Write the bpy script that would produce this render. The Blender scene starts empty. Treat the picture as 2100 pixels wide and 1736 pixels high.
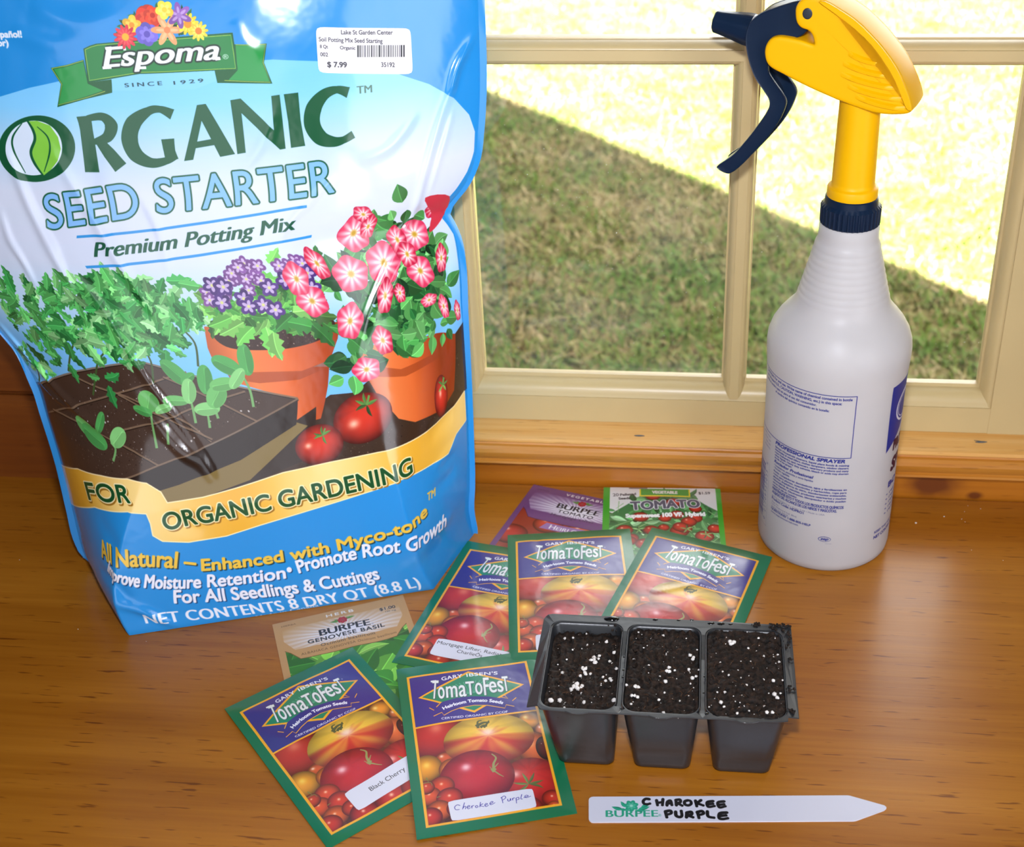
import bpy, bmesh, math, random
import numpy as np
from mathutils import Vector, Matrix

SC = bpy.context.scene
COL = SC.collection
rng = np.random.default_rng(7)
R = math.radians

# ------------------------------------------------------------------ camera
F_PX, PITCH, ROLL, YAW, CAM_H = 2639.2, R(29.4116), R(-1.7862), R(-6.7033), 0.5213
def cam_axes():
    fwd = Vector((math.sin(YAW)*math.cos(PITCH), math.cos(YAW)*math.cos(PITCH), -math.sin(PITCH)))
    right = Vector((math.cos(YAW), -math.sin(YAW), 0))
    up = right.cross(fwd)
    c, s = math.cos(ROLL), math.sin(ROLL)
    return c*right + s*up, -s*right + c*up, fwd
AX_R, AX_U, AX_F = cam_axes()
cd = bpy.data.cameras.new('camera'); cam = bpy.data.objects.new('camera', cd); COL.objects.link(cam)
M = Matrix((AX_R, AX_U, -AX_F)).transposed().to_4x4(); M.translation = (0, 0, CAM_H)
cam.matrix_world = M
cd.sensor_fit = 'HORIZONTAL'; cd.sensor_width = 36.0; cd.lens = F_PX/2100*36
cd.shift_x = -100/2100; cd.shift_y = -100/2100
cd.clip_start = 0.02; cd.clip_end = 200
cd.dof.use_dof = True; cd.dof.focus_distance = 0.72; cd.dof.aperture_fstop = 14
SC.camera = cam

# ------------------------------------------------------------------ light, exposure
SC.view_settings.view_transform = 'Standard'; SC.view_settings.look = 'None'
SC.view_settings.gamma = 1.0; SC.view_settings.use_curve_mapping = False
SC.view_settings.exposure = 0.0
w = bpy.data.worlds.new('sky'); SC.world = w; w.use_nodes = True
nt = w.node_tree; nt.nodes.clear()
sky = nt.nodes.new('ShaderNodeTexSky'); sky.sky_type = 'NISHITA'; sky.sun_disc = False
sky.sun_elevation = R(50); sky.sun_rotation = R(180); sky.air_density = 1.0; sky.dust_density = 2.0
hs = nt.nodes.new('ShaderNodeHueSaturation'); hs.inputs['Saturation'].default_value = 0.35
bg = nt.nodes.new('ShaderNodeBackground'); bg.inputs['Strength'].default_value = 0.5
wo = nt.nodes.new('ShaderNodeOutputWorld')
# added bright patch in unseen sky, shaped for sheen on table and packets
tcw = nt.nodes.new('ShaderNodeTexCoord'); spw = nt.nodes.new('ShaderNodeSeparateXYZ'); nt.links.new(tcw.outputs['Generated'], spw.inputs[0])
def wmath(op, a, b):
    n = nt.nodes.new('ShaderNodeMath'); n.operation = op
    for i, v in enumerate((a, b)):
        if hasattr(v, 'name'): nt.links.new(v, n.inputs[i])
        else: n.inputs[i].default_value = v
    return n.outputs[0]
def wmap(v, a, b):
    n = nt.nodes.new('ShaderNodeMapRange'); n.interpolation_type = 'SMOOTHSTEP'; n.inputs['From Min'].default_value = a; n.inputs['From Max'].default_value = b
    nt.links.new(v, n.inputs['Value']); return n.outputs[0]
cnz = nt.nodes.new('ShaderNodeTexNoise'); cnz.inputs['Scale'].default_value = 3.0; cnz.inputs['Detail'].default_value = 4; nt.links.new(tcw.outputs['Generated'], cnz.inputs['Vector'])
side = wmap(wmath('ADD', spw.outputs['X'], wmath('MULTIPLY', spw.outputs['Y'], 0.0)), -0.17, 0.13)
added_sky_glow = wmath('MULTIPLY', wmath('MULTIPLY', side, wmap(spw.outputs['Y'], 0.0, 0.3)), wmath('ADD', cnz.outputs['Fac'], 0.35))
cbg = nt.nodes.new('ShaderNodeBackground'); cbg.inputs['Color'].default_value = (1.0, 0.985, 0.97, 1); nt.links.new(wmath('MULTIPLY', added_sky_glow, 8.0), cbg.inputs['Strength'])
addw = nt.nodes.new('ShaderNodeAddShader')
nt.links.new(sky.outputs[0], hs.inputs['Color']); nt.links.new(hs.outputs[0], bg.inputs['Color']); nt.links.new(bg.outputs[0], addw.inputs[0]); nt.links.new(cbg.outputs[0], addw.inputs[1]); nt.links.new(addw.outputs[0], wo.inputs['Surface'])

sl = bpy.data.lights.new('sun', 'SUN'); sl.energy = 100.0; sl.angle = R(0.6); sl.color = (1, 0.975, 0.95)
so = bpy.data.objects.new('sun', sl); COL.objects.link(so)
so.rotation_euler = Vector((0, math.cos(R(50)), -math.sin(R(50)))).to_track_quat('-Z', 'Y').to_euler()
so.location = (0, -6, 9)

# the camera's own pop-up flash, just above the lens
fl = bpy.data.lights.new('camera_flash', 'AREA'); fl.shape = 'RECTANGLE'; fl.size = 0.045; fl.size_y = 0.025; fl.energy = 2.05; fl.spread = R(110)
fl.color = (0.93, 0.96, 1.06)
fo = bpy.data.objects.new('camera_flash', fl); COL.objects.link(fo)
fp = Vector((0, 0, CAM_H)) + AX_U*0.095 + AX_F*0.01
fm = Matrix((AX_R, AX_U, -AX_F)).transposed().to_4x4(); fm.translation = fp; fo.matrix_world = fm

# soft fill lamp added unseen behind the camera, mainly to brighten the bag
wl = bpy.data.lights.new('added_back_fill', 'AREA'); wl.shape = 'RECTANGLE'; wl.size = 3.2; wl.size_y = 1.7; wl.energy = 38.0
wl.color = (0.93, 0.97, 1.06)
wlo = bpy.data.objects.new('added_back_fill', wl); COL.objects.link(wlo); wlo.location = (0.1, -2.15, 0.40)
wlo.rotation_euler = Vector((0.1, 1, 0.0)).to_track_quat('-Z', 'Y').to_euler()

# second added fill lamp, at right, lighting the bag with less central haze
w2 = bpy.data.lights.new('added_side_fill', 'AREA'); w2.shape = 'RECTANGLE'; w2.size = 0.9; w2.size_y = 0.9; w2.energy = 16.0
w2.color = (0.93, 0.97, 1.06)
w2o = bpy.data.objects.new('added_side_fill', w2); COL.objects.link(w2o); w2o.location = (0.93, -0.5, 0.45)
w2o.rotation_euler = Vector((-1, 0.0, 0.0)).to_track_quat('-Z', 'Y').to_euler()

# ------------------------------------------------------------------ helpers
def lin(c):
    c = np.asarray(c, float)/255.0
    return np.where(c <= 0.04045, c/12.92, ((c+0.055)/1.055)**2.4)
def lin4(c): return (*[float(x) for x in lin(c)], 1.0)

def new_mat(name):
    m = bpy.data.materials.new(name); m.use_nodes = True
    nt = m.node_tree; b = nt.nodes['Principled BSDF']
    return m, nt, b
def plain(name, srgb, rough=0.45, noise=0.04, scale=30.0, bump=0.0, bscale=200.0, spec=0.5, coat=0.0, metallic=0.0):
    m, nt, b = new_mat(name)
    tc = nt.nodes.new('ShaderNodeTexCoord')
    nz = nt.nodes.new('ShaderNodeTexNoise'); nz.inputs['Scale'].default_value = scale; nz.inputs['Detail'].default_value = 4
    nt.links.new(tc.outputs['Object'], nz.inputs['Vector'])
    mx = nt.nodes.new('ShaderNodeMix'); mx.data_type = 'RGBA'
    c = lin(srgb)
    mx.inputs['A'].default_value = (*[float(max(0, x*(1-noise*2.5))) for x in c], 1)
    mx.inputs['B'].default_value = (*[float(min(1, x*(1+noise*2.5))) for x in c], 1)
    nt.links.new(nz.outputs['Fac'], mx.inputs['Factor']); nt.links.new(mx.outputs['Result'], b.inputs['Base Color'])
    b.inputs['Roughness'].default_value = rough; b.inputs['Specular IOR Level'].default_value = spec
    b.inputs['Metallic'].default_value = metallic; b.inputs['Coat Weight'].default_value = coat; b.inputs['Coat Roughness'].default_value = 0.1
    if bump:
        n2 = nt.nodes.new('ShaderNodeTexNoise'); n2.inputs['Scale'].default_value = bscale; n2.inputs['Detail'].default_value = 3
        nt.links.new(tc.outputs['Object'], n2.inputs['Vector'])
        bp = nt.nodes.new('ShaderNodeBump'); bp.inputs['Strength'].default_value = bump; bp.inputs['Distance'].default_value = 0.001
        nt.links.new(n2.outputs['Fac'], bp.inputs['Height']); nt.links.new(bp.outputs['Normal'], b.inputs['Normal'])
    return m

def wood(name, cols, rough=0.32, coat=0.25, knots=(), seed=0.0, pores=0.5):
    """Varnished pine with the grain along x; knots = ((x, y, z, radius), ...)."""
    m, nt, b = new_mat(name); L = nt.links
    def N(t): return nt.nodes.new('ShaderNode'+t)
    def math_(op, a, bb=None, c=None):
        n = N('Math'); n.operation = op
        for i, v in enumerate((a, bb, c)):
            if v is None: continue
            if hasattr(v, 'name'): L.new(v, n.inputs[i])
            else: n.inputs[i].default_value = v
        return n.outputs[0]
    tc = N('TexCoord'); pos = tc.outputs['Object']
    def scaled(sx, sy, sz, off=0.0):
        mp = N('Mapping'); mp.inputs['Scale'].default_value = (sx, sy, sz); mp.inputs['Location'].default_value = (seed+off, seed*0.7, off)
        L.new(pos, mp.inputs['Vector']); return mp.outputs['Vector']
    def noise(v, sc, det=4, rou=0.55, dist=0.0):
        n = N('TexNoise'); n.inputs['Scale'].default_value = sc; n.inputs['Detail'].default_value = det
        n.inputs['Roughness'].default_value = rou; n.inputs['Distortion'].default_value = dist
        L.new(v, n.inputs['Vector']); return n.outputs['Fac']
    big = noise(scaled(1.3, 7, 7), 1.6, 3)
    band = noise(scaled(1.0, 20, 20, 3.0), 1.7, 5, 0.6, 0.4)
    fine = noise(scaled(5.0, 190, 190, 5.0), 1.4, 4, 0.6)
    f = math_('MULTIPLY_ADD', big, 0.55, math_('MULTIPLY_ADD', band, 0.52, math_('MULTIPLY', fine, 0.30)))
    f = math_('ADD', f, -0.18)
    kn = None
    for (kx, ky, kz, kr) in knots:
        sb = N('VectorMath'); sb.operation = 'SUBTRACT'; L.new(pos, sb.inputs[0]); sb.inputs[1].default_value = (kx, ky, kz)
        ml = N('VectorMath'); ml.operation = 'MULTIPLY'; L.new(sb.outputs[0], ml.inputs[0]); ml.inputs[1].default_value = (0.75, 1, 1.2)
        ln = N('VectorMath'); ln.operation = 'LENGTH'; L.new(ml.outputs[0], ln.inputs[0])
        wob = math_('MULTIPLY_ADD', noise(scaled(60, 60, 60), 1.0, 2), kr*0.5, math_('SUBTRACT', ln.outputs['Value'], kr*0.25))
        k = math_('SUBTRACT', 1.0, math_('SMOOTH_MIN', math_('DIVIDE', wob, kr), 1.0, 0.3))
        k = math_('MAXIMUM', k, 0.0)
        kn = k if kn is None else math_('MAXIMUM', kn, k)
    cr = N('ValToRGB'); el = cr.color_ramp.elements
    el[0].position = 0.22; el[0].color = lin4(cols[0]); el[1].position = 0.78; el[1].color = lin4(cols[-1])
    for i, c in enumerate(cols[1:-1]):
        e = el.new(0.22+0.56*(i+1)/(len(cols)-1)); e.color = lin4(c)
    L.new(f, cr.inputs['Fac']); out = cr.outputs['Color']
    pr = noise(scaled(40, 460, 460, 9.0), 1.0, 2, 0.5)
    pm = N('MapRange'); pm.inputs['From Min'].default_value = 0.64; pm.inputs['From Max'].default_value = 0.69
    L.new(pr, pm.inputs['Value'])
    mx = N('Mix'); mx.data_type = 'RGBA'; mx.blend_type = 'MULTIPLY'
    L.new(math_('MULTIPLY', pm.outputs[0], pores), mx.inputs['Factor']); L.new(out, mx.inputs['A']); mx.inputs['B'].default_value = (0.45, 0.33, 0.22, 1)
    out = mx.outputs['Result']
    if kn is not None:
        m2 = N('Mix'); m2.data_type = 'RGBA'
        L.new(math_('MINIMUM', math_('MULTIPLY', kn, 1.6), 0.92), m2.inputs['Factor']); L.new(out, m2.inputs['A']); m2.inputs['B'].default_value = lin4((96, 44, 14))
        out = m2.outputs['Result']
    L.new(out, b.inputs['Base Color'])
    rr = N('MapRange'); rr.inputs['To Min'].default_value = rough-0.06; rr.inputs['To Max'].default_value = rough+0.1
    L.new(band, rr.inputs['Value']); L.new(rr.outputs[0], b.inputs['Roughness'])
    b.inputs['Coat Weight'].default_value = coat; b.inputs['Coat Roughness'].default_value = 0.16
    bp = N('Bump'); bp.inputs['Strength'].default_value = 0.12; bp.inputs['Distance'].default_value = 0.0006
    L.new(fine, bp.inputs['Height']); L.new(bp.outputs['Normal'], b.inputs['Normal'])
    return m

def tag(o, label=None, cat=None, group=None, kind=None):
    if label: o['label'] = label
    if cat: o['category'] = cat
    if group: o['group'] = group
    if kind: o['kind'] = kind
    return o
def link(name, me, parent=None):
    o = bpy.data.objects.new(name, me); COL.objects.link(o)
    if parent: o.parent = parent
    return o
def empty(name, loc=(0, 0, 0), rz=0.0):
    o = bpy.data.objects.new(name, None); COL.objects.link(o); o.location = loc; o.rotation_euler = (0, 0, rz); o.empty_display_size = 0.02
    return o
def mesh_np(name, V, F, mat, parent=None, smooth=True, uv=None):
    """V (n,3), F list of index tuples or (m,k) array; uv per vertex (n,2)."""
    me = bpy.data.meshes.new(name)
    me.from_pydata([tuple(map(float, v)) for v in V], [], [tuple(int(i) for i in f) for f in F])
    if uv is not None:
        ul = me.uv_layers.new(name='UVMap'); idx = np.empty(len(me.loops), np.int32); me.loops.foreach_get('vertex_index', idx)
        ul.data.foreach_set('uv', np.asarray(uv, np.float32)[idx].ravel())
    if smooth: me.polygons.foreach_set('use_smooth', np.ones(len(me.polygons), bool))
    for m in (mat if isinstance(mat, (list, tuple)) else [mat]): me.materials.append(m)
    me.update()
    return link(name, me, parent)
def fix_normals(o):
    bm = bmesh.new(); bm.from_mesh(o.data); bmesh.ops.recalc_face_normals(bm, faces=bm.faces); bm.to_mesh(o.data); bm.free(); return o
def autosmooth(o, ang=35):
    bm = bmesh.new(); bm.from_mesh(o.data)
    for e in bm.edges:
        e.smooth = not (len(e.link_faces) == 2 and e.calc_face_angle(0) > R(ang))
    for f in bm.faces: f.smooth = True
    bm.to_mesh(o.data); bm.free(); return o
def bevel(o, width, seg=2, ang=30):
    md = o.modifiers.new('bevel', 'BEVEL'); md.width = width; md.segments = seg; md.limit_method = 'ANGLE'; md.angle_limit = R(ang); md.harden_normals = False
    return o
def box(name, a, b, mat, parent=None, bev=0.0):
    x0, y0, z0 = a; x1, y1, z1 = b
    V = [(x0,y0,z0),(x1,y0,z0),(x1,y1,z0),(x0,y1,z0),(x0,y0,z1),(x1,y0,z1),(x1,y1,z1),(x0,y1,z1)]
    F = [(0,3,2,1),(4,5,6,7),(0,1,5,4),(1,2,6,5),(2,3,7,6),(3,0,4,7)]
    o = mesh_np(name, V, F, mat, parent, smooth=False)
    if bev: bevel(o, bev)
    return o
def prism(name, prof, axis, a0, a1, mat, parent=None, ang=30):
    """Closed profile swept along an axis: 'x' takes (y,z) points, 'z' takes (x,y), 'y' takes (x,z)."""
    n = len(prof); V = []
    for a in (a0, a1):
        for (p, q) in prof:
            V.append((a, p, q) if axis == 'x' else (p, q, a) if axis == 'z' else (p, a, q))
    F = [tuple(range(n)), tuple(range(2*n-1, n-1, -1))] + [(i, (i+1) % n, n+(i+1) % n, n+i) for i in range(n)]
    o = mesh_np(name, V, F, mat, parent)
    fix_normals(o); autosmooth(o, ang); return o
def lathe(name, prof, mat, parent=None, n=96, center=(0, 0), ang=40, closed=False):
    V = []; F = []
    k = len(prof)
    for (r, z) in prof:
        for j in range(n):
            a = 2*math.pi*j/n; V.append((center[0]+r*math.cos(a), center[1]+r*math.sin(a), z))
    for i in range(k-1 + (1 if closed else 0)):
        for j in range(n):
            a, b = i*n+j, i*n+(j+1) % n; i2 = (i+1) % k
            F.append((a, b, i2*n+(j+1) % n, i2*n+j))
    if not closed:
        if prof[0][0] > 1e-6: F.append(tuple(range(n-1, -1, -1)))
        if prof[-1][0] > 1e-6: F.append(tuple((k-1)*n+j for j in range(n)))
    o = mesh_np(name, V, F, mat, parent); fix_normals(o); autosmooth(o, ang); return o
def spline(pts, n=12, closed=False):
    """Catmull-Rom through the points."""
    P = [np.asarray(p, float) for p in pts]; out = []; m = len(P)
    rng_ = range(m) if closed else range(m-1)
    for i in rng_:
        p0 = P[(i-1) % m] if (closed or i > 0) else P[0]; p1 = P[i]; p2 = P[(i+1) % m]; p3 = P[(i+2) % m] if (closed or i+2 < m) else P[-1]
        for j in range(n):
            t = j/n
            out.append(0.5*((2*p1)+(-p0+p2)*t+(2*p0-5*p1+4*p2-p3)*t*t+(-p0+3*p1-3*p2+p3)*t**3))
    if not closed: out.append(P[-1])
    return np.array(out)

# ------------------------------------------------------------------ room shell and house
M_WALL = plain('brown wall paint', (96, 72, 50), 0.8, 0.02, 8)
M_SIDING = plain('exterior siding', (150, 140, 125), 0.7, 0.05, 5)
M_ROOF = plain('roof shingle', (80, 78, 76), 0.9, 0.1, 6, 0.5, 40)
M_FLOORWOOD = wood('floor boards', [(110, 62, 28), (140, 84, 42), (160, 100, 55)], 0.4, 0.1, seed=4)
M_TABLE = wood('honey pine tabletop', [(126, 67, 8), (157, 93, 15), (177, 112, 26), (197, 136, 44)], 0.33, 0.12, seed=1.0, pores=0.95)
M_BOARD = wood('dark honey pine board', [(118, 58, 6), (158, 90, 14), (178, 108, 22), (196, 128, 40)], 0.36, 0.2,
               knots=((0.1685, 0.7605, 0.010, 0.017), (0.197, 0.7605, 0.002, 0.005)), seed=2.0, pores=0.3)
M_PANEL = wood('dark pine panelling', [(80, 34, 4), (110, 54, 8), (124, 66, 12), (140, 80, 20)], 0.4, 0.1, seed=6.0, pores=0.3)
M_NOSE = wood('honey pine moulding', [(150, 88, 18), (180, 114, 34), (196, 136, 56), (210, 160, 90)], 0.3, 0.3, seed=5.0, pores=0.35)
M_SILL_LIT = wood('window-lit honey pine sill', [(186, 122, 40), (212, 154, 76), (226, 180, 112), (238, 206, 146)], 0.3, 0.3, seed=3.0, pores=0.35)  # lightened beyond the nose to stand for window light on the sill top
M_PAINT = plain('cream sash paint', (188, 166, 118), 0.35, 0.03, 25, 0.05, 120)

X0, X1, YB, YI, YO, ZF, ZC = -3.0, 0.95, -2.2, 0.80, 0.90, -0.75, 1.33
WX0, WX1, WZ0, WZ1 = -0.392, 0.262, 0.0425, 0.62
def struct(o): o['kind'] = 'structure'; return o
struct(box('floor', (X0, YB, ZF-0.1), (X1, YI, ZF), M_FLOORWOOD))
struct(box('ceiling', (X0, YB, ZC), (X1, YI, ZC+0.05), M_WALL))
struct(box('wall_back', (X0, YB-0.1, ZF-0.1), (X1, YB, ZC+0.05), M_WALL))
struct(box('wall_left', (X0-0.1, YB-0.1, ZF-0.1), (X0, YO, ZC+0.05), M_WALL))
struct(box('wall_right', (X1, YB-0.1, ZF-0.1), (X1+0.06, YO, ZC-0.12), M_WALL))
# front wall with the window opening; its gable end shades the lawn
SL = (3.83-1.58)/(0.87+0.766)          # rake slope
def rake(x): return 1.58-(x-0.766)*SL
XR = -1.6; ZR = rake(XR); XE = rake(1.24) and 1.24; ZE = rake(XE); XW = 2*XR-XE
outer = [(XW, -1.0), (XE, -1.0), (XE, ZE), (XR, ZR), (XW, ZE)]
hole = [(WX0, WZ0-0.06), (WX1, WZ0-0.06), (WX1, WZ1), (WX0, WZ1)]
def wall_with_hole(name, y0, y1, mat):
    bm = bmesh.new()
    vo = [bm.verts.new((x, y0, z)) for x, z in outer]; vi = [bm.verts.new((x, y0, z)) for x, z in hole]
    for q in ((vo[0], vo[1], vi[1], vi[0]), (vo[1], vo[2], vi[2], vi[1]), (vo[2], vo[3], vi[3], vi[2]), (vo[3], vo[4], vi[3]), (vo[4], vo[0], vi[0], vi[3])):
        bm.faces.new(q)
    r = bmesh.ops.extrude_face_region(bm, geom=bm.faces[:])
    for v in r['geom']:
        if isinstance(v, bmesh.types.BMVert): v.co.y = y1
    bmesh.ops.recalc_face_normals(bm, faces=bm.faces)
    me = bpy.data.meshes.new(name); bm.to_mesh(me); bm.free(); me.materials.append(mat)
    return link(name, me)
struct(wall_with_hole('wall_front', YI+0.012, YO, M_SIDING))
for nm, sx in (('roof_right', 1), ('roof_left', -1)):
    xa, xb = XR, XR+(XE-XR)*sx
    nz = np.array([SL*sx, 1.0]); nz = nz/np.hypot(*nz)*0.06
    prof = [(xa, ZR), (xb, ZE), (xb+nz[0]*0.0, ZE+0.0), (xb+nz[0], ZE+nz[1]), (xa, ZR+0.1)]
    prof = [prof[0], prof[1], prof[3], prof[4]]
    struct(prism(nm, prof, 'y', YB-0.1, YO-0.03, M_ROOF))

# backboard, sill with its moulded nose, panelling further left
struct(box('wall_front_backboard', (-0.372, 0.7605, -0.02), (0.95, 0.80, 0.0217), M_BOARD))
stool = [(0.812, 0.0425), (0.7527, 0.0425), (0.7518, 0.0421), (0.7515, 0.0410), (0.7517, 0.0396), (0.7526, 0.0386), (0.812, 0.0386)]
struct(prism('window_1_sill', stool, 'x', -0.372, 0.95, M_SILL_LIT, ang=25))
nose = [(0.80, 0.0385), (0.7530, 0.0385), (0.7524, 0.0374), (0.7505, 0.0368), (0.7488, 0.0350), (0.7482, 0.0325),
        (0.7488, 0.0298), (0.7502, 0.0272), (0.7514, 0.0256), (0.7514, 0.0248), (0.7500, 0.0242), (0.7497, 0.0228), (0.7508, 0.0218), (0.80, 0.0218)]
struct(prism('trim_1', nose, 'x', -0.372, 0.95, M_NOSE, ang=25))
pan = [(0.744, -0.02), (0.744, 0.066), (0.7465, 0.069), (0.749, 0.069), (0.749, 0.071), (0.7465, 0.0715), (0.744, 0.074), (0.744, 0.17), (0.7465, 0.173), (0.749, 0.173), (0.749, 0.175),
       (0.7465, 0.1755), (0.744, 0.178), (0.744, 0.62), (0.80, 0.62), (0.80, -0.02)]
struct(prism('wall_front_panelling', pan, 'x', -1.6, -0.3735, M_PANEL, ang=25))
struct(box('wall_front_inner', (-1.6, 0.792, 0.62), (0.95, 0.812, ZC), M_WALL))
struct(box('wall_front_lower', (-2.9, 0.775, ZF), (0.95, 0.812, -0.03), M_WALL))
struct(box('wall_front_side', (0.2635, 0.772, 0.0425), (0.95, 0.812, 0.62), M_PAINT, bev=0.002))

# ------------------------------------------------------------------ the window sash: rails, stiles, muntins, panes
win = empty('window_1', (0, 0.777, 0.0425)); win['kind'] = 'structure'
YS, YG, YE = 0.777, 0.7915, 0.812
def put(o, parent):
    o.parent = parent; o.matrix_parent_inverse = Matrix.Translation(-parent.location); return o
def ovolo(a0, y0, a1, y1, n=7):
    """quarter-round with little fillets between (a0,y0) on the face and (a1,y1) at the glass"""
    d = a1-a0; h = y1-y0
    pts = [(a0, y0), (a0+d*0.06, y0), (a0+d*0.06, y0+h*0.08)]
    for i in range(n+1):
        t = i/n*math.pi/2
        pts.append((a0+d*(0.10+0.72*math.sin(t)), y0+h*(0.10+0.72*(1-math.cos(t)))))
    pts += [(a0+d*0.84, y0+h*0.84), (a1, y0+h*0.86), (a1, y1)]
    return pts
# bottom rail: face 42.5..61.4 mm, moulding rising to the glass line at 74.2
rail = [(0.0427, YE-0.001), (0.0427, YS+0.0003)] + ovolo(0.0614, YS+0.0003, 0.0745, YG) + [(0.0745, YG+0.0034), (0.0600, YE-0.001)]
put(prism('window_1_frame', [(y, z) for z, y in rail], 'x', -0.392, 0.262, M_PAINT, ang=28), win)
# top rail (above the frame of the picture)
trail = [(0.60, YE-0.001), (0.60, YS+0.0003)] + ovolo(0.565, YS+0.0003, 0.551, YG) + [(0.551, YE)]
put(prism('window_1_frame', [(y, z) for z, y in trail], 'x', -0.392, 0.262, M_PAINT, ang=28), win)
# stiles
rst = [(0.262, YE), (0.262, YS)] + ovolo(0.2035, YS, 0.1945, YG) + [(0.1945, YG+0.0034), (0.204, YE)]
put(prism('window_1_frame', rst, 'z', 0.0425, 0.60, M_PAINT, ang=28), win)
lst = [(-0.392, YE), (-0.392, YS)] + ovolo(-0.340, YS, -0.328, YG) + [(-0.328, YG+0.0034), (-0.338, YE)]
put(prism('window_1_frame', lst, 'z', 0.0425, 0.60, M_PAINT, ang=28), win)
def bar(c, hw=0.0085, nose=0.0026, yf=0.0005):
    L_ = ovolo(c-nose, YS+yf, c-hw, YG, 6); R_ = ovolo(c+nose, YS+yf, c+hw, YG, 6)
    return L_[::-1] + R_ + [(c+hw, YG+0.005), (c+hw*0.4, YE-0.006), (c-hw*0.4, YE-0.006), (c-hw, YG+0.005)]
for c in (-0.1555, 0.0289):
    put(prism('window_1_frame_muntin', bar(c), 'z', 0.064, 0.566, M_PAINT, ang=28), win)
for c in (0.3040,):
    put(prism('window_1_frame_muntin', [(y, z) for z, y in bar(c, 0.0085, 0.0029, 0.0009)], 'x', -0.34, 0.205, M_PAINT, ang=28), win)
# panes of old glass
mg, ntg, bgls = new_mat('window glass')
ntg.nodes.remove(bgls); L = ntg.links
tr = ntg.nodes.new('ShaderNodeBsdfTransparent'); tr.inputs[0].default_value = (0.97, 0.98, 0.97, 1)
gl = ntg.nodes.new('ShaderNodeBsdfGlossy'); gl.inputs['Roughness'].default_value = 0.02
df = ntg.nodes.new('ShaderNodeBsdfDiffuse'); df.inputs[0].default_value = (0.8, 0.8, 0.78, 1)
fr = ntg.nodes.new('ShaderNodeFresnel'); fr.inputs[0].default_value = 1.45
m1 = ntg.nodes.new('ShaderNodeMixShader'); m2 = ntg.nodes.new('ShaderNodeMixShader')
tcg = ntg.nodes.new('ShaderNodeTexCoord'); ng = ntg.nodes.new('ShaderNodeTexNoise'); ng.inputs['Scale'].default_value = 900; ng.inputs['Detail'].default_value = 2
L.new(tcg.outputs['Object'], ng.inputs['Vector'])
mr = ntg.nodes.new('ShaderNodeMapRange'); mr.inputs['From Min'].default_value = 0.74; mr.inputs['From Max'].default_value = 0.80; mr.inputs['To Max'].default_value = 0.8
ng2 = ntg.nodes.new('ShaderNodeTexNoise'); ng2.inputs['Scale'].default_value = 14; ng2.inputs['Detail'].default_value = 3
L.new(tcg.outputs['Object'], ng2.inputs['Vector'])
mr2 = ntg.nodes.new('ShaderNodeMapRange'); mr2.inputs['From Min'].default_value = 0.4; mr2.inputs['From Max'].default_value = 0.75; mr2.inputs['To Min'].default_value = 0.003; mr2.inputs['To Max'].default_value = 0.03
L.new(ng2.outputs['Fac'], mr2.inputs['Value'])
L.new(ng.outputs['Fac'], mr.inputs['Value'])
mxm = ntg.nodes.new('ShaderNodeMath'); mxm.operation = 'MAXIMUM'; L.new(mr.outputs[0], mxm.inputs[0]); L.new(mr2.outputs[0], mxm.inputs[1])
L.new(fr.outputs[0], m1.inputs[0]); L.new(tr.outputs[0], m1.inputs[1]); L.new(gl.outputs[0], m1.inputs[2])
L.new(mxm.outputs[0], m2.inputs[0]); L.new(m1.outputs[0], m2.inputs[1]); L.new(df.outputs[0], m2.inputs[2])
L.new(m2.outputs[0], ntg.nodes['Material Output'].inputs['Surface'])
for (xa, xb) in ((-0.330, -0.162), (-0.149, 0.0225), (0.0353, 0.197)):
    for (za, zb) in ((0.072, 0.297), (0.311, 0.553)):
        put(box('window_1_pane', (xa, YG+0.001, za), (xb, YG+0.0035, zb), mg), win)

# ------------------------------------------------------------------ lawn
LZ = -1.0
ml, ntl, bl = new_mat('thatchy spring lawn'); L = ntl.links
tcl = ntl.nodes.new('ShaderNodeTexCoord')
def nz(scale, det=4, rough=0.6):
    n = ntl.nodes.new('ShaderNodeTexNoise'); n.inputs['Scale'].default_value = scale; n.inputs['Detail'].default_value = det; n.inputs['Roughness'].default_value = rough
    L.new(tcl.outputs['Object'], n.inputs['Vector']); return n.outputs['Fac']
crl = ntl.nodes.new('ShaderNodeValToRGB'); e = crl.color_ramp.elements
e[0].position = 0.30; e[0].color = lin4((46, 50, 21)); e[1].position = 0.72; e[1].color = lin4((135, 119, 83))
x = e.new(0.44); x.color = lin4((79, 79, 39)); x = e.new(0.56); x.color = lin4((110, 99, 61))
L.new(nz(7.0, 8, 0.7), crl.inputs['Fac']); L.new(crl.outputs[0], bl.inputs['Base Color']); bl.inputs['Roughness'].default_value = 1.0; bl.inputs['Specular IOR Level'].default_value = 0.1
lawn = box('lawn', (-12, 0.9, LZ-0.3), (12, 22, LZ), ml); lawn['kind'] = 'structure'
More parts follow.
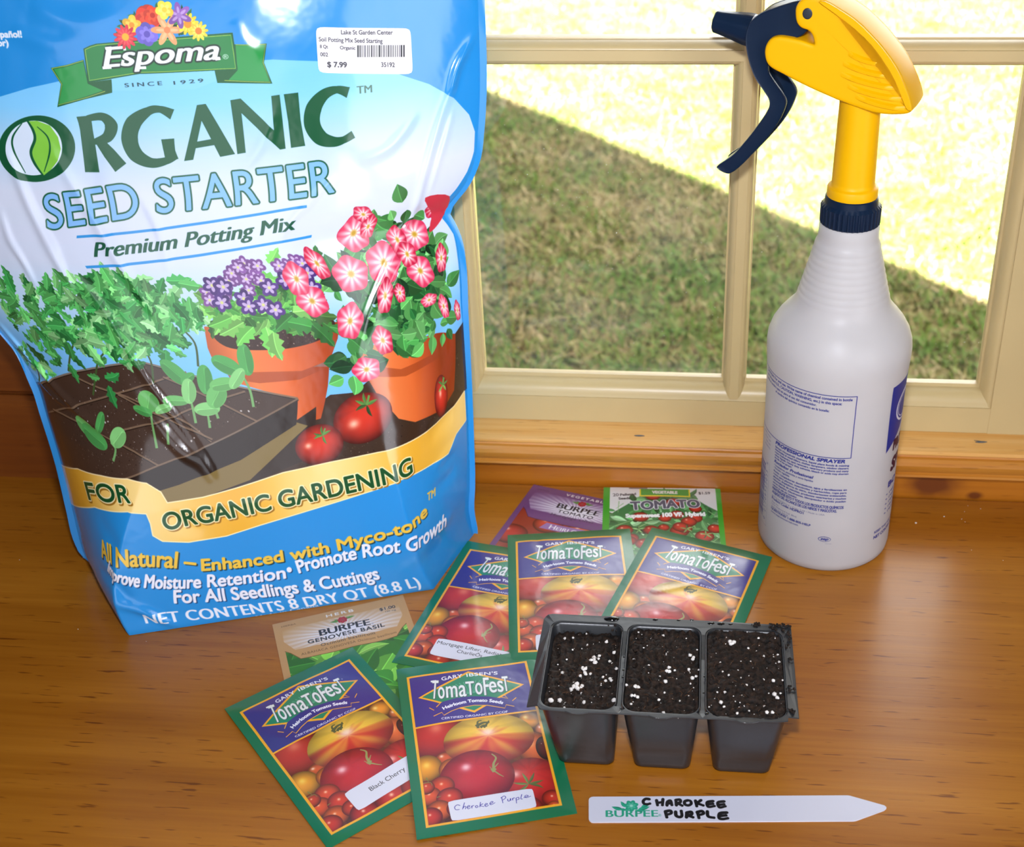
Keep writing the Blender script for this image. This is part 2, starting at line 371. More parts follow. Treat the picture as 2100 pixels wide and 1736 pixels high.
# blades
def grass(n):
    y = 2.3+(rng.random(n)**1.25)*5.4; x = (rng.random(n)-0.5)*(1.6+0.62*(y-1.0))*1.0 - 0.02-(y-2.3)*0.19
    clump = (np.sin(x*9+3*np.sin(y*5))*np.cos(y*8+2*np.sin(x*7))+np.sin(x*23+y*17)*0.6+np.sin(x*41-y*33)*0.4)/2
    g = np.clip(0.42+0.26*clump+0.20*np.sin(x*4.1+2.3*np.sin(y*2.2))*np.sin(y*5.3+1.0)+0.2*rng.standard_normal(n), 0, 1)
    length = 0.022+0.03*rng.random(n); wd = 0.0022+0.0022*rng.random(n)
    az = rng.random(n)*2*np.pi; lean = R(25)+R(60)*rng.random(n)
    d = np.stack([np.cos(az)*np.sin(lean), np.sin(az)*np.sin(lean), np.cos(lean)], 1)
    s = np.stack([-np.sin(az), np.cos(az), np.zeros(n)], 1)
    base = np.stack([x, y, np.full(n, LZ-0.001)], 1)
    mid = base+d*length[:, None]*0.55; tip = mid+(d*0.6+np.array([0, 0, -0.15]))*length[:, None]*0.6
    V = np.stack([base-s*wd[:, None], base+s*wd[:, None], mid+s*wd[:, None]*0.8, mid-s*wd[:, None]*0.8, tip], 1).reshape(-1, 3)
    i = np.arange(n)*5
    Q = np.stack([i, i+1, i+2, i+3], 1); T = np.stack([i+3, i+2, i+4], 1)
    me = bpy.data.meshes.new('grass')
    me.vertices.add(len(V)); me.vertices.foreach_set('co', V.ravel())
    loops = np.concatenate([Q.ravel(), T.ravel()]); me.loops.add(len(loops)); me.loops.foreach_set('vertex_index', loops.astype(np.int32))
    st = np.concatenate([np.arange(n)*4, n*4+np.arange(n)*3]); me.polygons.add(2*n)
    me.polygons.foreach_set('loop_start', st.astype(np.int32))
    me.update(calc_edges=True)
    at = me.attributes.new('dry', 'FLOAT', 'POINT'); at.data.foreach_set('value', np.repeat(g, 5).astype(np.float32))
    mt, nt_, b_ = new_mat('grass blades')
    a = nt_.nodes.new('ShaderNodeAttribute'); a.attribute_name = 'dry'
    c = nt_.nodes.new('ShaderNodeValToRGB'); q = c.color_ramp.elements
    q[0].position = 0.1; q[0].color = lin4((72, 106, 26)); q[1].position = 0.9; q[1].color = lin4((159, 141, 101))
    k = q.new(0.45); k.color = lin4((104, 118, 48)); k = q.new(0.6); k.color = lin4((134, 119, 73))
    nt_.links.new(a.outputs['Fac'], c.inputs['Fac']); nt_.links.new(c.outputs[0], b_.inputs['Base Color']); b_.inputs['Roughness'].default_value = 0.7; b_.inputs['Specular IOR Level'].default_value = 0.2
    me.materials.append(mt)
    return link('grass', me)
tag(grass(90000), 'short patchy green and straw-coloured grass on the lawn outside the window', 'grass', kind='stuff')

# ------------------------------------------------------------------ table
tb = empty('pine_table', (-0.1, 0.45, ZF))
tag(tb, 'honey-stained pine table along the window that everything stands on', 'table')
put(box('table_top', (-1.0, 0.12, -0.032), (0.70, 0.7595, 0.0), M_TABLE, bev=0.003), tb)
for lx in (-0.94, 0.64):
    for ly in (0.17, 0.71):
        put(box('leg', (lx-0.03, ly-0.03, ZF), (lx+0.03, ly+0.03, -0.032), M_TABLE, bev=0.004), tb)

# ------------------------------------------------------------------ printed artwork: a small vector rasteriser
class Canvas:
    """Printed sheet in millimetres (x right, y up), drawn at res pixels per mm in sRGB, linear coverage."""
    def __init__(s, wmm, hmm, res, color=(255, 255, 255), alpha=False, to_mm=None):
        s.wmm, s.hmm, s.res = wmm, hmm, res
        s.w, s.h = int(round(wmm*res)), int(round(hmm*res))
        s.a = np.empty((s.h, s.w, 3), np.float32); s.a[:] = np.array(color, np.float32)/255
        s.alpha = np.zeros((s.h, s.w), np.float32) if alpha else None
        s.to_mm = to_mm or (lambda p: np.atleast_2d(np.asarray(p, float)))
        s.clip = None
    def px(s, mm):
        mm = np.atleast_2d(np.asarray(mm, float)); return np.stack([mm[:, 0]*s.res, (s.hmm-mm[:, 1])*s.res], 1)
    def pts(s, p): return s.px(s.to_mm(p))
    # coverage of closed contours (pixel coordinates), non-zero winding
    def cover(s, conts, SS=4):
        conts = [np.asarray(c, float) for c in conts if len(c) > 2]
        if not conts: return None
        allp = np.concatenate(conts)
        if not np.isfinite(allp).all(): return None
        x0 = max(int(np.floor(allp[:, 0].min()))-1, 0); y0 = max(int(np.floor(allp[:, 1].min()))-1, 0)
        x1 = min(int(np.ceil(allp[:, 0].max()))+2, s.w); y1 = min(int(np.ceil(allp[:, 1].max()))+2, s.h)
        if x1 <= x0 or y1 <= y0: return None
        A = np.concatenate(conts); B = np.concatenate([np.roll(c, -1, 0) for c in conts])
        k = np.abs(A[:, 1]-B[:, 1]) > 1e-9; A, B = A[k], B[k]
        if not len(A): return None
        d = np.where(B[:, 1] > A[:, 1], 1, -1)
        lo = np.minimum(A[:, 1], B[:, 1]); hi = np.maximum(A[:, 1], B[:, 1]); slope = (B[:, 0]-A[:, 0])/(B[:, 1]-A[:, 1])
        ys = y0+(np.arange((y1-y0)*SS)+0.5)/SS
        r, e = np.nonzero((lo[None] <= ys[:, None]) & (ys[:, None] < hi[None]))
        if not len(r): return None
        xs = np.clip(A[e, 0]+(ys[r]-A[e, 1])*slope[e], x0, x1-1e-4)-x0; dd = d[e]
        o = np.lexsort((xs, r)); r, xs, dd = r[o], xs[o], dd[o]
        c = np.cumsum(dd); prev = c-dd
        on = (prev == 0) & (c != 0); off = (prev != 0) & (c == 0)
        W = x1-x0; D = np.zeros((y1-y0, W+2), np.float64)
        for m, sg in ((on, 1.0), (off, -1.0)):
            i = np.floor(xs[m]).astype(int); f = xs[m]-i; rr = r[m]//SS
            np.add.at(D, (rr, i), sg*(1-f)/SS); np.add.at(D, (rr, i+1), sg*f/SS)
        return x0, y0, np.clip(np.cumsum(D, 1)[:, :W], 0, 1).astype(np.float32)
    def blend(s, cov, color, opacity=1.0):
        if cov is None: return
        x0, y0, m = cov; h, w = m.shape
        if x0 < 0: m = m[:, -x0:]; x0 = 0
        if y0 < 0: m = m[-y0:]; y0 = 0
        m = m[:s.h-y0, :s.w-x0]; h, w = m.shape
        if h <= 0 or w <= 0: return
        if s.clip is not None: m = m*s.clip[y0:y0+h, x0:x0+w]
        m = m*opacity
        if callable(color):
            Y, X = np.mgrid[y0:y0+h, x0:x0+w]; col = color(X+0.5, Y+0.5)
        else: col = np.array(color, np.float32)/255
        v = s.a[y0:y0+h, x0:x0+w]; v += (col-v)*m[..., None]
        if s.alpha is not None:
            av = s.alpha[y0:y0+h, x0:x0+w]; av += (1-av)*m
    @staticmethod
    def grow(cov, rad):
        """dilate a coverage mask by rad pixels"""
        if cov is None or rad < 0.2: return cov
        x0, y0, m = cov; n = int(np.ceil(rad)); P = np.pad(m, n+1); out = P.copy()
        for i in range(max(8, int(6*rad))):
            a = 2*np.pi*i/max(8, int(6*rad))
            for q in ((rad, rad/2) if rad > 2 else (rad,)):
                dx, dy = q*np.cos(a), q*np.sin(a); ix, iy = int(np.floor(dx)), int(np.floor(dy)); fx, fy = dx-ix, dy-iy
                S = lambda u, v: np.roll(np.roll(P, v, 0), u, 1)
                sh = (S(ix, iy)*(1-fx)+S(ix+1, iy)*fx)*(1-fy)+(S(ix, iy+1)*(1-fx)+S(ix+1, iy+1)*fx)*fy
                np.maximum(out, sh, out)
        return x0-n-1, y0-n-1, out
    @staticmethod
    def shift(cov, dx, dy):
        if cov is None: return None
        return cov[0]+int(round(dx)), cov[1]+int(round(dy)), cov[2]
    def poly(s, pts, color, opacity=1.0, smooth=0, mm=False, grow=0):
        p = spline(pts, smooth, True) if smooth else np.asarray(pts, float)
        p = s.px(p) if mm else s.pts(p)
        cov = s.cover([p])
        if grow: cov = s.grow(cov, grow*s.res)
        s.blend(cov, color, opacity); return cov
    def line(s, pts, wid, color, opacity=1.0, smooth=0, mm=False, taper=None):
        """stroke a polyline, wid in mm (taper = end width)"""
        p = spline(pts, smooth) if smooth and len(pts) > 2 else np.asarray(pts, float)
        p = s.px(p) if mm else s.pts(p)
        if smooth == 0 and len(p) == 2: p = np.linspace(p[0], p[1], 8)
        s.blend(s.cover([s.ribbon(p, wid*s.res, None if taper is None else taper*s.res)]), color, opacity)
    @staticmethod
    def ribbon(p, w, w2=None):
        t = np.gradient(p, axis=0); t /= np.maximum(np.hypot(t[:, 0], t[:, 1])[:, None], 1e-9)
        n = np.stack([-t[:, 1], t[:, 0]], 1); ww = np.linspace(w, w if w2 is None else w2, len(p))[:, None]/2
        cap = 0.0
        return np.concatenate([p+n*ww, (p-n*ww)[::-1]])
    def ellipse(s, c, rx, ry, color, rot=0.0, opacity=1.0, mm=True, n=40):
        a = np.linspace(0, 2*np.pi, n, endpoint=False); q = np.stack([rx*np.cos(a), ry*np.sin(a)], 1)
        cs, sn = math.cos(rot), math.sin(rot); q = q@np.array([[cs, sn], [-sn, cs]])+np.asarray(c)
        s.blend(s.cover([s.px(q)]), color, opacity)
    def image(s, name, srgb=True):
        im = bpy.data.images.new(name, s.w, s.h, alpha=True)
        px = np.ones((s.h, s.w, 4), np.float32); px[..., :3] = s.a[::-1]
        if s.alpha is not None: px[..., 3] = s.alpha[::-1]
        im.alpha_mode = 'CHANNEL_PACKED'
        im.pixels.foreach_set(px.ravel()); im.update(); im.pack(); return im

# glyph outlines come from Blender's built-in font; a horizontal fattening gives the flared, thick-stem faces
_gc = {}
def glyphs(text, spacing=1.0, shear=0.0):
    key = (text, spacing, shear)
    if key in _gc: return _gc[key]
    cu = bpy.data.curves.new('lettering', 'FONT'); cu.body = text; cu.size = 1.0; cu.space_character = spacing; cu.shear = shear
    ob = bpy.data.objects.new('lettering', cu); COL.objects.link(ob)
    dg = bpy.context.evaluated_depsgraph_get(); c = ob.evaluated_get(dg).to_curve(dg)
    out = []
    for sp in c.splines:
        bp = sp.bezier_points; q = []
        for i in range(len(bp)):
            a, b = bp[i], bp[(i+1) % len(bp)]
            p0, p1, p2, p3 = (np.array(v[:2]) for v in (a.co, a.handle_right, b.handle_left, b.co))
            st = np.abs(np.cross(p1-p0, p3-p0)) + np.abs(np.cross(p2-p0, p3-p0)) < 1e-5
            nn = 3 if st else 7
            for t in np.arange(nn)/nn: q.append((1-t)**3*p0+3*t*(1-t)**2*p1+3*t*t*(1-t)*p2+t**3*p3)
        out.append(np.array(q))
    bpy.data.objects.remove(ob); bpy.data.curves.remove(cu)
    _gc[key] = out; return out
CAP = 0.686
def text(cv, t, p0, p1, top=None, pm=None, color=(0, 0, 0), capmm=None, fat=0.0, bold=0.0, out=0.0, outcol=None, shadow=None, shcol=(20, 40, 40), spacing=1.0,
         shear=0.0, opacity=1.0, mm=False, fill=True, conts=None, caph=CAP, fit=True, out2=0.0, out2col=None):
    """Lay a line of lettering with its baseline from p0 through pm to p1; cap height from `top` (a point above p0) or capmm.
    fat = horizontal fattening, bold = all-round fattening, out = outline, all in mm."""
    f = (lambda p: np.atleast_2d(np.asarray(p, float))[0]) if mm else (lambda p: cv.to_mm(np.atleast_2d(np.asarray(p, float)))[0])
    a, b = f(p0), f(p1)
    G = conts if conts is not None else glyphs(t, spacing, shear)
    if not G: return
    allp = np.concatenate(G); gx0, gx1 = allp[:, 0].min(), allp[:, 0].max()
    cap = capmm if capmm else float(np.hypot(*(f(top)-a)))
    if not fit: b = a+(b-a)/np.hypot(*(b-a))*(gx1-gx0)*cap/caph
    if pm is not None:
        m = f(pm); c1 = 2*m-(a+b)/2
        B = lambda u: (1-u)**2*a+2*u*(1-u)*c1+u*u*b
        dB = lambda u: 2*(1-u)*(c1-a)+2*u*(b-c1)
    else:
        B = lambda u: a+(b-a)*u
        dB = lambda u: np.broadcast_to(b-a, (len(u), 2))
    cs = []
    for g in G:
        g2 = np.repeat(g, 1, 0); u = ((g2[:, 0]-gx0)/(gx1-gx0))[:, None]; tt = dB(u); tt = tt/np.hypot(tt[:, 0], tt[:, 1])[:, None]
        nn = np.stack([-tt[:, 1], tt[:, 0]], 1); cs.append(cv.px(B(u)+nn*(g2[:, 1]/caph*cap)[:, None]))
    cov = cv.cover(cs)
    if cov is None: return
    if fat:
        x0, y0, m = cov; k = fat*cv.res; n = int(np.ceil(k)); P = np.pad(m, n+1); o = P.copy()
        dv = (b-a)/np.hypot(*(b-a)); 
        for q in np.linspace(-k, k, max(5, 2*n+3)):
            dx, dy = q*dv[0], -q*dv[1]; ix, iy = int(np.floor(dx)), int(np.floor(dy)); fx, fy = dx-ix, dy-iy
            S = lambda u, v: np.roll(np.roll(P, v, 0), u, 1)
            np.maximum(o, (S(ix, iy)*(1-fx)+S(ix+1, iy)*fx)*(1-fy)+(S(ix, iy+1)*(1-fx)+S(ix+1, iy+1)*fx)*fy, o)
        cov = (x0-n-1, y0-n-1, o)
    if bold: cov = cv.grow(cov, bold*cv.res)
    if out2: cv.blend(cv.grow(cov, (out+out2)*cv.res), out2col, opacity)
    if shadow: cv.blend(cv.shift(cv.grow(cov, out*cv.res), shadow[0]*cv.res, shadow[1]*cv.res), shcol, opacity)
    if out: cv.blend(cv.grow(cov, out*cv.res), outcol, opacity)
    if fill: cv.blend(cov, color, opacity)
# hand-drawn lettering: strokes in a unit em box, pen width in em
def pen(strokes, wd, dx=0.0):
    res = []
    for st in strokes:
        st = np.array(st, float)
        p = spline(st, 6) if len(st) > 2 else np.linspace(st[0], st[1], 6)
        p = p+np.array([dx, 0]); rb = Canvas.ribbon(p, wd, wd*0.9); res.append(rb)
        for e in (p[0], p[-1]):
            an = np.linspace(0, 2*np.pi, 10, endpoint=False); res.append(np.stack([e[0]+wd/2*np.cos(an), e[1]+wd/2*np.sin(an)], 1))
    # same winding for all pieces so that overlaps stay filled
    return [r if np.sum(r[:, 0]*np.roll(r[:, 1], -1)-r[:, 1]*np.roll(r[:, 0], -1)) > 0 else r[::-1] for r in res]

def homography(src, dst):
    A = []
    for (x, y), (u, v) in zip(src, dst):
        A.append([x, y, 1, 0, 0, 0, -u*x, -u*y, -u]); A.append([0, 0, 0, x, y, 1, -v*x, -v*y, -v])
    H = np.linalg.svd(np.array(A, float))[2][-1].reshape(3, 3)
    def f(p):
        p = np.atleast_2d(np.asarray(p, float)); q = np.c_[p, np.ones(len(p))]@H.T; return q[:, :2]/q[:, 2:]
    return f

def printed(name, img, rough=0.3, coat=0.0, spec=0.5, bump=0.0, bscale=60.0, coat_rough=0.08):
    """paper or film carrying a printed sheet, with a faint procedural unevenness"""
    m, nt, b = new_mat(name); L = nt.links
    ti = nt.nodes.new('ShaderNodeTexImage'); ti.image = img; ti.interpolation = 'Cubic'; ti.extension = 'EXTEND'
    uv = nt.nodes.new('ShaderNodeUVMap'); L.new(uv.outputs[0], ti.inputs['Vector'])
    L.new(ti.outputs['Color'], b.inputs['Base Color'])
    b.inputs['Roughness'].default_value = rough; b.inputs['Specular IOR Level'].default_value = spec
    b.inputs['Coat Weight'].default_value = coat; b.inputs['Coat Roughness'].default_value = coat_rough
    if bump:
        tc = nt.nodes.new('ShaderNodeTexCoord'); n2 = nt.nodes.new('ShaderNodeTexNoise'); n2.inputs['Scale'].default_value = bscale; n2.inputs['Detail'].default_value = 3
        L.new(tc.outputs['Object'], n2.inputs['Vector'])
        bp = nt.nodes.new('ShaderNodeBump'); bp.inputs['Strength'].default_value = bump; bp.inputs['Distance'].default_value = 0.004
        L.new(n2.outputs['Fac'], bp.inputs['Height']); L.new(bp.outputs['Normal'], b.inputs['Normal']); L.new(bp.outputs['Normal'], b.inputs['Coat Normal'])
    return m, nt, b

# reusable printed motifs ---------------------------------------------------
def ball(cv, c, rx, ry, col, hi=(255, 225, 200), rot=0.0, edge=0.55, hl=(-0.3, 0.4), ribs=0, mottle=None, hls=0.25, mm=True, opacity=1.0):
    """a printed round fruit: centre and radii in mm"""
    c = np.asarray(c, float) if mm else cv.to_mm(c)[0]
    base = np.array(col, float)/255; hic = np.array(hi, float)/255; cs, sn = math.cos(rot), math.sin(rot)
    def f(X, Y):
        x = X/cv.res-c[0]; y = cv.hmm-Y/cv.res-c[1]; u = (x*cs+y*sn)/rx; v = (-x*sn+y*cs)/ry
        r = np.sqrt(u*u+v*v); sh = 1-edge*np.clip(r, 0, 1)**2.6-0.12*np.clip(-v, 0, 1)
        out = base*sh[..., None]
        if mottle is not None:
            th = np.arctan2(v-0.15, u)
            k = np.clip((np.sin(th*5+1)*0.25+np.sin(th*11)*0.15+0.55+(v+0.05)*0.95-0.2*np.abs(u)), 0, 1)
            k = np.clip(k*(1.6*r+0.35), 0, 1)
            out = out*(1-k[..., None])+np.array(mottle, float)/255*sh[..., None]*k[..., None]
        if ribs:
            th = np.arctan2(v-0.45, u*0.9); out = out*(1-0.10*np.clip(np.cos(th*ribs), 0, 1)*np.clip(r*1.3-0.2, 0, 1))[..., None]
        g = np.exp(-((u-hl[0])**2+(v-hl[1])**2)/(2*hls**2*0.35)); out = out+(hic-out)*np.clip(g*0.85, 0, 1)[..., None]
        return np.clip(out, 0, 1)
    cv.ellipse(c, rx, ry, f, rot, opacity)
def leaf(cv, p, ln, wd, ang, col, vein=True, lob=0, jit=0.16, mm=True, opacity=1.0):
    """a printed leaf from its base point p"""
    p = np.asarray(p, float) if mm else cv.to_mm(p)[0]
    n = 9; t = np.linspace(0, 1, n); prof = np.sin(np.pi*np.clip(t, 0, 1)**0.8)*wd/2
    if lob: prof = prof*(1+0.26*np.where(np.arange(n) % 2 == 0, -1, 1)*(np.arange(n) > 0)*(np.arange(n) < n-1)); 
    bend = ln*0.12*rng.standard_normal()
    x = t*ln; yb = bend*np.sin(np.pi*t*0.7)
    up = np.stack([x, yb+prof], 1); dn = np.stack([x, yb-prof], 1)[::-1]
    cs, sn = math.cos(ang), math.sin(ang); Rm = np.array([[cs, sn], [-sn, cs]])
    q = np.concatenate([up, dn])@Rm+p; c = np.array(col, float)*(1+jit*rng.standard_normal())
    c = np.clip(c, 0, 255)
    cov = cv.cover([cv.px(q)]); cv.blend(cov, c, opacity)
    half = np.concatenate([np.stack([x, yb], 1), dn])@Rm+p
    cv.blend(cv.cover([cv.px(half)]), np.clip(c*0.8, 0, 255), opacity*0.8)
    if vein: cv.line(np.stack([x, yb], 1)@Rm+p, max(wd*0.05, 0.18), np.clip(c*1.3+12, 0, 255), opacity*0.7, mm=True)
def petals(cv, c, r, n, col, col2, mid, rot=0.0, wd=0.55, midr=0.28, sq=1.0, mm=True, jit=0.07):
    c = np.asarray(c, float) if mm else cv.to_mm(c)[0]
    for i in range(n):
        a = rot+2*np.pi*i/n; d = np.array([np.cos(a), np.sin(a)*sq]); k = 1+jit*rng.standard_normal()
        cv.ellipse(c+d*r*0.52, r*0.5, r*wd*0.5, np.clip(np.array(col)*k, 0, 255), math.atan2(d[1], d[0]))
    for i in range(n):
        a = rot+2*np.pi*i/n; d = np.array([np.cos(a), np.sin(a)*sq])
        cv.ellipse(c+d*r*0.38, r*0.3, r*wd*0.22, col2, math.atan2(d[1], d[0]), 0.75)
    cv.ellipse(c, r*midr, r*midr*sq, mid)
def speckle(cv, poly, n, cols, r=(0.15, 0.5), mm=False):
    """scatter small irregular grains inside a quad given by four corners"""
    P = np.asarray(poly, float); P = P if mm else cv.to_mm(P)
    uv = rng.random((n, 2)); q = (P[0]*(1-uv[:, :1])+P[1]*uv[:, :1])*(1-uv[:, 1:])+(P[3]*(1-uv[:, :1])+P[2]*uv[:, :1])*uv[:, 1:]
    for k in q:
        rr = r[0]+(r[1]-r[0])*rng.random()**2; cv.ellipse(k, rr, rr*(0.5+0.5*rng.random()), cols[rng.integers(len(cols))], rng.random()*3, 0.9, n=7)

# ------------------------------------------------------------------ spray bottle
BX, BY = 0.089, 0.711
bot = empty('spray_bottle', (BX, BY, 0))
tag(bot, 'translucent white plastic spray bottle with yellow and navy trigger head, by the window', 'spray bottle')
# milky body
prof_mm = [(0, 0.0), (36, 0.0), (40, 0.9), (42, 3.2), (42.6, 7), (42.6, 41), (42.4, 75), (42.4, 108), (42.7, 126), (43.1, 135), (43.6, 142), (43.7, 147), (43.2, 152), (41.4, 157.5),
           (38.2, 163), (34.6, 167.5), (31.0, 171.5), (28.6, 175), (27.6, 178)]
pf = list(prof_mm)
for i in range(9):                                   # finger ribs up the neck
    z0 = 178+i*4.0; r0 = 27.6-(27.6-18.6)*(i/9)**0.95; r1 = 27.6-(27.6-18.6)*((i+1)/9)**0.95
    pf += [(r0+0.05+(r1-r0)*0.2, z0+0.8), (r0+(r1-r0)*0.5+0.22, z0+2.0), (r1-(r1-r0)*0.2+0.06, z0+3.3), (r1-0.12, z0+4.0)]
pf += [(18.2, 214.5), (17.7, 216), (17.5, 219), (17.4, 224), (16.5, 225.5), (14.5, 225.8), (14.5, 232)]
pf = [(r/1000, z/1000) for r, z in pf]
inner = [(r-0.0011 if r > 0.002 else 0.0, z) for r, z in pf]; inner[0] = (0.0, 0.0012); inner[1] = (0.036, 0.0012); inner[2] = (0.0385, 0.002)
mb, nb, bb = new_mat('milky plastic'); L = nb.links
# the print on the bottle: angle across, height up
TH0 = math.atan2(-BY, -BX)                            # towards the camera
LAB_R, LAB_A = 42.5, R(104)                           # mm, half-angle covered
LAB_Z0, LAB_H = 8.0, 132.0
def bottle_mm(p):
    """photo position -> unrolled label (mm): a ray meets the cylinder of the bottle"""
    p = np.atleast_2d(np.asarray(p, float)); o = np.array([0, 0, CAM_H*1000])
    d = ((p[:, :1]-1050-100)/F_PX)*np.array(AX_R)-((p[:, 1:]-868+100)/F_PX)*np.array(AX_U)+np.array(AX_F)
    c = np.array([BX*1000, BY*1000]); a = (d[:, :2]**2).sum(1); b = -(d[:, :2]*c).sum(1); cc = (c*c).sum()-LAB_R**2
    t = (-b-np.sqrt(np.maximum(b*b-a*cc, 0)))/a; q = o+d*t[:, None]
    th = np.arctan2(q[:, 1]-c[1], q[:, 0]-c[0])-TH0; th = (th+np.pi) % (2*np.pi)-np.pi
    return np.stack([(th+LAB_A)*LAB_R, q[:, 2]-LAB_Z0], 1)
lab = Canvas(2*LAB_A*LAB_R, LAB_H, 9, (28, 40, 120), alpha=True, to_mm=bottle_mm)
NAVY = (46, 58, 150)
cb = lambda x, y: (1540+x/3.944, 740+y/3.944)
def bt(t, a, b, h, bold=0.0, col=NAVY, **k):
    A = bottle_mm(cb(*a))[0]; B = bottle_mm(cb(*b))[0]; z = (A[1]+B[1])/2
    text(lab, t, (A[0], z), (B[0], z), capmm=h, color=col, bold=bold, mm=True, **k)
# box for the chemical's name
a = bottle_mm(cb(862, 284))[0]; b = bottle_mm(cb(806, 786))[0]; xl = bottle_mm(cb(100, 505))[0][0]-14
zt, zb, xr = a[1], b[1], (a[0]+b[0])/2
for q in (((xl, zt), (xr, zt)), ((xr, zt+0.2), (xr, zb-0.2)), ((xl, zb), (xr, zb))): lab.line(q, 0.55, NAVY, mm=True)
def col_(t, zt_, h, bold=0.1, x1=None, x0=None, fitw=None):
    G = glyphs(t); p = np.concatenate(G); wd = (p[:, 0].max()-p[:, 0].min())*h/CAP*0.92
    text(lab, t, (x1-wd, zt_), (x1, zt_), capmm=h, color=NAVY, bold=bold, mm=True)
col_('CAUTION: For end use. Write name of chemical contained in bottle', zt-3.0, 1.75, 0.12, xr-2.6)
col_('and its hazard (I.E., CAUTION, WARNING, etc.) in this space:', zt-5.9, 1.75, 0.12, bottle_mm(cb(735, 352))[0][0])
col_('Escriba el nombre apto en para el uso del consumidor.', zt-8.7, 1.55, 0.1, bottle_mm(cb(530, 362))[0][0])
col_('el nombre del qu\u00edmico contenido en la botella:', zt-11.4, 1.55, 0.1, bottle_mm(cb(632, 410))[0][0])
x0 = bottle_mm(cb(198, 680))[0][0]; x1 = bottle_mm(cb(760, 826))[0][0]; X1 = bottle_mm(cb(795, 850))[0][0]
z = zb-3.4; text(lab, 'PROFESSIONAL SPRAYER', (x0, z), (x1, z), capmm=2.3, color=NAVY, bold=0.22, shear=0.2, mm=True)
def para(lines, z, h, lead, bold=0.11):
    for t, frac in lines:
        text(lab, t, (x0, z), (x0+(X1-x0)*frac, z), capmm=h, color=NAVY, bold=bold, mm=True); z -= lead
    return z
z = para([('Sprays: Household cleaners, liquid plant foods & misting', 1), ('insecticides & weed killers, clothes dampeners, window cleaners,', 1), ('room fresheners, spot removers, veterinary products and many', 1),
          ('other liquids. Heavy duty solvents, bleach or acids may shorten', 1), ('the life of the sprayer.', 0.3)], z-2.5, 1.2, 2.02)
z -= 0.9; text(lab, 'Rociador Profesional', (x0, z), (x0+(X1-x0)*0.585, z), capmm=1.9, color=NAVY, bold=0.16, shear=0.2, mm=True)
z = para([('\u2022 Limpiadores, pesticidas y otros l\u00edquidos', 0.585), ('\u2022 Rociado regulable', 0.27)], z-2.4, 1.2, 2.1, 0.09)
z = para([('Roc\u00eda: Limpiadores dom\u00e9sticos, agua y fertilizantes en', 1), ('roc\u00edo para plantas, insecticidas y herbacidas, ropa para', 1), ('planchar, limpiadores de vidrio, desodorizantes ambientales,', 1),
          ('removedores de manchas, productos veterinarios y muchos', 1), ('otros l\u00edquidos. Disolventes, blanqueador o \u00e1cido pueden', 1), ('reducir la vida del rociador.', 0.4)], z-0.3, 1.2, 2.15)
z -= 0.6
for t, fr_ in (('MANTENGASE ESTO Y TODOS LOS PRODUCTOS QU\u00cdMICOS', 0.98), ('ALEJADO DEL ALCANCE DE LOS NI\u00d1OS Y MASCOTAS.', 0.90)):
    text(lab, t, (x0, z), (x0+(X1-x0)*fr_, z), capmm=1.95, color=NAVY, bold=0.13, mm=True); z -= 2.7
z -= 0.2
for t, fr_, h_, bo in (('BOTTLEHDPRO1E \u2022 Copy: 7-09 \u2022 Made in USA', 0.76, 1.15, 0.0), ('Product Code: HDPRO1', 0.50, 1.65, 0.12), ('Zep Inc.', 0.14, 1.15, 0), ('1310 Seaboard Ind. Blvd.', 0.42, 1.1, 0),
                       ('Atlanta, GA 30318', 0.29, 1.1, 0), ('QUESTIONS? 1-888-805-HELP', 0.60, 1.5, 0.12), ('www.zepcommercial.com', 0.44, 1.15, 0.07)):
    text(lab, t, (x0, z), (x0+(X1-x0)*fr_, z), capmm=h_, color=NAVY, bold=bo, mm=True); z -= h_+0.72
zc = bottle_mm(cb(594, 1440))[0]
lab.ellipse(zc, 4.0, 2.0, NAVY); lab.alpha *= 1.0
save = lab.alpha.copy()
def punch(c, rx, ry):
    yy, xx = np.mgrid[0:lab.h, 0:lab.w]; u = (xx/lab.res-c[0])/rx; v = (lab.hmm-yy/lab.res-c[1])/ry
    lab.alpha[u*u+v*v < 1] = 0
punch(zc, 3.6, 1.62)
text(lab, 'zep', zc+np.array([-2.5, -0.7]), zc+np.array([2.5, -0.7]), capmm=1.9, color=NAVY, bold=0.16, shear=0.25, mm=True)
lab.line((zc+np.array([0.5, -3.4]), zc+np.array([4.6, -3.4])), 0.16, NAVY, mm=True)
# bar code and dotted tear line at the left edge
xd = bottle_mm(cb(150, 850))[0][0]; zt2, zb2 = bottle_mm(cb(155, 840))[0][1], bottle_mm(cb(128, 1340))[0][1]
for i in range(46):
    lab.ellipse((xd, zt2+(zb2-zt2)*i/45), 0.22, 0.22, NAVY, n=8)
for i in range(16): lab.ellipse((xd-1.1*i, zt2), 0.22, 0.22, NAVY, n=8); lab.ellipse((xd-1.1*i, zb2), 0.22, 0.22, NAVY, n=8)
yy = zt2-3
while yy > zb2+4:
    hb = (0.3, 0.5, 0.8, 1.1)[rng.integers(4)]; lab.poly([(xd-22, yy), (xd-5.5, yy), (xd-5.5, yy-hb), (xd-22, yy-hb)], NAVY, mm=True); yy -= hb+(0.35, 0.5, 0.8)[rng.integers(3)]
tc_ = [('0', -5), ('2', -11), ('1', -14), ('7', -17), ('0', -20), ('9', -23), ('5', -26), ('3', -29), ('7', -32), ('0', -35), ('3', -38), ('3', -41), ('5', -47)]
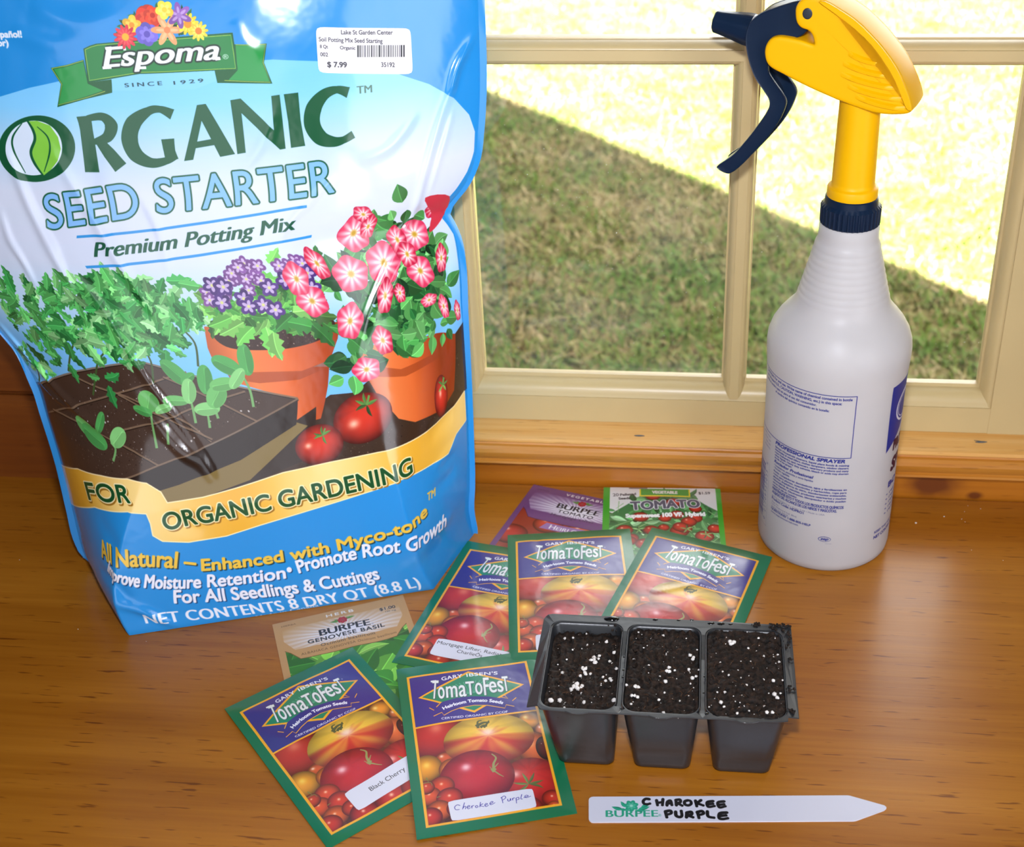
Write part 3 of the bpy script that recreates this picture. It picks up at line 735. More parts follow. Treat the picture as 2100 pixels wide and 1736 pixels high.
for ch, dz in tc_:
    c = glyphs(ch); q = np.concatenate(c); mid = q.mean(0)
    g = [np.stack([-(k[:, 1]-mid[1]), (k[:, 0]-mid[0])], 1)*2.6/CAP+np.array([xd-3.2, zb2-dz-0.5]) for k in c]
    lab.blend(lab.cover([lab.px(k) for k in g]), NAVY)
for i, t in enumerate(('HDPRO1 MOEX', 'LOT 09 2 USA', 'PARA USO', 'SOLAMENTE')): col_(t, zt2+19-i*2.8, 1.2, 0.0, xd-0.6)
# the front label, seen edge-on at the right
r1 = bottle_mm(cb(1150, 215))[0]; r2 = bottle_mm(cb(1076, 760))[0]
fx = r1[0]; lab.poly([(fx, r1[1]), (fx+48, r1[1]+3), (fx+48, r1[1]-12), (fx+0.5, r2[1])], NAVY, mm=True)
lab.poly([(fx+0.5, r2[1]), (fx+48, r1[1]-14), (fx+48, r1[1]-12), (fx+2, r2[1]+3)], NAVY, mm=True)
oc = bottle_mm(cb(1215, 360))[0]+np.array([6, 0])
def ringp(c, rx, ry, col, w_):
    a_ = np.linspace(0, 2*np.pi, 60); lab.line(np.stack([c[0]+rx*np.cos(a_), c[1]+ry*np.sin(a_)], 1), w_, col, mm=True)
lab.ellipse(oc, 13, 11.5, (235, 235, 245)); lab.ellipse(oc, 11.5, 10, NAVY); ringp(oc, 10, 8.5, (235, 235, 245), 0.6)
MAR = (70, 24, 60)
lx = bottle_mm(cb(1160, 640))[0]
text(lab, 'PROFESSIONAL', (lx[0], lx[1]-7), (lx[0]+48, lx[1]-7), capmm=7, color=MAR, bold=0.8, mm=True)
lx = bottle_mm(cb(1142, 790))[0]; text(lab, 'SPRAYER', (lx[0], lx[1]-9), (lx[0]+48, lx[1]-9), capmm=9, color=MAR, bold=0.9, shear=0.2, mm=True)
lx = bottle_mm(cb(1110, 1010))[0]; text(lab, 'BOTELLA', (lx[0], lx[1]-1), (lx[0]+40, lx[1]-1), capmm=4, color=NAVY, bold=0.4, mm=True)
for i in range(5): text(lab, '\u2022 resistente', (lx[0]-1.5, lx[1]-7-i*3.6), (lx[0]+30, lx[1]-7-i*3.6), capmm=1.9, color=NAVY, bold=0.15, mm=True)
lx = bottle_mm(cb(997, 1395))[0]; text(lab, 'KEEP THIS AND ALL PRODUCTS', lx, lx+np.array([44, 0]), capmm=1.7, color=NAVY, bold=0.14, mm=True)
lx = bottle_mm(cb(990, 1440))[0]; text(lab, 'NET CONTENTS 32 FL. OZ.', lx, lx+np.array([40, 0]), capmm=2.2, color=NAVY, bold=0.2, mm=True)
img_lab = lab.image('bottle print')

# shader: milky, a little light coming through
ti = nb.nodes.new('ShaderNodeTexImage'); ti.image = img_lab; ti.extension = 'CLIP'; ti.interpolation = 'Cubic'
uvn = nb.nodes.new('ShaderNodeUVMap'); L.new(uvn.outputs[0], ti.inputs['Vector'])
tcb = nb.nodes.new('ShaderNodeTexCoord'); nzb = nb.nodes.new('ShaderNodeTexNoise'); nzb.inputs['Scale'].default_value = 40
L.new(tcb.outputs['Object'], nzb.inputs['Vector'])
mixc = nb.nodes.new('ShaderNodeMix'); mixc.data_type = 'RGBA'
mixc.inputs['A'].default_value = lin4((216, 213, 213)); mixc.inputs['B'].default_value = lin4((226, 222, 220)); L.new(nzb.outputs['Fac'], mixc.inputs['Factor'])
mixp = nb.nodes.new('ShaderNodeMix'); mixp.data_type = 'RGBA'
L.new(ti.outputs['Alpha'], mixp.inputs['Factor']); L.new(mixc.outputs['Result'], mixp.inputs['A']); L.new(ti.outputs['Color'], mixp.inputs['B'])
L.new(mixp.outputs['Result'], bb.inputs['Base Color']); bb.inputs['Roughness'].default_value = 0.38; bb.inputs['Specular IOR Level'].default_value = 0.35
tlb = nb.nodes.new('ShaderNodeBsdfTranslucent'); L.new(mixp.outputs['Result'], tlb.inputs['Color'])
trb = nb.nodes.new('ShaderNodeBsdfTransparent')
s1 = nb.nodes.new('ShaderNodeMixShader'); s1.inputs[0].default_value = 0.38; L.new(bb.outputs[0], s1.inputs[1]); L.new(tlb.outputs[0], s1.inputs[2])
s2 = nb.nodes.new('ShaderNodeMixShader'); L.new(s1.outputs[0], s2.inputs[1]); L.new(trb.outputs[0], s2.inputs[2])
inv = nb.nodes.new('ShaderNodeMath'); inv.operation = 'MULTIPLY_ADD'; L.new(ti.outputs['Alpha'], inv.inputs[0]); inv.inputs[1].default_value = -0.17; inv.inputs[2].default_value = 0.17
L.new(inv.outputs[0], s2.inputs[0]); L.new(s2.outputs[0], nb.nodes['Material Output'].inputs['Surface'])

def bottle_body():
    n = 128; V = []; UV = []; F = []; loop = pf + inner[::-1]; k = len(loop)
    for (r, z) in loop:
        for j in range(n+1):
            a = TH0-math.pi+2*math.pi*j/n
            V.append((r*math.cos(a), r*math.sin(a), z)); UV.append((((2*math.pi*j/n-math.pi)+LAB_A)/(2*LAB_A), (z*1000-LAB_Z0)/LAB_H))
    for i in range(k-1):
        for j in range(n):
            F.append((i*(n+1)+j, i*(n+1)+j+1, (i+1)*(n+1)+j+1, (i+1)*(n+1)+j))
    o = mesh_np('body', V, F, mb, bot, uv=UV)
    # the inner wall carries no print
    uvl = o.data.uv_layers[0]
    idx = np.empty(len(o.data.loops), np.int32); o.data.loops.foreach_get('vertex_index', idx); u = np.empty(len(idx)*2, np.float32); uvl.data.foreach_get('uv', u); u = u.reshape(-1, 2)
    u[idx >= len(pf)*(n+1)] = (-5, -5); uvl.data.foreach_set('uv', u.ravel())
    bm = bmesh.new(); bm.from_mesh(o.data); bmesh.ops.remove_doubles(bm, verts=bm.verts, dist=1e-7); bmesh.ops.recalc_face_normals(bm, faces=bm.faces); bm.to_mesh(o.data); bm.free()
    return o
bottle_body()
M_LIQ = plain('cloudy water', (205, 208, 222), 0.1, 0.01, 10)
liq = [(0.0, 0.0016), (0.0375, 0.0016), (0.0412, 0.006), (0.0413, 0.09), (0.0411, 0.0905), (0.0, 0.0905)]
lathe('liquid', liq, M_LIQ, bot, 64)['label'] = 'water filling the lower half of the bottle'
M_NAVY = plain('navy plastic', (12, 30, 52), 0.36, 0.03, 40, 0.05, 300, spec=0.28)
M_YEL = plain('yellow plastic', (230, 170, 0), 0.42, 0.015, 30, 0.04, 200, spec=0.2)
M_CLEAR = plain('pale translucent plastic', (200, 200, 205), 0.25)
M_DARK = plain('dark socket', (32, 38, 46), 0.5)
# screw cap with grip ribs
def cap():
    V = []; F = []; n = 180; rows = [(15.6, 224.6), (16.4, 225.0), (16.9, 226.2), (16.9, 236.2), (16.0, 237.4), (15.4, 238.2), (15.2, 241.6), (14.6, 242.2), (11.0, 242.2)]
    for k, (r, z) in enumerate(rows):
        for j in range(n):
            rib = 0.55 if (j % 5) in (0, 1) and k in (2, 3) else 0.0
            V.append(((r+rib)*math.cos(2*math.pi*j/n)/1000, (r+rib)*math.sin(2*math.pi*j/n)/1000, z/1000))
    for i in range(len(rows)-1):
        for j in range(n): F.append((i*n+j, i*n+(j+1) % n, (i+1)*n+(j+1) % n, (i+1)*n+j))
    F.append(tuple(range(n-1, -1, -1))); F.append(tuple((len(rows)-1)*n+j for j in range(n)))
    o = mesh_np('screw_cap', V, F, M_NAVY, bot); fix_normals(o); autosmooth(o, 25)
cap()
tube = [(0.0, 241.8), (14.4, 241.8), (14.5, 242.4), (14.5, 247.0), (14.1, 247.8), (13.2, 248.2), (12.4, 249.0), (12.2, 251), (11.5, 292), (11.4, 303), (0.0, 303)]
nk = lathe('neck_tube', [(r/1000, z/1000) for r, z in tube], M_YEL, bot, 64)
# trigger head: a shaped yellow shell with a dark blue lever, in a plane turned 20 degrees from the window
HA = R(20); HD = Vector((math.cos(HA), -math.sin(HA), 0)); HN = Vector((math.sin(HA), math.cos(HA), 0))
def hp(d, z, n): v = HD*d+HN*n; return (v.x/1000, v.y/1000, z/1000)
def slab(name, outline, levels, mat, parent=bot, smooth=6, ang=40):
    """outline (d,z) extruded across the head; levels = [(offset n, inset)]"""
    P = spline(outline, smooth, True) if smooth else np.asarray(outline, float); n = len(P)
    area = np.sum(P[:, 0]*np.roll(P[:, 1], -1)-P[:, 1]*np.roll(P[:, 0], -1)); 
    if area < 0: P = P[::-1]
    T = np.roll(P, -2, 0)-np.roll(P, 2, 0); T /= np.maximum(np.hypot(T[:, 0], T[:, 1]), 1e-9)[:, None]; N = np.stack([T[:, 1], -T[:, 0]], 1)
    V = []; F = []
    for off, ins in levels:
        Q = P-N*ins
        V += [hp(q[0], q[1], off) for q in Q]
    for i in range(len(levels)-1):
        for j in range(n): F.append((i*n+j, i*n+(j+1) % n, (i+1)*n+(j+1) % n, (i+1)*n+j))
    F.append(tuple(range(n-1, -1, -1))); F.append(tuple((len(levels)-1)*n+j for j in range(n)))
    o = mesh_np(name, V, F, mat, parent)
    bm = bmesh.new(); bm.from_mesh(o.data); bmesh.ops.triangulate(bm, faces=[f for f in bm.faces if len(f.verts) > 4]); bmesh.ops.recalc_face_normals(bm, faces=bm.faces); bm.to_mesh(o.data); bm.free()
    autosmooth(o, ang); md = o.modifiers.new('weighted', 'WEIGHTED_NORMAL'); md.keep_sharp = True; md.weight = 80; return o
body = [(-27.3, 355.6), (-33.1, 353.9), (-36.2, 350.2), (-36.7, 346.0), (-35.6, 341.2), (-33.0, 338.5), (-28.9, 337.3), (-26.6, 335.0), (-25.2, 330.8), (-26.5, 330.4), (-32.5, 331.8), (-39.4, 332.6), (-45.5, 332.7),
        (-49.8, 330.9), (-52.2, 327.1), (-52.7, 322.8), (-51.3, 317.8), (-48.0, 314.7), (-41.7, 312.1), (-34.5, 309.2), (-25.6, 305.9), (-16.7, 303.0), (-9.7, 300.8), (-1.0, 298.4), (6.5, 296.7), (12, 295.9), (20, 296.1), (27.6, 297.3), (30.6, 299.0), (31.3, 301.5),
        (28.8, 308.2), (23.8, 317.6), (18.7, 325), (12, 332.4), (5.6, 338.4), (-2.7, 345.0), (-11.5, 350.0), (-20.2, 354.0)]
head = slab('trigger_head', body, [(-13.6, 2.6), (-13.5, 1.3), (-13.0, 0.5), (-12.0, 0.0), (-4, -0.4), (4, -0.4), (12.0, 0.0), (13.0, 0.5), (13.5, 1.3), (13.6, 2.6)], M_YEL)
# the raised rear cheek and the sunk grip ribs on the near and far side
ribs = [((-5.5, 327.6), (13.2, 323.8)), ((-8.0, 322.0), (17.8, 317.4)), ((-8.8, 316.0), (22.0, 311.2)), ((-4.5, 309.9), (24.8, 305.6)), ((0.2, 304.7), (27.4, 300.7))]
for (a, b) in ribs:
    for sd in (-1, 1):
        a_, b_ = np.array(a), np.array(b); m_ = (a_+b_)/2+np.array([0, -1.0]); cl = spline([a_, m_, b_], 8)
        up_ = np.array([0.15, 1.0]); V = []; F = []
        for q in cl:
            s_ = math.sin(math.pi*min(1, max(0, (q[0]-a_[0])/(b_[0]-a_[0])*0.9+0.05)))
            for (dz_, dn) in ((-1.7, -0.3), (-1.5, 1.5), (0.3, 1.7), (1.3, 0.4), (1.6, -0.4)):
                V.append(hp(q[0]+up_[0]*dz_, q[1]+up_[1]*dz_, sd*(13.4+dn*min(1, 1.6*s_))))
        for i in range(len(cl)-1):
            for j in range(4): F.append((i*5+j, i*5+j+1, (i+1)*5+j+1, (i+1)*5+j))
        F += [(0, 1, 2, 3, 4), tuple((len(cl)-1)*5+j for j in (4, 3, 2, 1, 0))]
        o = mesh_np('grip_rib', V, F, M_YEL, head); fix_normals(o); autosmooth(o, 50)
cheek = [(-24, 353.2), (-17, 348.8), (-6.3, 342.3), (5.2, 333.6), (13.4, 324.5), (19.1, 316.8), (24.0, 308.0), (27.6, 301.0), (30.8, 299.4), (31.3, 301.5), (28.8, 308.2), (23.8, 317.6), (18.7, 325), (12, 332.4), (5.6, 338.4), (-2.7, 345.0), (-11.5, 350.0), (-20.2, 354.0)]
for sd in (-1, 1): slab('rear_cheek', cheek, [(sd*13.0, 0.25), (sd*14.3, 0.25), (sd*14.9, 0.8)], M_YEL, head, smooth=3)
for sd in (-1, 1):
    a_ = np.linspace(0, 2*np.pi, 24, endpoint=False)
    slab('pivot_pin', np.stack([-29.6+2.7*np.cos(a_), 346.6+3.0*np.sin(a_)], 1), [(sd*12.5, 0), (sd*13.9, 0), (sd*14.15, 0.5)], M_DARK, head, smooth=0)
# underside tongue
slab('piston_guide', [(-37.5, 311.5), (-37, 308.6), (-30, 305.6), (-12, 299.6), (-8, 300), (-12, 303)], [(-6, 0.4), (-6.5, 0), (6.5, 0), (6, 0.4)], M_YEL, head, smooth=0)
trig = [(-31, 352.6), (-35.9, 352.1), (-41.7, 350.2), (-49.3, 347.2), (-57.0, 343.6), (-62.1, 339.0), (-64.3, 334.4), (-64.9, 328.4), (-63.9, 321.6), (-61.8, 314.8), (-58.3, 307.3), (-53.0, 300.4), (-49.8, 296.0), (-49.2, 292.3), (-51.0, 287.7), (-55.6, 279.9),
        (-61.6, 270.9), (-69.6, 260.5), (-78.6, 252.8), (-78.4, 250.3), (-73.6, 248.5), (-70.6, 249.1), (-65.5, 253.5), (-57.5, 263.0), (-48.9, 274.3), (-43.1, 284.1), (-40.2, 292.0), (-39.8, 296.1), (-42.2, 300.2), (-47.0, 305.8), (-50.6, 310.7), (-51.4, 315.0),
        (-52.6, 319.1), (-52.6, 324.0), (-50.8, 328.9), (-46.2, 331.4), (-37.2, 331.6), (-30.5, 336.0), (-27, 345)]
trg = slab('trigger', trig, [(-9.8, 0.8), (-10.2, 0.2), (-9.4, -0.15), (-7.6, 0.0), (-7.4, 0.6)], M_NAVY)
slab('far_flange', trig, [(10.4, 0.6), (10.6, 0.0), (12.4, -0.15), (13.2, 0.2), (12.8, 0.8)], M_NAVY, trg)
# web across the front of the lever
front = [(-36, 352.0), (-41.7, 350.0), (-49.3, 347.0), (-57.0, 343.4), (-62.1, 338.8), (-64.2, 334.4), (-64.7, 328.4), (-63.7, 321.6), (-61.6, 314.8), (-58.1, 307.3), (-52.8, 300.4), (-49.6, 296.0), (-49.0, 292.3), (-50.8, 287.7), (-55.4, 279.9), (-61.4, 270.9), (-69.4, 260.5), (-77.6, 253)]
fs = spline(front, 5); tn = np.gradient(fs, axis=0); tn /= np.hypot(tn[:, 0], tn[:, 1])[:, None]; nn_ = np.stack([-tn[:, 1], tn[:, 0]], 1)
web = np.concatenate([fs, (fs+nn_*2.2)[::-1]])
slab('lever_web', web, [(-9.2, 0), (12.2, 0)], M_NAVY, trg, smooth=0)
# nozzle
def nozzle():
    a = np.array([-64.0, 331.2]); b = np.array([-86.2, 334.6]); d = (b-a)/np.hypot(*(b-a)); u = np.array([-d[1], d[0]])
    u = -u if u[1] < 0 else u
    prof = [(-1.0, 5.2), (0.5, 9.4), (4, 9.2), (12, 7.8), (19, 6.8), (22.2, 6.5), (22.9, 5.9), (22.9, 2.0), (20.5, 1.6), (20.5, 0.0)]
    V = []; F = []; n = 40
    for (t, r) in prof:
        for j in range(n):
            th = 2*math.pi*j/n; flat = 1.0 if r < 3 else min(1.0, 0.94/max(abs(math.cos((th+math.pi/8) % (math.pi/4)-math.pi/8)), 0.5))
            c = a+d*t+u*(r*flat*math.sin(th)); V.append(hp(c[0], c[1], r*flat*math.cos(th)))
    for i in range(len(prof)-1):
        for j in range(n): F.append((i*n+j, i*n+(j+1) % n, (i+1)*n+(j+1) % n, (i+1)*n+j))
    F.append(tuple(range(n)))
    o = mesh_np('nozzle', V, F, M_NAVY, bot); fix_normals(o); autosmooth(o, 30)
    V = []; F = []
    for (t, r) in ((-4.5, 7.6), (-2.5, 8.9), (0.4, 9.0), (0.9, 8.2)):
        for j in range(n):
            th = 2*math.pi*j/n; c = a+d*t+u*r*math.sin(th); V.append(hp(c[0], c[1], r*math.cos(th)))
    for i in range(3):
        for j in range(n): F.append((i*n+j, i*n+(j+1) % n, (i+1)*n+(j+1) % n, (i+1)*n+j))
    F += [tuple(range(n)), tuple(3*n+j for j in range(n))]
    o = mesh_np('nozzle_collar', V, F, M_CLEAR, bot); fix_normals(o); autosmooth(o, 30)
nozzle()

# ------------------------------------------------------------------ black three-cell seed tray with its soil
tray = empty('seed_tray', (-0.011, 0.52, 0.0))
tag(tray, 'black plastic three-cell seedling tray filled with potting soil, resting on seed packets', 'seed tray')
M_BLACK = plain('black tray plastic', (34, 36, 39), 0.36, 0.05, 60, 0.08, 250, spec=0.8)
def tray_z(x): return 0.0013-0.0013*min(1, max(0, (x+0.07)/0.11))
def skew(x, y): return y+(x+0.011)*0.012
def rrect(x0, x1, y0, y1, rs, n=6):
    """rounded rectangle, corner radii (front-left, front-right, back-right, back-left), counter-clockwise from the front left"""
    out = []
    for (cx, cy, r, a0) in ((x0+rs[0], y0+rs[0], rs[0], 180), (x1-rs[1], y0+rs[1], rs[1], 270), (x1-rs[2], y1-rs[2], rs[2], 0), (x0+rs[3], y1-rs[3], rs[3], 90)):
        for i in range(n+1):
            a = R(a0+90*i/n); out.append((cx+r*math.cos(a), cy+r*math.sin(a)))
    return out
ZT = 0.0445
CELLS = [(-0.0750, -0.0346, -0.0510), (-0.0321, 0.0086, -0.0106), (0.0111, 0.0532, 0.0312)]   # opening x0, x1, foot centre
CY0, CY1, FY0, FY1 = 0.4905, 0.5585, 0.4945, 0.5440
def cell_loop(i, t, n=6):
    x0, x1, fc = CELLS[i]; fw = 0.0148
    e = t
    a0 = x0+(fc-fw-x0)*e; a1 = x1+(fc+fw-x1)*e; b0 = CY0+(FY0-CY0)*e; b1 = CY1+(FY1-CY1)*e
    r = 0.0075+(0.0042-0.0075)*e
    return rrect(a0, a1, b0, b1, (r, r, r*0.8, r*0.8), n)
def tray_rim():
    bm = bmesh.new()
    outer = [(-0.0812, 0.4925)] + [(-0.0754, 0.4918), (-0.0738, 0.4893)]
    for i in range(3):
        x0, x1, _ = CELLS[i]; xm = (x0+x1)/2
        outer += [(x0+0.007, 0.4887), (xm-0.006, 0.4884), (xm-0.003, 0.4872), (xm, 0.4868), (xm+0.003, 0.4872), (xm+0.006, 0.4884), (x1-0.006, 0.4887)]
        if i < 2: outer += [(x1+0.00125, 0.4887)]
    outer += [(0.0530, 0.4896), (0.0532, 0.4925), (0.0588, 0.4928), (0.0584, 0.5645)]
    outer += [(-0.0750, 0.5645), (-0.0775, 0.5638), (-0.0790, 0.5622), (-0.0797, 0.5600)]
    def loop(pts):
        vs = [bm.verts.new((x, skew(x, y), ZT+tray_z(x))) for x, y in pts]
        return [bm.edges.new((vs[i], vs[(i+1) % len(vs)])) for i in range(len(vs))]
    E = loop(outer)
    for i in range(3): E += loop(cell_loop(i, 0.0))
    bmesh.ops.triangle_fill(bm, use_beauty=True, use_dissolve=False, edges=E)
    bmesh.ops.subdivide_edges(bm, edges=[e for e in bm.edges if e.calc_length() > 0.012], cuts=2, use_grid_fill=False)
    for v in bm.verts:
        for xd in (-0.03335, 0.00985):
            if abs(v.co.x-xd) < 0.0035 and 0.494 < v.co.y < 0.552: v.co.z -= 0.0020
        if v.co.x < -0.0780: v.co.z -= 0.0022*(1-(v.co.y-0.49)/0.09)     # the left flange droops a little
        if v.co.x > 0.056: v.co.z -= 0.0008
    bmesh.ops.recalc_face_normals(bm, faces=bm.faces)
    me = bpy.data.meshes.new('rim'); bm.to_mesh(me); bm.free(); me.materials.append(M_BLACK)
    o = link('rim', me); md = o.modifiers.new('sheet', 'SOLIDIFY'); md.thickness = 0.0008; md.offset = -1 if me.polygons[0].normal.z > 0 else 1
    b2 = o.modifiers.new('soft', 'BEVEL'); b2.width = 0.0003; b2.segments = 2; b2.limit_method = 'ANGLE'; b2.angle_limit = R(50)
    return put(o, tray)
tray_rim()
for i in range(3):
    V = []; F = []; levels = [(0.0, 0.0)]+[(t, 0) for t in (0.04, 0.12, 0.25, 0.4, 0.55, 0.68, 0.74, 0.80, 0.88, 0.95, 0.985)]
    n = len(cell_loop(i, 0)); ph = rng.random()*6
    for t, _ in levels:
        tt = t if t < 0.97 else 0.97
        for k, (x, y) in enumerate(cell_loop(i, tt)):
            cx = CELLS[i][2]; cy = (FY0+FY1)/2; ins = 0.0 if t < 0.97 else 0.06
            dent = 0.0
            if 0.6 < t < 0.93 and k < 14: dent = 0.0012*math.sin((t-0.6)/0.33*math.pi)*(0.5+0.5*math.sin(k*1.1+ph+t*9))
            zb = ZT+tray_z(x)-0.0004-t*(ZT-0.0006)
            V.append((x+(cx-x)*ins, skew(x, y+(cy-y)*ins+dent), zb if t < 0.98 else tray_z(x)+0.0004))
    L_ = len(levels)
    for a in range(L_-1):
        for k in range(n): F.append((a*n+k, a*n+(k+1) % n, (a+1)*n+(k+1) % n, (a+1)*n+k))
    F.append(tuple((L_-1)*n+k for k in range(n)))
    o = mesh_np('cell', V, F, M_BLACK); fix_normals(o); autosmooth(o, 50)
    md = o.modifiers.new('sheet', 'SOLIDIFY'); md.thickness = 0.0006; md.offset = -1
    put(o, tray)
# soil: crumbly peat with perlite
ms, ns, bs = new_mat('damp potting soil'); L = ns.links
tcs = ns.nodes.new('ShaderNodeTexCoord'); n1 = ns.nodes.new('ShaderNodeTexNoise'); n1.inputs['Scale'].default_value = 420; n1.inputs['Detail'].default_value = 5
L.new(tcs.outputs['Object'], n1.inputs['Vector']); c1 = ns.nodes.new('ShaderNodeValToRGB'); q = c1.color_ramp.elements
q[0].position = 0.35; q[0].color = lin4((14, 10, 7)); q[1].position = 0.75; q[1].color = lin4((54, 37, 25)); L.new(n1.outputs['Fac'], c1.inputs['Fac']); L.new(c1.outputs[0], bs.inputs['Base Color'])
bs.inputs['Roughness'].default_value = 0.75; bs.inputs['Specular IOR Level'].default_value = 0.3
bps = ns.nodes.new('ShaderNodeBump'); bps.inputs['Strength'].default_value = 0.8; bps.inputs['Distance'].default_value = 0.001; L.new(n1.outputs['Fac'], bps.inputs['Height']); L.new(bps.outputs[0], bs.inputs['Normal'])
M_PERL = plain('white perlite', (238, 232, 226), 0.8, 0.06, 300, 0.6, 900)
M_FIBRE = plain('peat fibre', (96, 62, 34), 0.8, 0.1, 300)
def pebbles(name, spots, mat, parent, squash=0.8, rough=0.25):
    V = []; F = []; bm = bmesh.new(); bmesh.ops.create_icosphere(bm, subdivisions=2, radius=1.0)
    bv = np.array([v.co[:] for v in bm.verts]); bf = [[v.index for v in f.verts] for f in bm.faces]; bm.free()
    for (x, y, z, r) in spots:
        k = 1+rough*rng.standard_normal(len(bv))*0.6; S = np.array([1, 0.75+0.4*rng.random(), squash])*r
        a = rng.random()*6.28; P = bv*k[:, None]*S; P = P@np.array([[math.cos(a), math.sin(a), 0], [-math.sin(a), math.cos(a), 0], [0, 0, 1]])
        o = len(V); V += list(P+np.array([x, y, z])); F += [[o+i for i in f] for f in bf]
    return mesh_np(name, V, F, mat, parent)
SOILZ = [0.0385, 0.0412, 0.0432]
PL = [[(258,225,9),(303,241,6),(380,258,8),(405,237,7),(483,262,9),(300,300,5),(268,345,5),(524,320,10),(500,350,7),(515,360,6),(420,350,18),(440,335,11),(245,415,9),(370,398,13),(365,430,12),(395,415,7),(536,400,8),(463,445,7),(500,463,11),(305,462,6),(320,495,16),(315,515,15),(345,520,7),(520,560,13),(360,575,10),(205,580,16),(180,570,8),(255,603,7),(375,215,5),(383,622,7)],
      [(787,222,9),(912,230,6),(970,295,5),(935,333,12),(630,345,6),(710,385,5),(822,415,13),(850,415,6),(925,405,8),(978,405,5),(965,440,8),(945,455,10),(800,468,10),(590,490,8),(645,502,12),(640,550,12),(615,590,6),(765,575,8),(795,535,6),(878,572,6),(790,630,9),(770,440,5),(925,545,5),(870,655,6),(655,205,5),(683,292,4),(805,320,4),(935,480,5)],
      [(1145,255,16),(1160,270,10),(1245,292,6),(1300,240,6),(1330,325,7),(1405,322,7),(1290,308,5),(1412,365,7),(1395,368,5),(1095,375,5),(1108,418,5),(1140,440,6),(1190,405,4),(1235,485,8),(1275,515,5),(1328,455,6),(1380,465,9),(1430,458,5),(1390,545,14),(1420,525,6),(1120,520,8),(1078,525,5),(1098,582,10),(1115,610,6),(1225,605,6),(1335,590,5),(1185,650,7),(1345,645,9),(1375,642,8),(1240,198,4),(1310,648,5),(1035,600,5),(1250,625,5)]]
def table_pt(px, py, z):
    px, py = float(px), float(py)
    d = ((px-1150)/F_PX)*AX_R-((py-768)/F_PX)*AX_U+AX_F; t = (z-CAM_H)/d.z; return d.x*t, d.y*t
for i in range(3):
    x0, x1, fc = CELLS[i]; nx, ny = 64, 100; zs = SOILZ[i]
    xs = np.linspace(x0+0.0008, x1-0.0008, nx); ys = np.linspace(CY0+0.0006, CY1-0.0012, ny); X, Y = np.meshgrid(xs, ys)
    u = (X-(x0+x1)/2)/((x1-x0)/2); v = (Y-(CY0+CY1)/2)/((CY1-CY0)/2)
    N = np.zeros_like(X)
    for k in range(40):
        fx, fy, ph_ = rng.normal(0, 900), rng.normal(0, 900), rng.random()*6.28; N += np.sin(X*fx+Y*fy+ph_)/40**0.5
    crumb = np.abs(rng.standard_normal(X.shape))*0.00035
    tt = (0.006 if i == 0 else 0.003)
    Z = zs+0.0008*N+crumb+(0.001*(1-u*u) if i else 0.0)-0.0010*np.clip(np.abs(u)-0.7, 0, 1)*3*0.3
    # keep inside the rounded corners by pulling points in
    e = np.clip((ZT-zs)/ZT, 0, 1); a0, a1 = x0+(fc-0.0148-x0)*e, x1+(fc+0.0148-x1)*e
    Xi = a0+(X-x0)/(x1-x0)*(a1-a0)
    cr = (np.abs(u)**6+np.abs(v)**6); k_ = np.where(cr > 1, cr**(-1/6.0), 1.0); cxm, cym = (a0+a1)/2, (CY0+CY1)/2
    Xi = cxm+(Xi-cxm)*k_; Yi = cym+(Y-cym)*k_
    tz = np.vectorize(tray_z)(Xi)
    V = np.stack([Xi, skew(Xi, Yi), Z+tz], -1).reshape(-1, 3)
    low = V.copy(); rim_i = [j for j in range(nx)]+[(r_+1)*nx-1 for r_ in range(1, ny)]+[ny*nx-1-j for j in range(1, nx)]+[(ny-1-r_)*nx for r_ in range(1, ny-1)]
    F = [(r_*nx+j, r_*nx+j+1, (r_+1)*nx+j+1, (r_+1)*nx+j) for r_ in range(ny-1) for j in range(nx-1)]
    base = len(V); cc = V.mean(0)
    sk = np.array([[cc[0]+(V[j][0]-cc[0])*0.93, cc[1]+(V[j][1]-cc[1])*0.95, V[j][2]-0.010] for j in rim_i]); V = np.concatenate([V, sk]); m_ = len(rim_i)
    F += [(rim_i[j], base+j, base+(j+1) % m_, rim_i[(j+1) % m_]) for j in range(m_)]+[tuple(base+j for j in range(m_))]
    o = mesh_np('potting_soil', V, F, ms); fix_normals(o)
    tag(o, ('dark potting soil with large perlite pieces in the tray cell nearest the seed packets', 'dark potting soil in the middle cell of the black tray', 'heaped dark potting soil in the tray cell farthest from the seed packets')[i], 'soil', kind='stuff')
    def on(x, y):
        j = int(np.clip(round((x-x0)/(x1-x0)*(nx-1)), 0, nx-1)); r_ = int(np.clip(round((y-CY0)/(CY1-CY0)*(ny-1)), 0, ny-1)); return V[r_*nx+j][2]
    spots = []
    for (a, b, r) in PL[i]:
        x, y = table_pt(1060+a/2.625, 1220+b/2.625, zs+tray_z(fc)+0.0006)
        if not (x0 < x < x1 and CY0-0.002 < y < CY1): continue
        rr = r*0.000128
        if r > 10:
            for _ in range(3): spots.append((x+rng.normal()*rr*0.7, y+rng.normal()*rr*0.7, on(x, y)+rr*0.3, rr*0.62))
        else: spots.append((x, y, on(x, y)+rr*0.25, rr*0.85))
    for _ in range(60):
        x, y = x0+0.003+rng.random()*(x1-x0-0.006), CY0+0.002+rng.random()*0.062; spots.append((x, y, on(x, y)+0.0001, 0.00012+0.0003*rng.random()**2))
    pebbles('perlite', spots, M_PERL, o)['kind'] = 'stuff'
    crumbs = []
    for _ in range(420):
        x, y = x0+0.002+rng.random()*(x1-x0-0.004), CY0+0.0015+rng.random()*0.064; crumbs.append((x, y, on(x, y), 0.0002+0.0006*rng.random()**2))
    pebbles('crumbs', crumbs, ms, o, rough=0.4)['kind'] = 'stuff'
    V2 = []; F2 = []
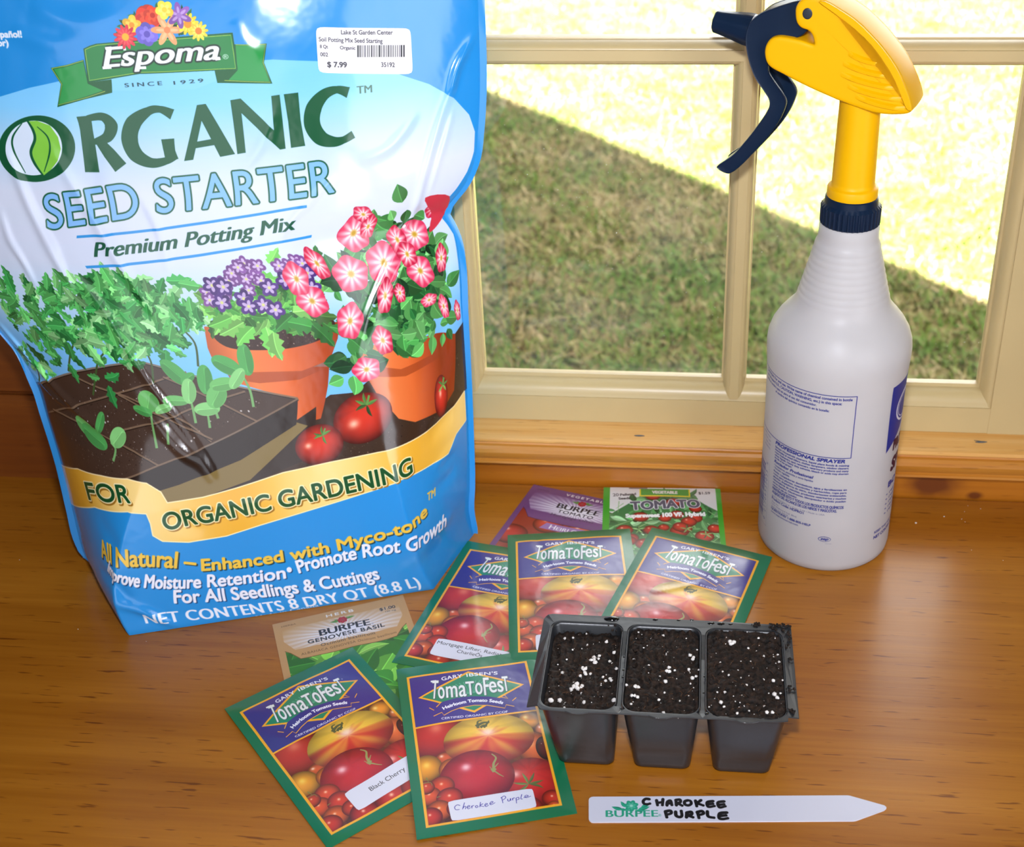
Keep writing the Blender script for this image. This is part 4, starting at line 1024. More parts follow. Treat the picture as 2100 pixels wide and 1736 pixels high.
    for _ in range(46):
        x, y = x0+0.004+rng.random()*(x1-x0-0.008), CY0+0.003+rng.random()*0.06; a = rng.random()*3.14; ln = 0.001+0.003*rng.random(); z = on(x, y)+0.0006
        dx, dy = math.cos(a)*ln, math.sin(a)*ln; w_ = 0.00012; b0 = len(V2)
        for (s_, zz) in ((-1, 0), (0, 0.0006), (1, 0)):
            for (px_, pz_) in ((-w_, 0), (w_, 0), (0, w_*1.6)): V2.append((x+dx*s_/2-math.sin(a)*px_, y+dy*s_/2+math.cos(a)*px_, z+zz+pz_))
        for s_ in range(2):
            for k in range(3): F2.append((b0+s_*3+k, b0+s_*3+(k+1) % 3, b0+s_*3+3+(k+1) % 3, b0+s_*3+3+k))
    mesh_np('fibres', V2, F2, M_FIBRE, o)['kind'] = 'stuff'
# water drops and crumbs on the rim
M_DROP = plain('dark water', (10, 12, 14), 0.03, 0.0, spec=0.8)
def drop(c, r, label, sx=1.6):
    x, y = table_pt(1060+c[0]/2.625, 1220+c[1]/2.625, ZT+0.001)
    V = []; F = []; n = 16; rows = 6
    for i in range(rows):
        t = i/(rows-1)*math.pi/2; rr = math.cos(t)
        for j in range(n):
            a = 2*math.pi*j/n; V.append((r*sx*rr*math.cos(a)*(1+0.08*math.sin(2*a)), r*rr*math.sin(a), r*0.55*math.sin(t)))
    for i in range(rows-1):
        for j in range(n): F.append((i*n+j, i*n+(j+1) % n, (i+1)*n+(j+1) % n, (i+1)*n+j))
    F.append(tuple(range(n-1, -1, -1)))
    o = mesh_np('water_drop', V, F, M_DROP); o.location = (x, y, ZT+tray_z(x)-0.0001)
    return tag(o, label, 'water drop', 'water drops on the tray rim')
drop((510, 126), 0.0022, 'largest dark water drop on the back rim of the black tray', 2.0)
for c, r in (((745, 129), 0.0010), ((870, 131), 0.0008), ((942, 129), 0.0008), ((1045, 146), 0.0013), ((1098, 148), 0.0014), ((1150, 150), 0.0009)):
    drop(c, r, 'small dark water drop on the back rim of the black tray')
for c, r in (((577, 330), 0.0007), ((574, 400), 0.0008), ((570, 440), 0.0007), ((1010, 432), 0.0007), ((1006, 520), 0.0007), ((1022, 632), 0.0011)):
    drop(c, r, 'tiny dark water drop on a ridge between two cells of the black tray', 0.9)
rc = []
for (a, b, n_) in ((1300, 150, 16), (1390, 160, 26), (1440, 165, 22), (1468, 215, 12), (1455, 270, 10), (1470, 350, 4), (1468, 505, 8), (1470, 625, 9), (545, 182, 5)):
    for _ in range(n_):
        x, y = table_pt(1060+(a+rng.normal()*22)/2.625, 1220+(b+rng.normal()*12)/2.625, ZT)
        if x < 0.0582 and y < 0.565: rc.append((x, y, ZT+0.0004+tray_z(x), 0.0003+0.0006*rng.random()))
tag(pebbles('soil_crumbs', rc, ms, None, rough=0.4), 'scattered crumbs of dark soil on the right-hand rim of the black tray', 'soil', kind='stuff')

# ------------------------------------------------------------------ white plastic plant marker
MK = np.array([[-47.9, 473.3], [8.4e-2, 0]]); mo = np.array([-47.9, 473.3]); mth = 0.0840
mu = np.array([math.cos(mth), math.sin(mth)]); mv = np.array([math.sin(mth), -math.cos(mth)])
MW, ML = 16.6, 152.4
mark_mm = homography([(1207, 1635), (1750, 1636), (1756, 1693), (1207, 1688)], [(0, MW), (135.0, MW), (135.4, 0), (0, 0)])
ck = lambda x, y: (1060+x/2.625, 1220+y/2.625)
mk = Canvas(ML, MW, 11, (214, 215, 229), to_mm=lambda p: mark_mm(p))
GRN = (40, 160, 126)
SER = 0.13
def serif_caps(cv, t, p0, p1, top, color, mm=False, capmm=None, fat=0.1, spacing=1.05, **k):
    text(cv, t, p0, p1, top=top, color=color, fat=fat, spacing=spacing, mm=mm, capmm=capmm, **k)
serif_caps(mk, 'BURPEE', ck(474, 1202), ck(742, 1204), ck(474, 1166), GRN, fat=0.22)
text(mk, '\u00ae', ck(745, 1203), ck(760, 1203), top=ck(745, 1190), color=GRN)
for (a, b, ln, wd, an) in ((560, 1163, 6.0, 2.3, 2.75), (575, 1150, 4.6, 2.0, 2.1), (640, 1163, 6.4, 2.3, 0.35), (655, 1152, 6, 2.0, 0.6), (580, 1166, 4, 1.6, 3.0), (625, 1168, 5, 1.6, 0.1)):
    leaf(mk, ck(a, b), ln, wd, an, GRN, jit=0.02, mm=False)
petals(mk, ck(605, 1142), 3.7, 7, GRN, (90, 190, 160), (150, 215, 195), 0.3, 0.7, 0.22, mm=False, jit=0.02)
INK = (22, 20, 22)
def hand(cv, strokes, wmm, color):
    for st in strokes:
        p = cv.to_mm(np.array([ck(*q) for q in st])); p = spline(p, 8) if len(p) > 2 else np.linspace(p[0], p[1], 8)
        q = cv.px(p); cov = cv.cover([Canvas.ribbon(q, wmm*cv.res*1.05, wmm*cv.res*0.85)]); cv.blend(cov, color)
        for e_ in (p[0], p[-1]): cv.ellipse(e_, wmm*0.48, wmm*0.48, color, n=14)
hand(mk, [[(700, 1106), (682, 1104), (668, 1116), (672, 1131), (690, 1134), (702, 1131)], [(738, 1112), (742, 1140)], [(772, 1106), (768, 1140)], [(742, 1127), (768, 1123)], [(792, 1142), (795, 1122), (812, 1115), (818, 1140)], [(795, 1131), (816, 1130)],
          [(842, 1142), (840, 1112)], [(840, 1112), (862, 1110), (864, 1124), (844, 1128)], [(846, 1128), (872, 1144)], [(905, 1114), (888, 1120), (887, 1136), (905, 1143), (921, 1134), (918, 1118), (905, 1114)],
          [(945, 1116), (950, 1148)], [(975, 1114), (950, 1132)], [(952, 1131), (985, 1144)], [(1040, 1120), (1008, 1126), (1012, 1152), (1045, 1148)], [(1010, 1138), (1038, 1135)], [(1100, 1122), (1066, 1128), (1072, 1156), (1104, 1150)], [(1070, 1142), (1098, 1138)]], 1.7, INK)
hand(mk, [[(782, 1175), (788, 1208)], [(782, 1176), (808, 1172), (812, 1186), (788, 1194)], [(836, 1178), (838, 1200), (856, 1208), (868, 1200), (866, 1174)], [(892, 1210), (894, 1184)], [(894, 1184), (918, 1180), (920, 1194), (896, 1198)], [(898, 1198), (926, 1210)],
          [(952, 1180), (958, 1214)], [(950, 1182), (976, 1176), (984, 1190), (958, 1198)], [(1005, 1178), (1008, 1206), (1038, 1214)], [(1110, 1186), (1072, 1190), (1066, 1216), (1085, 1222), (1112, 1218)], [(1072, 1204), (1104, 1202)]], 1.8, INK)
img_mk = mk.image('marker print')
M_MARK, nmk, bmk = printed('white marker plastic', img_mk, 0.38, 0.0)
def marker():
    r = 2.4; out = []
    for (cx, cy, a0) in ((r, MW-r, 90), (r, r, 180)):
        for i in range(7): a = R(a0+90*i/6); out.append((cx+r*math.cos(a), cy+r*math.sin(a)))
    out += [(134.0, 0.0), (135.6, 0.3), (150.8, MW/2-1.6), (152.2, MW/2-0.4), (152.4, MW/2+0.4), (151.6, MW/2+1.5), (135.0, MW-0.2), (133.6, MW)]
    n = len(out); V = []; UV = []
    for z in (0.0, 0.0007):
        for (x, y) in out:
            p = mo+mu*x+mv*(MW-y); V.append((p[0]/1000, p[1]/1000, z)); UV.append((x/ML, y/MW))
    F = [tuple(range(n-1, -1, -1)), tuple(range(n, 2*n))]+[(i, (i+1) % n, n+(i+1) % n, n+i) for i in range(n)]
    o = mesh_np('plant_marker', V, F, M_MARK, smooth=False, uv=UV); fix_normals(o)
    tag(o, 'white plastic plant marker with hand-lettered black writing, lying before the tray', 'plant marker')
marker()

# ------------------------------------------------------------------ seed packets
PW, PH = 82.5, 123.75
GREEN, VIO, GOLD = (16, 112, 72), (58, 48, 132), (244, 172, 38)
cc = lambda x, y: (800+x/4.385, 1340+y/4.385)
cher_mm = homography([cc(50, 165), cc(1284, 42), cc(1705, 1448), cc(245, 1678)], [(0, PH), (PW, PH), (PW, 0), (0, 0)])
tf = Canvas(PW, PH, 10, GREEN, to_mm=cher_mm)
def P4(*q): return [cc(*k) for k in q]
fr_o = cher_mm(P4((145, 240), (1228, 135), (1556, 1394), (330, 1567))); x0f, x1f = fr_o[[0, 3], 0].mean(), fr_o[[1, 2], 0].mean(); y1f, y0f = fr_o[[0, 1], 1].mean(), fr_o[[2, 3], 1].mean()
tf.poly([(x0f, y0f), (x1f, y0f), (x1f, y1f), (x0f, y1f)], GOLD, mm=True)
fw = 1.45; ysep = cher_mm(P4((222, 672), (1325, 567)))[:, 1].mean()
tf.poly([(x0f+fw, y0f+fw), (x1f-fw, y0f+fw), (x1f-fw, ysep-0.5), (x0f+fw, ysep-0.5)], (96, 42, 22), mm=True)
tf.poly([(x0f+fw, ysep+0.7), (x1f-fw, ysep+0.7), (x1f-fw, y1f-fw), (x0f+fw, y1f-fw)], VIO, mm=True)
# photograph of heirloom tomatoes
clipm = np.zeros((tf.h, tf.w), np.float32); q = tf.px([(x0f+fw, ysep-0.5), (x1f-fw, y0f+fw)]).round().astype(int); clipm[q[0, 1]:q[1, 1], q[0, 0]:q[1, 0]] = 1; tf.clip = clipm
def tb_(x, y, rx, ry, col, **k):
    c = cher_mm([cc(x, y)])[0]; ball(tf, c, rx, ry, col, **k)
for _ in range(160):
    c = (x0f+rng.random()*(x1f-x0f), y0f+rng.random()*(ysep-y0f)); tf.ellipse(c, 1+4*rng.random(), 1+3*rng.random(), [(60, 26, 14), (110, 40, 20), (70, 56, 30), (130, 60, 26)][rng.integers(4)], rng.random()*3, 0.5)
tb_(400, 760, 17, 17.5, (196, 44, 34), hi=(230, 120, 90), hl=(0.1, 0.3))
tb_(1255, 640, 6.2, 6.2, (240, 150, 36), hi=(255, 225, 140))
tb_(1370, 720, 4, 5, (220, 110, 50))
tb_(1310, 880, 9.5, 12, (226, 104, 48), hi=(250, 190, 120), hl=(-0.2, 0.3))
tb_(1400, 880, 5, 8.5, (100, 30, 24), edge=0.7, hls=0.05)
tb_(500, 960, 5, 4.5, (214, 88, 34))
tb_(900, 800, 25, 18.5, (212, 52, 40), mottle=(255, 204, 66), edge=0.36, ribs=7, hl=(0.0, 0.28), hi=(255, 225, 215), hls=0.2)
tb_(330, 1045, 8.8, 9.6, (242, 160, 30), hi=(255, 215, 90), hl=(0.05, 0.25))
tb_(560, 1060, 6.6, 7.6, (238, 120, 32), hi=(250, 180, 90), hl=(-0.4, 0.2))
tb_(1290, 1180, 16.5, 17, (212, 46, 40), edge=0.42, ribs=9, hl=(-0.45, 0.4), hi=(250, 190, 180), hls=0.16)
tb_(800, 1130, 20, 18.5, (202, 34, 42), edge=0.42, ribs=5, hl=(-0.25, 0.42), hi=(255, 215, 220), hls=0.16)
for (x, y, r, c) in ((475, 1205, 6.9, (222, 74, 30)), (360, 1290, 6.4, (226, 84, 30)), (330, 1210, 4.6, (206, 66, 26)), (550, 1310, 7.0, (214, 60, 30)), (455, 1420, 6.8, (228, 100, 34)), (370, 1480, 6.5, (208, 52, 28)), (620, 1400, 5.5, (200, 58, 26)), (1480, 1320, 5.5, (200, 50, 30)), (1500, 1390, 3.5, (226, 80, 30)), (700, 1490, 8, (190, 44, 26)), (1000, 1450, 10, (200, 50, 30)), (1250, 1420, 9, (206, 56, 36))):
    tb_(x, y, r, r, c, hi=(255, 215, 180), hls=0.14, hl=(0.0, 0.25))
def stem(pts, w_, col=(120, 132, 62)): tf.line(cher_mm(P4(*pts)), w_, col, smooth=6, mm=True, taper=w_*0.4)
for pts, w_ in ((((780, 690), (840, 660), (900, 655)), 2.2), (((800, 705), (795, 650), (830, 640)), 1.5), (((850, 700), (880, 665), (895, 640)), 1.6), (((820, 700), (850, 680), (880, 690)), 1.8)): stem(pts, w_, (84, 86, 44))
for pts, w_ in ((((950, 1090), (945, 1020), (965, 965), (925, 930)), 1.7), (((945, 1060), (990, 1010)), 1.0), (((950, 1090), (910, 1040)), 0.9), (((955, 1080), (1000, 1110), (1040, 1130)), 1.0), (((930, 1080), (970, 1060)), 2.6)): stem(pts, w_, (150, 150, 84))
for an in (0.2, 1.1, 1.9, 2.8, 3.5, 5.6): 
    c = cher_mm([cc(1265, 1195)])[0]; leaf(tf, c, 8.5, 1.6, an, (104, 122, 62), vein=False)
for pts, w_ in ((((300, 1170), (370, 1165), (385, 1195)), 0.5), (((330, 1120), (355, 1165)), 0.5), (((430, 1300), (470, 1290)), 0.5)): stem(pts, w_)
tf.clip = None
# masthead: diamond, ribbon, lettering
dia = [(252, 428), (700, 210), (1198, 330), (765, 570)]
tf.poly(P4(*dia), GOLD)
dm = cher_mm(P4(*dia)); dc = dm.mean(0); tf.poly(dc+(dm-dc)*np.array([0.925, 0.90]), (30, 132, 96), mm=True)
for i in range(22):
    a = math.pi*(i+0.5)/22; tf.line([dc+np.array([-1, -2]), dc+(np.array([math.cos(a)*20, math.sin(a)*9.5]))*0.86], 0.14, (84, 170, 136), mm=True, taper=0.5)
rib = [(395, 600), (440, 545), (400, 512), (480, 470), (600, 440), (740, 428), (880, 432), (1010, 450), (1110, 475), (1090, 495), (1120, 522), (1045, 505), (1040, 535), (900, 510), (760, 505), (620, 528), (490, 590), (470, 560)]
tf.poly(P4(*rib), VIO)
for seg in (((395, 592), (470, 562), (490, 588), (560, 552), (640, 525), (760, 506), (880, 508), (1035, 535), (1045, 505), (1118, 520)), ((355, 518), (400, 542)), ((1098, 472), (1132, 443)), ((420, 515), (455, 482), (430, 478)), ((1000, 440), (1060, 450), (1030, 425))):
    tf.line(P4(*seg), 0.5, GOLD)
text(tf, "GARY", cc(470, 287), cc(650, 262), top=cc(462, 258), pm=cc(558, 272), color=(238, 238, 245), bold=0.1, spacing=1.05)
text(tf, "IBSEN'S", cc(690, 258), cc(962, 243), top=cc(688, 232), pm=cc(825, 248), color=(238, 238, 245), bold=0.1, spacing=1.05)
W_ = (232, 236, 236); SH = (70, 80, 90)
ctl = dict(color=W_, shadow=(0.28, 0.28), shcol=SH, out=0.16, outcol=(110, 120, 130), bold=0.14)
text(tf, 'T', cc(372, 440), cc(425, 440), top=cc(365, 285), **ctl); tf.line(P4((366, 292), (416, 287)), 1.3, W_)
for (ch, xa, ya, xb, yb, tp) in (('o', 440, 442, 495, 438, 330), ('m', 512, 436, 610, 430, 325), ('a', 628, 428, 690, 424, 318)): 
    text(tf, ch, cc(xa, ya), cc(xb, yb), top=cc(xa-8, tp), caph=0.53, **ctl)
text(tf, 'T', cc(692, 418), cc(765, 413), top=cc(682, 302), **ctl); text(tf, 'o', cc(775, 412), cc(835, 408), top=cc(768, 300), caph=0.53, **ctl)
text(tf, 'F', cc(852, 420), cc(900, 417), top=cc(838, 270), **ctl); text(tf, 'e', cc(898, 398), cc(960, 394), top=cc(888, 292), caph=0.53, **ctl)
text(tf, 's', cc(972, 393), cc(1020, 390), top=cc(965, 285), caph=0.53, **ctl); text(tf, 'T', cc(1022, 388), cc(1070, 384), top=cc(1005, 262), **ctl)
text(tf, '\u00ae', cc(1068, 285), cc(1080, 284), top=cc(1067, 274), color=W_)
text(tf, 'Heirloom Tomato Seeds', cc(488, 540), cc(1012, 500), pm=cc(750, 478), top=cc(482, 515), color=(238, 238, 245), bold=0.16)
text(tf, 'CERTIFIED ORGANIC BY CCOF', cc(468, 624), cc(1062, 572), pm=cc(770, 602), top=cc(466, 607), color=(226, 226, 236), bold=0.05)
img_tf = tf.image('tomato packet print')
M_TF, _, _ = printed('glossy tomato packet', img_tf, 0.28, 0.9, bump=0.12, bscale=45, coat_rough=0.2)
M_TFB = plain('packet green paper', (16, 108, 70), 0.4)
M_PAPER = plain('packet white paper', (225, 222, 215), 0.6)

def packet(name, pose, label, mat, back, corners, puff=1.5, creases=(), sticker=None, size=(PW, PH)):
    """pose = top-left corner (mm) and angle; corners = heights (mm) of the underside at TL, TR, BL, BR"""
    x, y, th = pose; th = R(th); u = np.array([math.cos(th), math.sin(th)]); v = np.array([math.sin(th), -math.cos(th)])
    pw, ph = size; nx, ny = 43, 61
    S, T = np.meshgrid(np.linspace(0, 1, nx), np.linspace(0, 1, ny))
    base = (1-T)*((1-S)*corners[0]+S*corners[1])+T*((1-S)*corners[2]+S*corners[3])
    edge = np.minimum(np.minimum(S, 1-S)*pw, np.minimum(T, 1-T)*ph)
    bulge = puff*(1-np.exp(-edge/9.0))*(0.75+0.25*np.sin(3.1*S+2*T))
    wob = np.zeros_like(S); r_ = np.random.default_rng(abs(hash(label)) % 1000 if False else int(abs(x*7+y*3)))
    for k in range(9): wob += r_.normal()*np.sin(r_.normal()*7*S+r_.normal()*9*T+r_.random()*6.28)
    bulge += 0.10*wob*np.clip(edge/8, 0, 1)
    for (a, b, amp, wd) in creases:
        a, b = np.array(a), np.array(b); P = np.stack([S*pw, T*ph], -1); d = b-a; t_ = np.clip(((P-a)@d)/(d@d), 0, 1); D = np.linalg.norm(P-(a+t_[..., None]*d), axis=-1)
        bulge += amp*np.exp(-(D/wd)**2)
    top = base+0.35+np.maximum(bulge, 0.02); pos = np.array([x, y])+S[..., None]*pw*u+T[..., None]*ph*v
    Vt = np.concatenate([pos, top[..., None]], -1).reshape(-1, 3); Vb = np.concatenate([pos, base[..., None]], -1).reshape(-1, 3)
    o3 = np.array([x, y, 0.0]); V = (np.concatenate([Vt, Vb])-o3)/1000
    UV = np.concatenate([np.stack([S, 1-T], -1).reshape(-1, 2)]*2)
    F = []; mi = []; n = nx*ny
    for r in range(ny-1):
        for c in range(nx-1):
            a = r*nx+c; F.append((a, a+nx, a+nx+1, a+1)); mi.append(0); F.append((n+a, n+a+1, n+a+nx+1, n+a+nx)); mi.append(1)
    ring = [c for c in range(nx)]+[r*nx+nx-1 for r in range(1, ny)]+[(ny-1)*nx+c for c in range(nx-2, -1, -1)]+[r*nx for r in range(ny-2, 0, -1)]
    for i in range(len(ring)): a, b = ring[i], ring[(i+1) % len(ring)]; F.append((a, b, n+b, n+a)); mi.append(1)
    e = empty(name, (x/1000, y/1000, 0)); tag(e, label, 'seed packet', 'seed packets on the table')
    o = mesh_np('envelope', V, F, [mat, back], e, uv=UV); o.data.polygons.foreach_set('material_index', np.array(mi, np.int32)); o.data.update(); autosmooth(o, 50)
    if sticker:
        img, quad = sticker                       # quad: TL, TR, BR, BL in packet mm (x right, y down)
        q = np.array(quad, float); k = 14; kk = 9
        s_, t_ = np.meshgrid(np.linspace(0, 1, k), np.linspace(0, 1, kk))
        s0_, t0_ = s_, t_; U_, V_ = s_*2-1, t_*2-1; asp = np.linalg.norm(q[1]-q[0])/np.linalg.norm(q[3]-q[0]); kq = np.maximum(np.abs(U_)**26+np.abs(V_)**9, 1)**(-1/9.0); U_ = np.sign(U_)*np.where(kq < 1, np.abs(U_)*(1-(1-kq)/asp), np.abs(U_)); V_ = V_*kq; s_, t_ = (U_+1)/2, (V_+1)/2
        PP = (1-t_)[..., None]*((1-s_)[..., None]*q[0]+s_[..., None]*q[1])+t_[..., None]*((1-s_)[..., None]*q[3]+s_[..., None]*q[2])
        fs, ft = np.clip(PP[..., 0]/pw*(nx-1), 0, nx-1.001), np.clip(PP[..., 1]/ph*(ny-1), 0, ny-1.001); i0, j0 = fs.astype(int), ft.astype(int); a, b = fs-i0, ft-j0
        Z = top[j0, i0]*(1-a)*(1-b)+top[j0, i0+1]*a*(1-b)+top[j0+1, i0]*(1-a)*b+top[j0+1, i0+1]*a*b
        xy = PP[..., :1]*u+PP[..., 1:]*v
        Vs = np.concatenate([np.concatenate([xy, (Z+0.14)[..., None]], -1).reshape(-1, 3), np.concatenate([xy, (Z+0.02)[..., None]], -1).reshape(-1, 3)])/1000
        # round the corners
        uvs = np.stack([s_, 1-t_], -1).reshape(-1, 2); m = k*kk
        rows = []
        for r in range(kk-1):
            for c in range(k-1): p_ = r*k+c; rows.append((p_, p_+k, p_+k+1, p_+1)); rows.append((m+p_, m+p_+1, m+p_+k+1, m+p_+k))
        rg = [c for c in range(k)]+[r*k+k-1 for r in range(1, kk)]+[(kk-1)*k+c for c in range(k-2, -1, -1)]+[r*k for r in range(kk-2, 0, -1)]
        for i in range(len(rg)): rows.append((rg[i], rg[(i+1) % len(rg)], m+rg[(i+1) % len(rg)], m+rg[i]))
        ms_, _, _ = printed('sticker '+img.name, img, 0.5)
        s = mesh_np('name_sticker', Vs, rows, ms_, e, uv=np.concatenate([uvs, uvs])); autosmooth(s, 40); s['label'] = 'white name sticker'
    return e
def sticker_img(name, wmm, hmm, draw):
    cv = Canvas(wmm, hmm, 14, (218, 219, 232)); draw(cv); return cv.image(name)
# sticker of the lower front packet: handwriting in blue ink
cq = cher_mm(P4((530, 1340), (1300, 1235), (1345, 1400), (570, 1515)))
sw, sh_ = 46.0, 14.5
cst = Canvas(sw, sh_, 14, (218, 219, 232)); st_mm = homography(P4((530, 1340), (1300, 1235), (1345, 1400), (570, 1515)), [(0, sh_), (sw, sh_), (sw, 0), (0, 0)])
for st in ([(650, 1378), (622, 1372), (598, 1392), (610, 1415), (645, 1412)], [(690, 1352), (672, 1412)], [(676, 1402), (692, 1385), (704, 1392), (698, 1410)], [(716, 1396), (740, 1386), (730, 1378), (716, 1392), (726, 1408), (748, 1396)],
           [(756, 1382), (760, 1404)], [(758, 1392), (768, 1380), (780, 1380)], [(806, 1378), (792, 1386), (800, 1398), (816, 1390), (806, 1378)], [(838, 1350), (832, 1394)], [(862, 1364), (836, 1380), (872, 1390)], [(878, 1380), (902, 1368), (890, 1362), (878, 1376), (890, 1390), (914, 1376)],
           [(922, 1370), (952, 1352), (940, 1346), (924, 1362), (936, 1374), (972, 1356)], [(1030, 1312), (1042, 1362)], [(1020, 1318), (1052, 1300), (1066, 1316), (1040, 1336)], [(1084, 1326), (1088, 1344), (1104, 1342), (1108, 1322), (1114, 1342)],
           [(1124, 1322), (1130, 1340)], [(1128, 1330), (1138, 1318), (1148, 1320)], [(1158, 1320), (1164, 1366)], [(1160, 1320), (1180, 1314), (1184, 1330), (1164, 1336)], [(1208, 1288), (1202, 1326), (1218, 1328)], [(1226, 1318), (1264, 1304), (1252, 1296), (1236, 1304), (1248, 1318), (1290, 1304)]):
    p = st_mm(P4(*st)); p = spline(p, 8) if len(p) > 2 else np.linspace(p[0], p[1], 8)
    cst.blend(cst.cover([Canvas.ribbon(cst.px(p), 0.42*14, 0.36*14)]), (52, 48, 150))
img_ch = cst.image('handwritten sticker')
def blk(cv): text(cv, 'Black Cherry', (11.5, 6.6), (32.5, 6.6), capmm=2.9, color=(60, 58, 62), mm=True)
def mort(cv): text(cv, 'Mortgage Lifter, Radiator', (1.0, 9.7), (43.5, 9.7), capmm=2.6, color=(62, 62, 70), mm=True); text(cv, 'Charlie\u00d5s', (14.5, 5.4), (29.5, 5.4), capmm=2.6, color=(62, 62, 70), mm=True)
img_bl = sticker_img('printed sticker cherry', 45, 14.5, blk); img_mo = sticker_img('printed sticker mortgage', 45, 14.5, mort); img_no = sticker_img('blank sticker', 45, 14.5, lambda cv: None)
def down(q): q = np.asarray(q, float).copy(); q[:, 1] = PH-q[:, 1]; return q
Q_CH = down(cq)
stdq = lambda x, y, w_=46, h_=14.5, a=0.0: [(x, y), (x+w_, y), (x+w_, y+h_), (x, y+h_)]

# printed flower mark of the two plainer seed packets
def rosette(cv, c, k, mm=False):
    c = np.asarray(c, float) if mm else cv.to_mm(c)[0]
    for (dx, dy, ln, an) in ((-2.2, -0.6, 6.2, 2.95), (-1.6, -0.2, 4.2, 2.5), (2.2, 0.2, 6.4, 0.1), (1.6, 0.6, 4.2, 0.55)): leaf(cv, c+np.array([dx, dy])*k, ln*k, 2.0*k, an, (96, 146, 62), jit=0.03)
    petals(cv, c, 3.3*k, 7, (168, 28, 40), (206, 70, 70), (236, 206, 180), 0.2, 0.72, 0.2, jit=0.03)
    for i in range(7):
        a = 0.2+2*math.pi*(i+0.5)/7; cv.line([c, c+np.array([math.cos(a), math.sin(a)])*2.9*k], 0.25*k, (110, 14, 26), mm=True)
def ground_mm(pose):
    x, y, th = pose; th = R(th)
    def f(p):
        p = np.atleast_2d(np.asarray(p, float)); w_ = np.array([table_pt(a, b, 0.0008) for a, b in p])*1000-np.array([x, y])
        return np.stack([w_[:, 0]*math.cos(th)+w_[:, 1]*math.sin(th), PH-(w_[:, 0]*math.sin(th)-w_[:, 1]*math.cos(th))], 1)
    return f
POSE = dict(cher=(-167.7, 556.8, 16.85), black=(-259.6, 520.6, 42.81), mid=(-120.8, 692.5, 8.37), right=(-24.3, 705.1, -16.16), mort=(-147.6, 687.6, -11.73),
            basil=(-254.5, 595.1, 24.38), green=(-60.4, 756.3, 3.02), purp=(-110.7, 761.0, -16.42))
POSE['green'] = (-60.6, 755.6, 3.02); POSE['purp'] = (-110.9, 757.4, -16.42)
cbz = lambda x, y: (540+x/6.5625, 1220+y/6.5625)
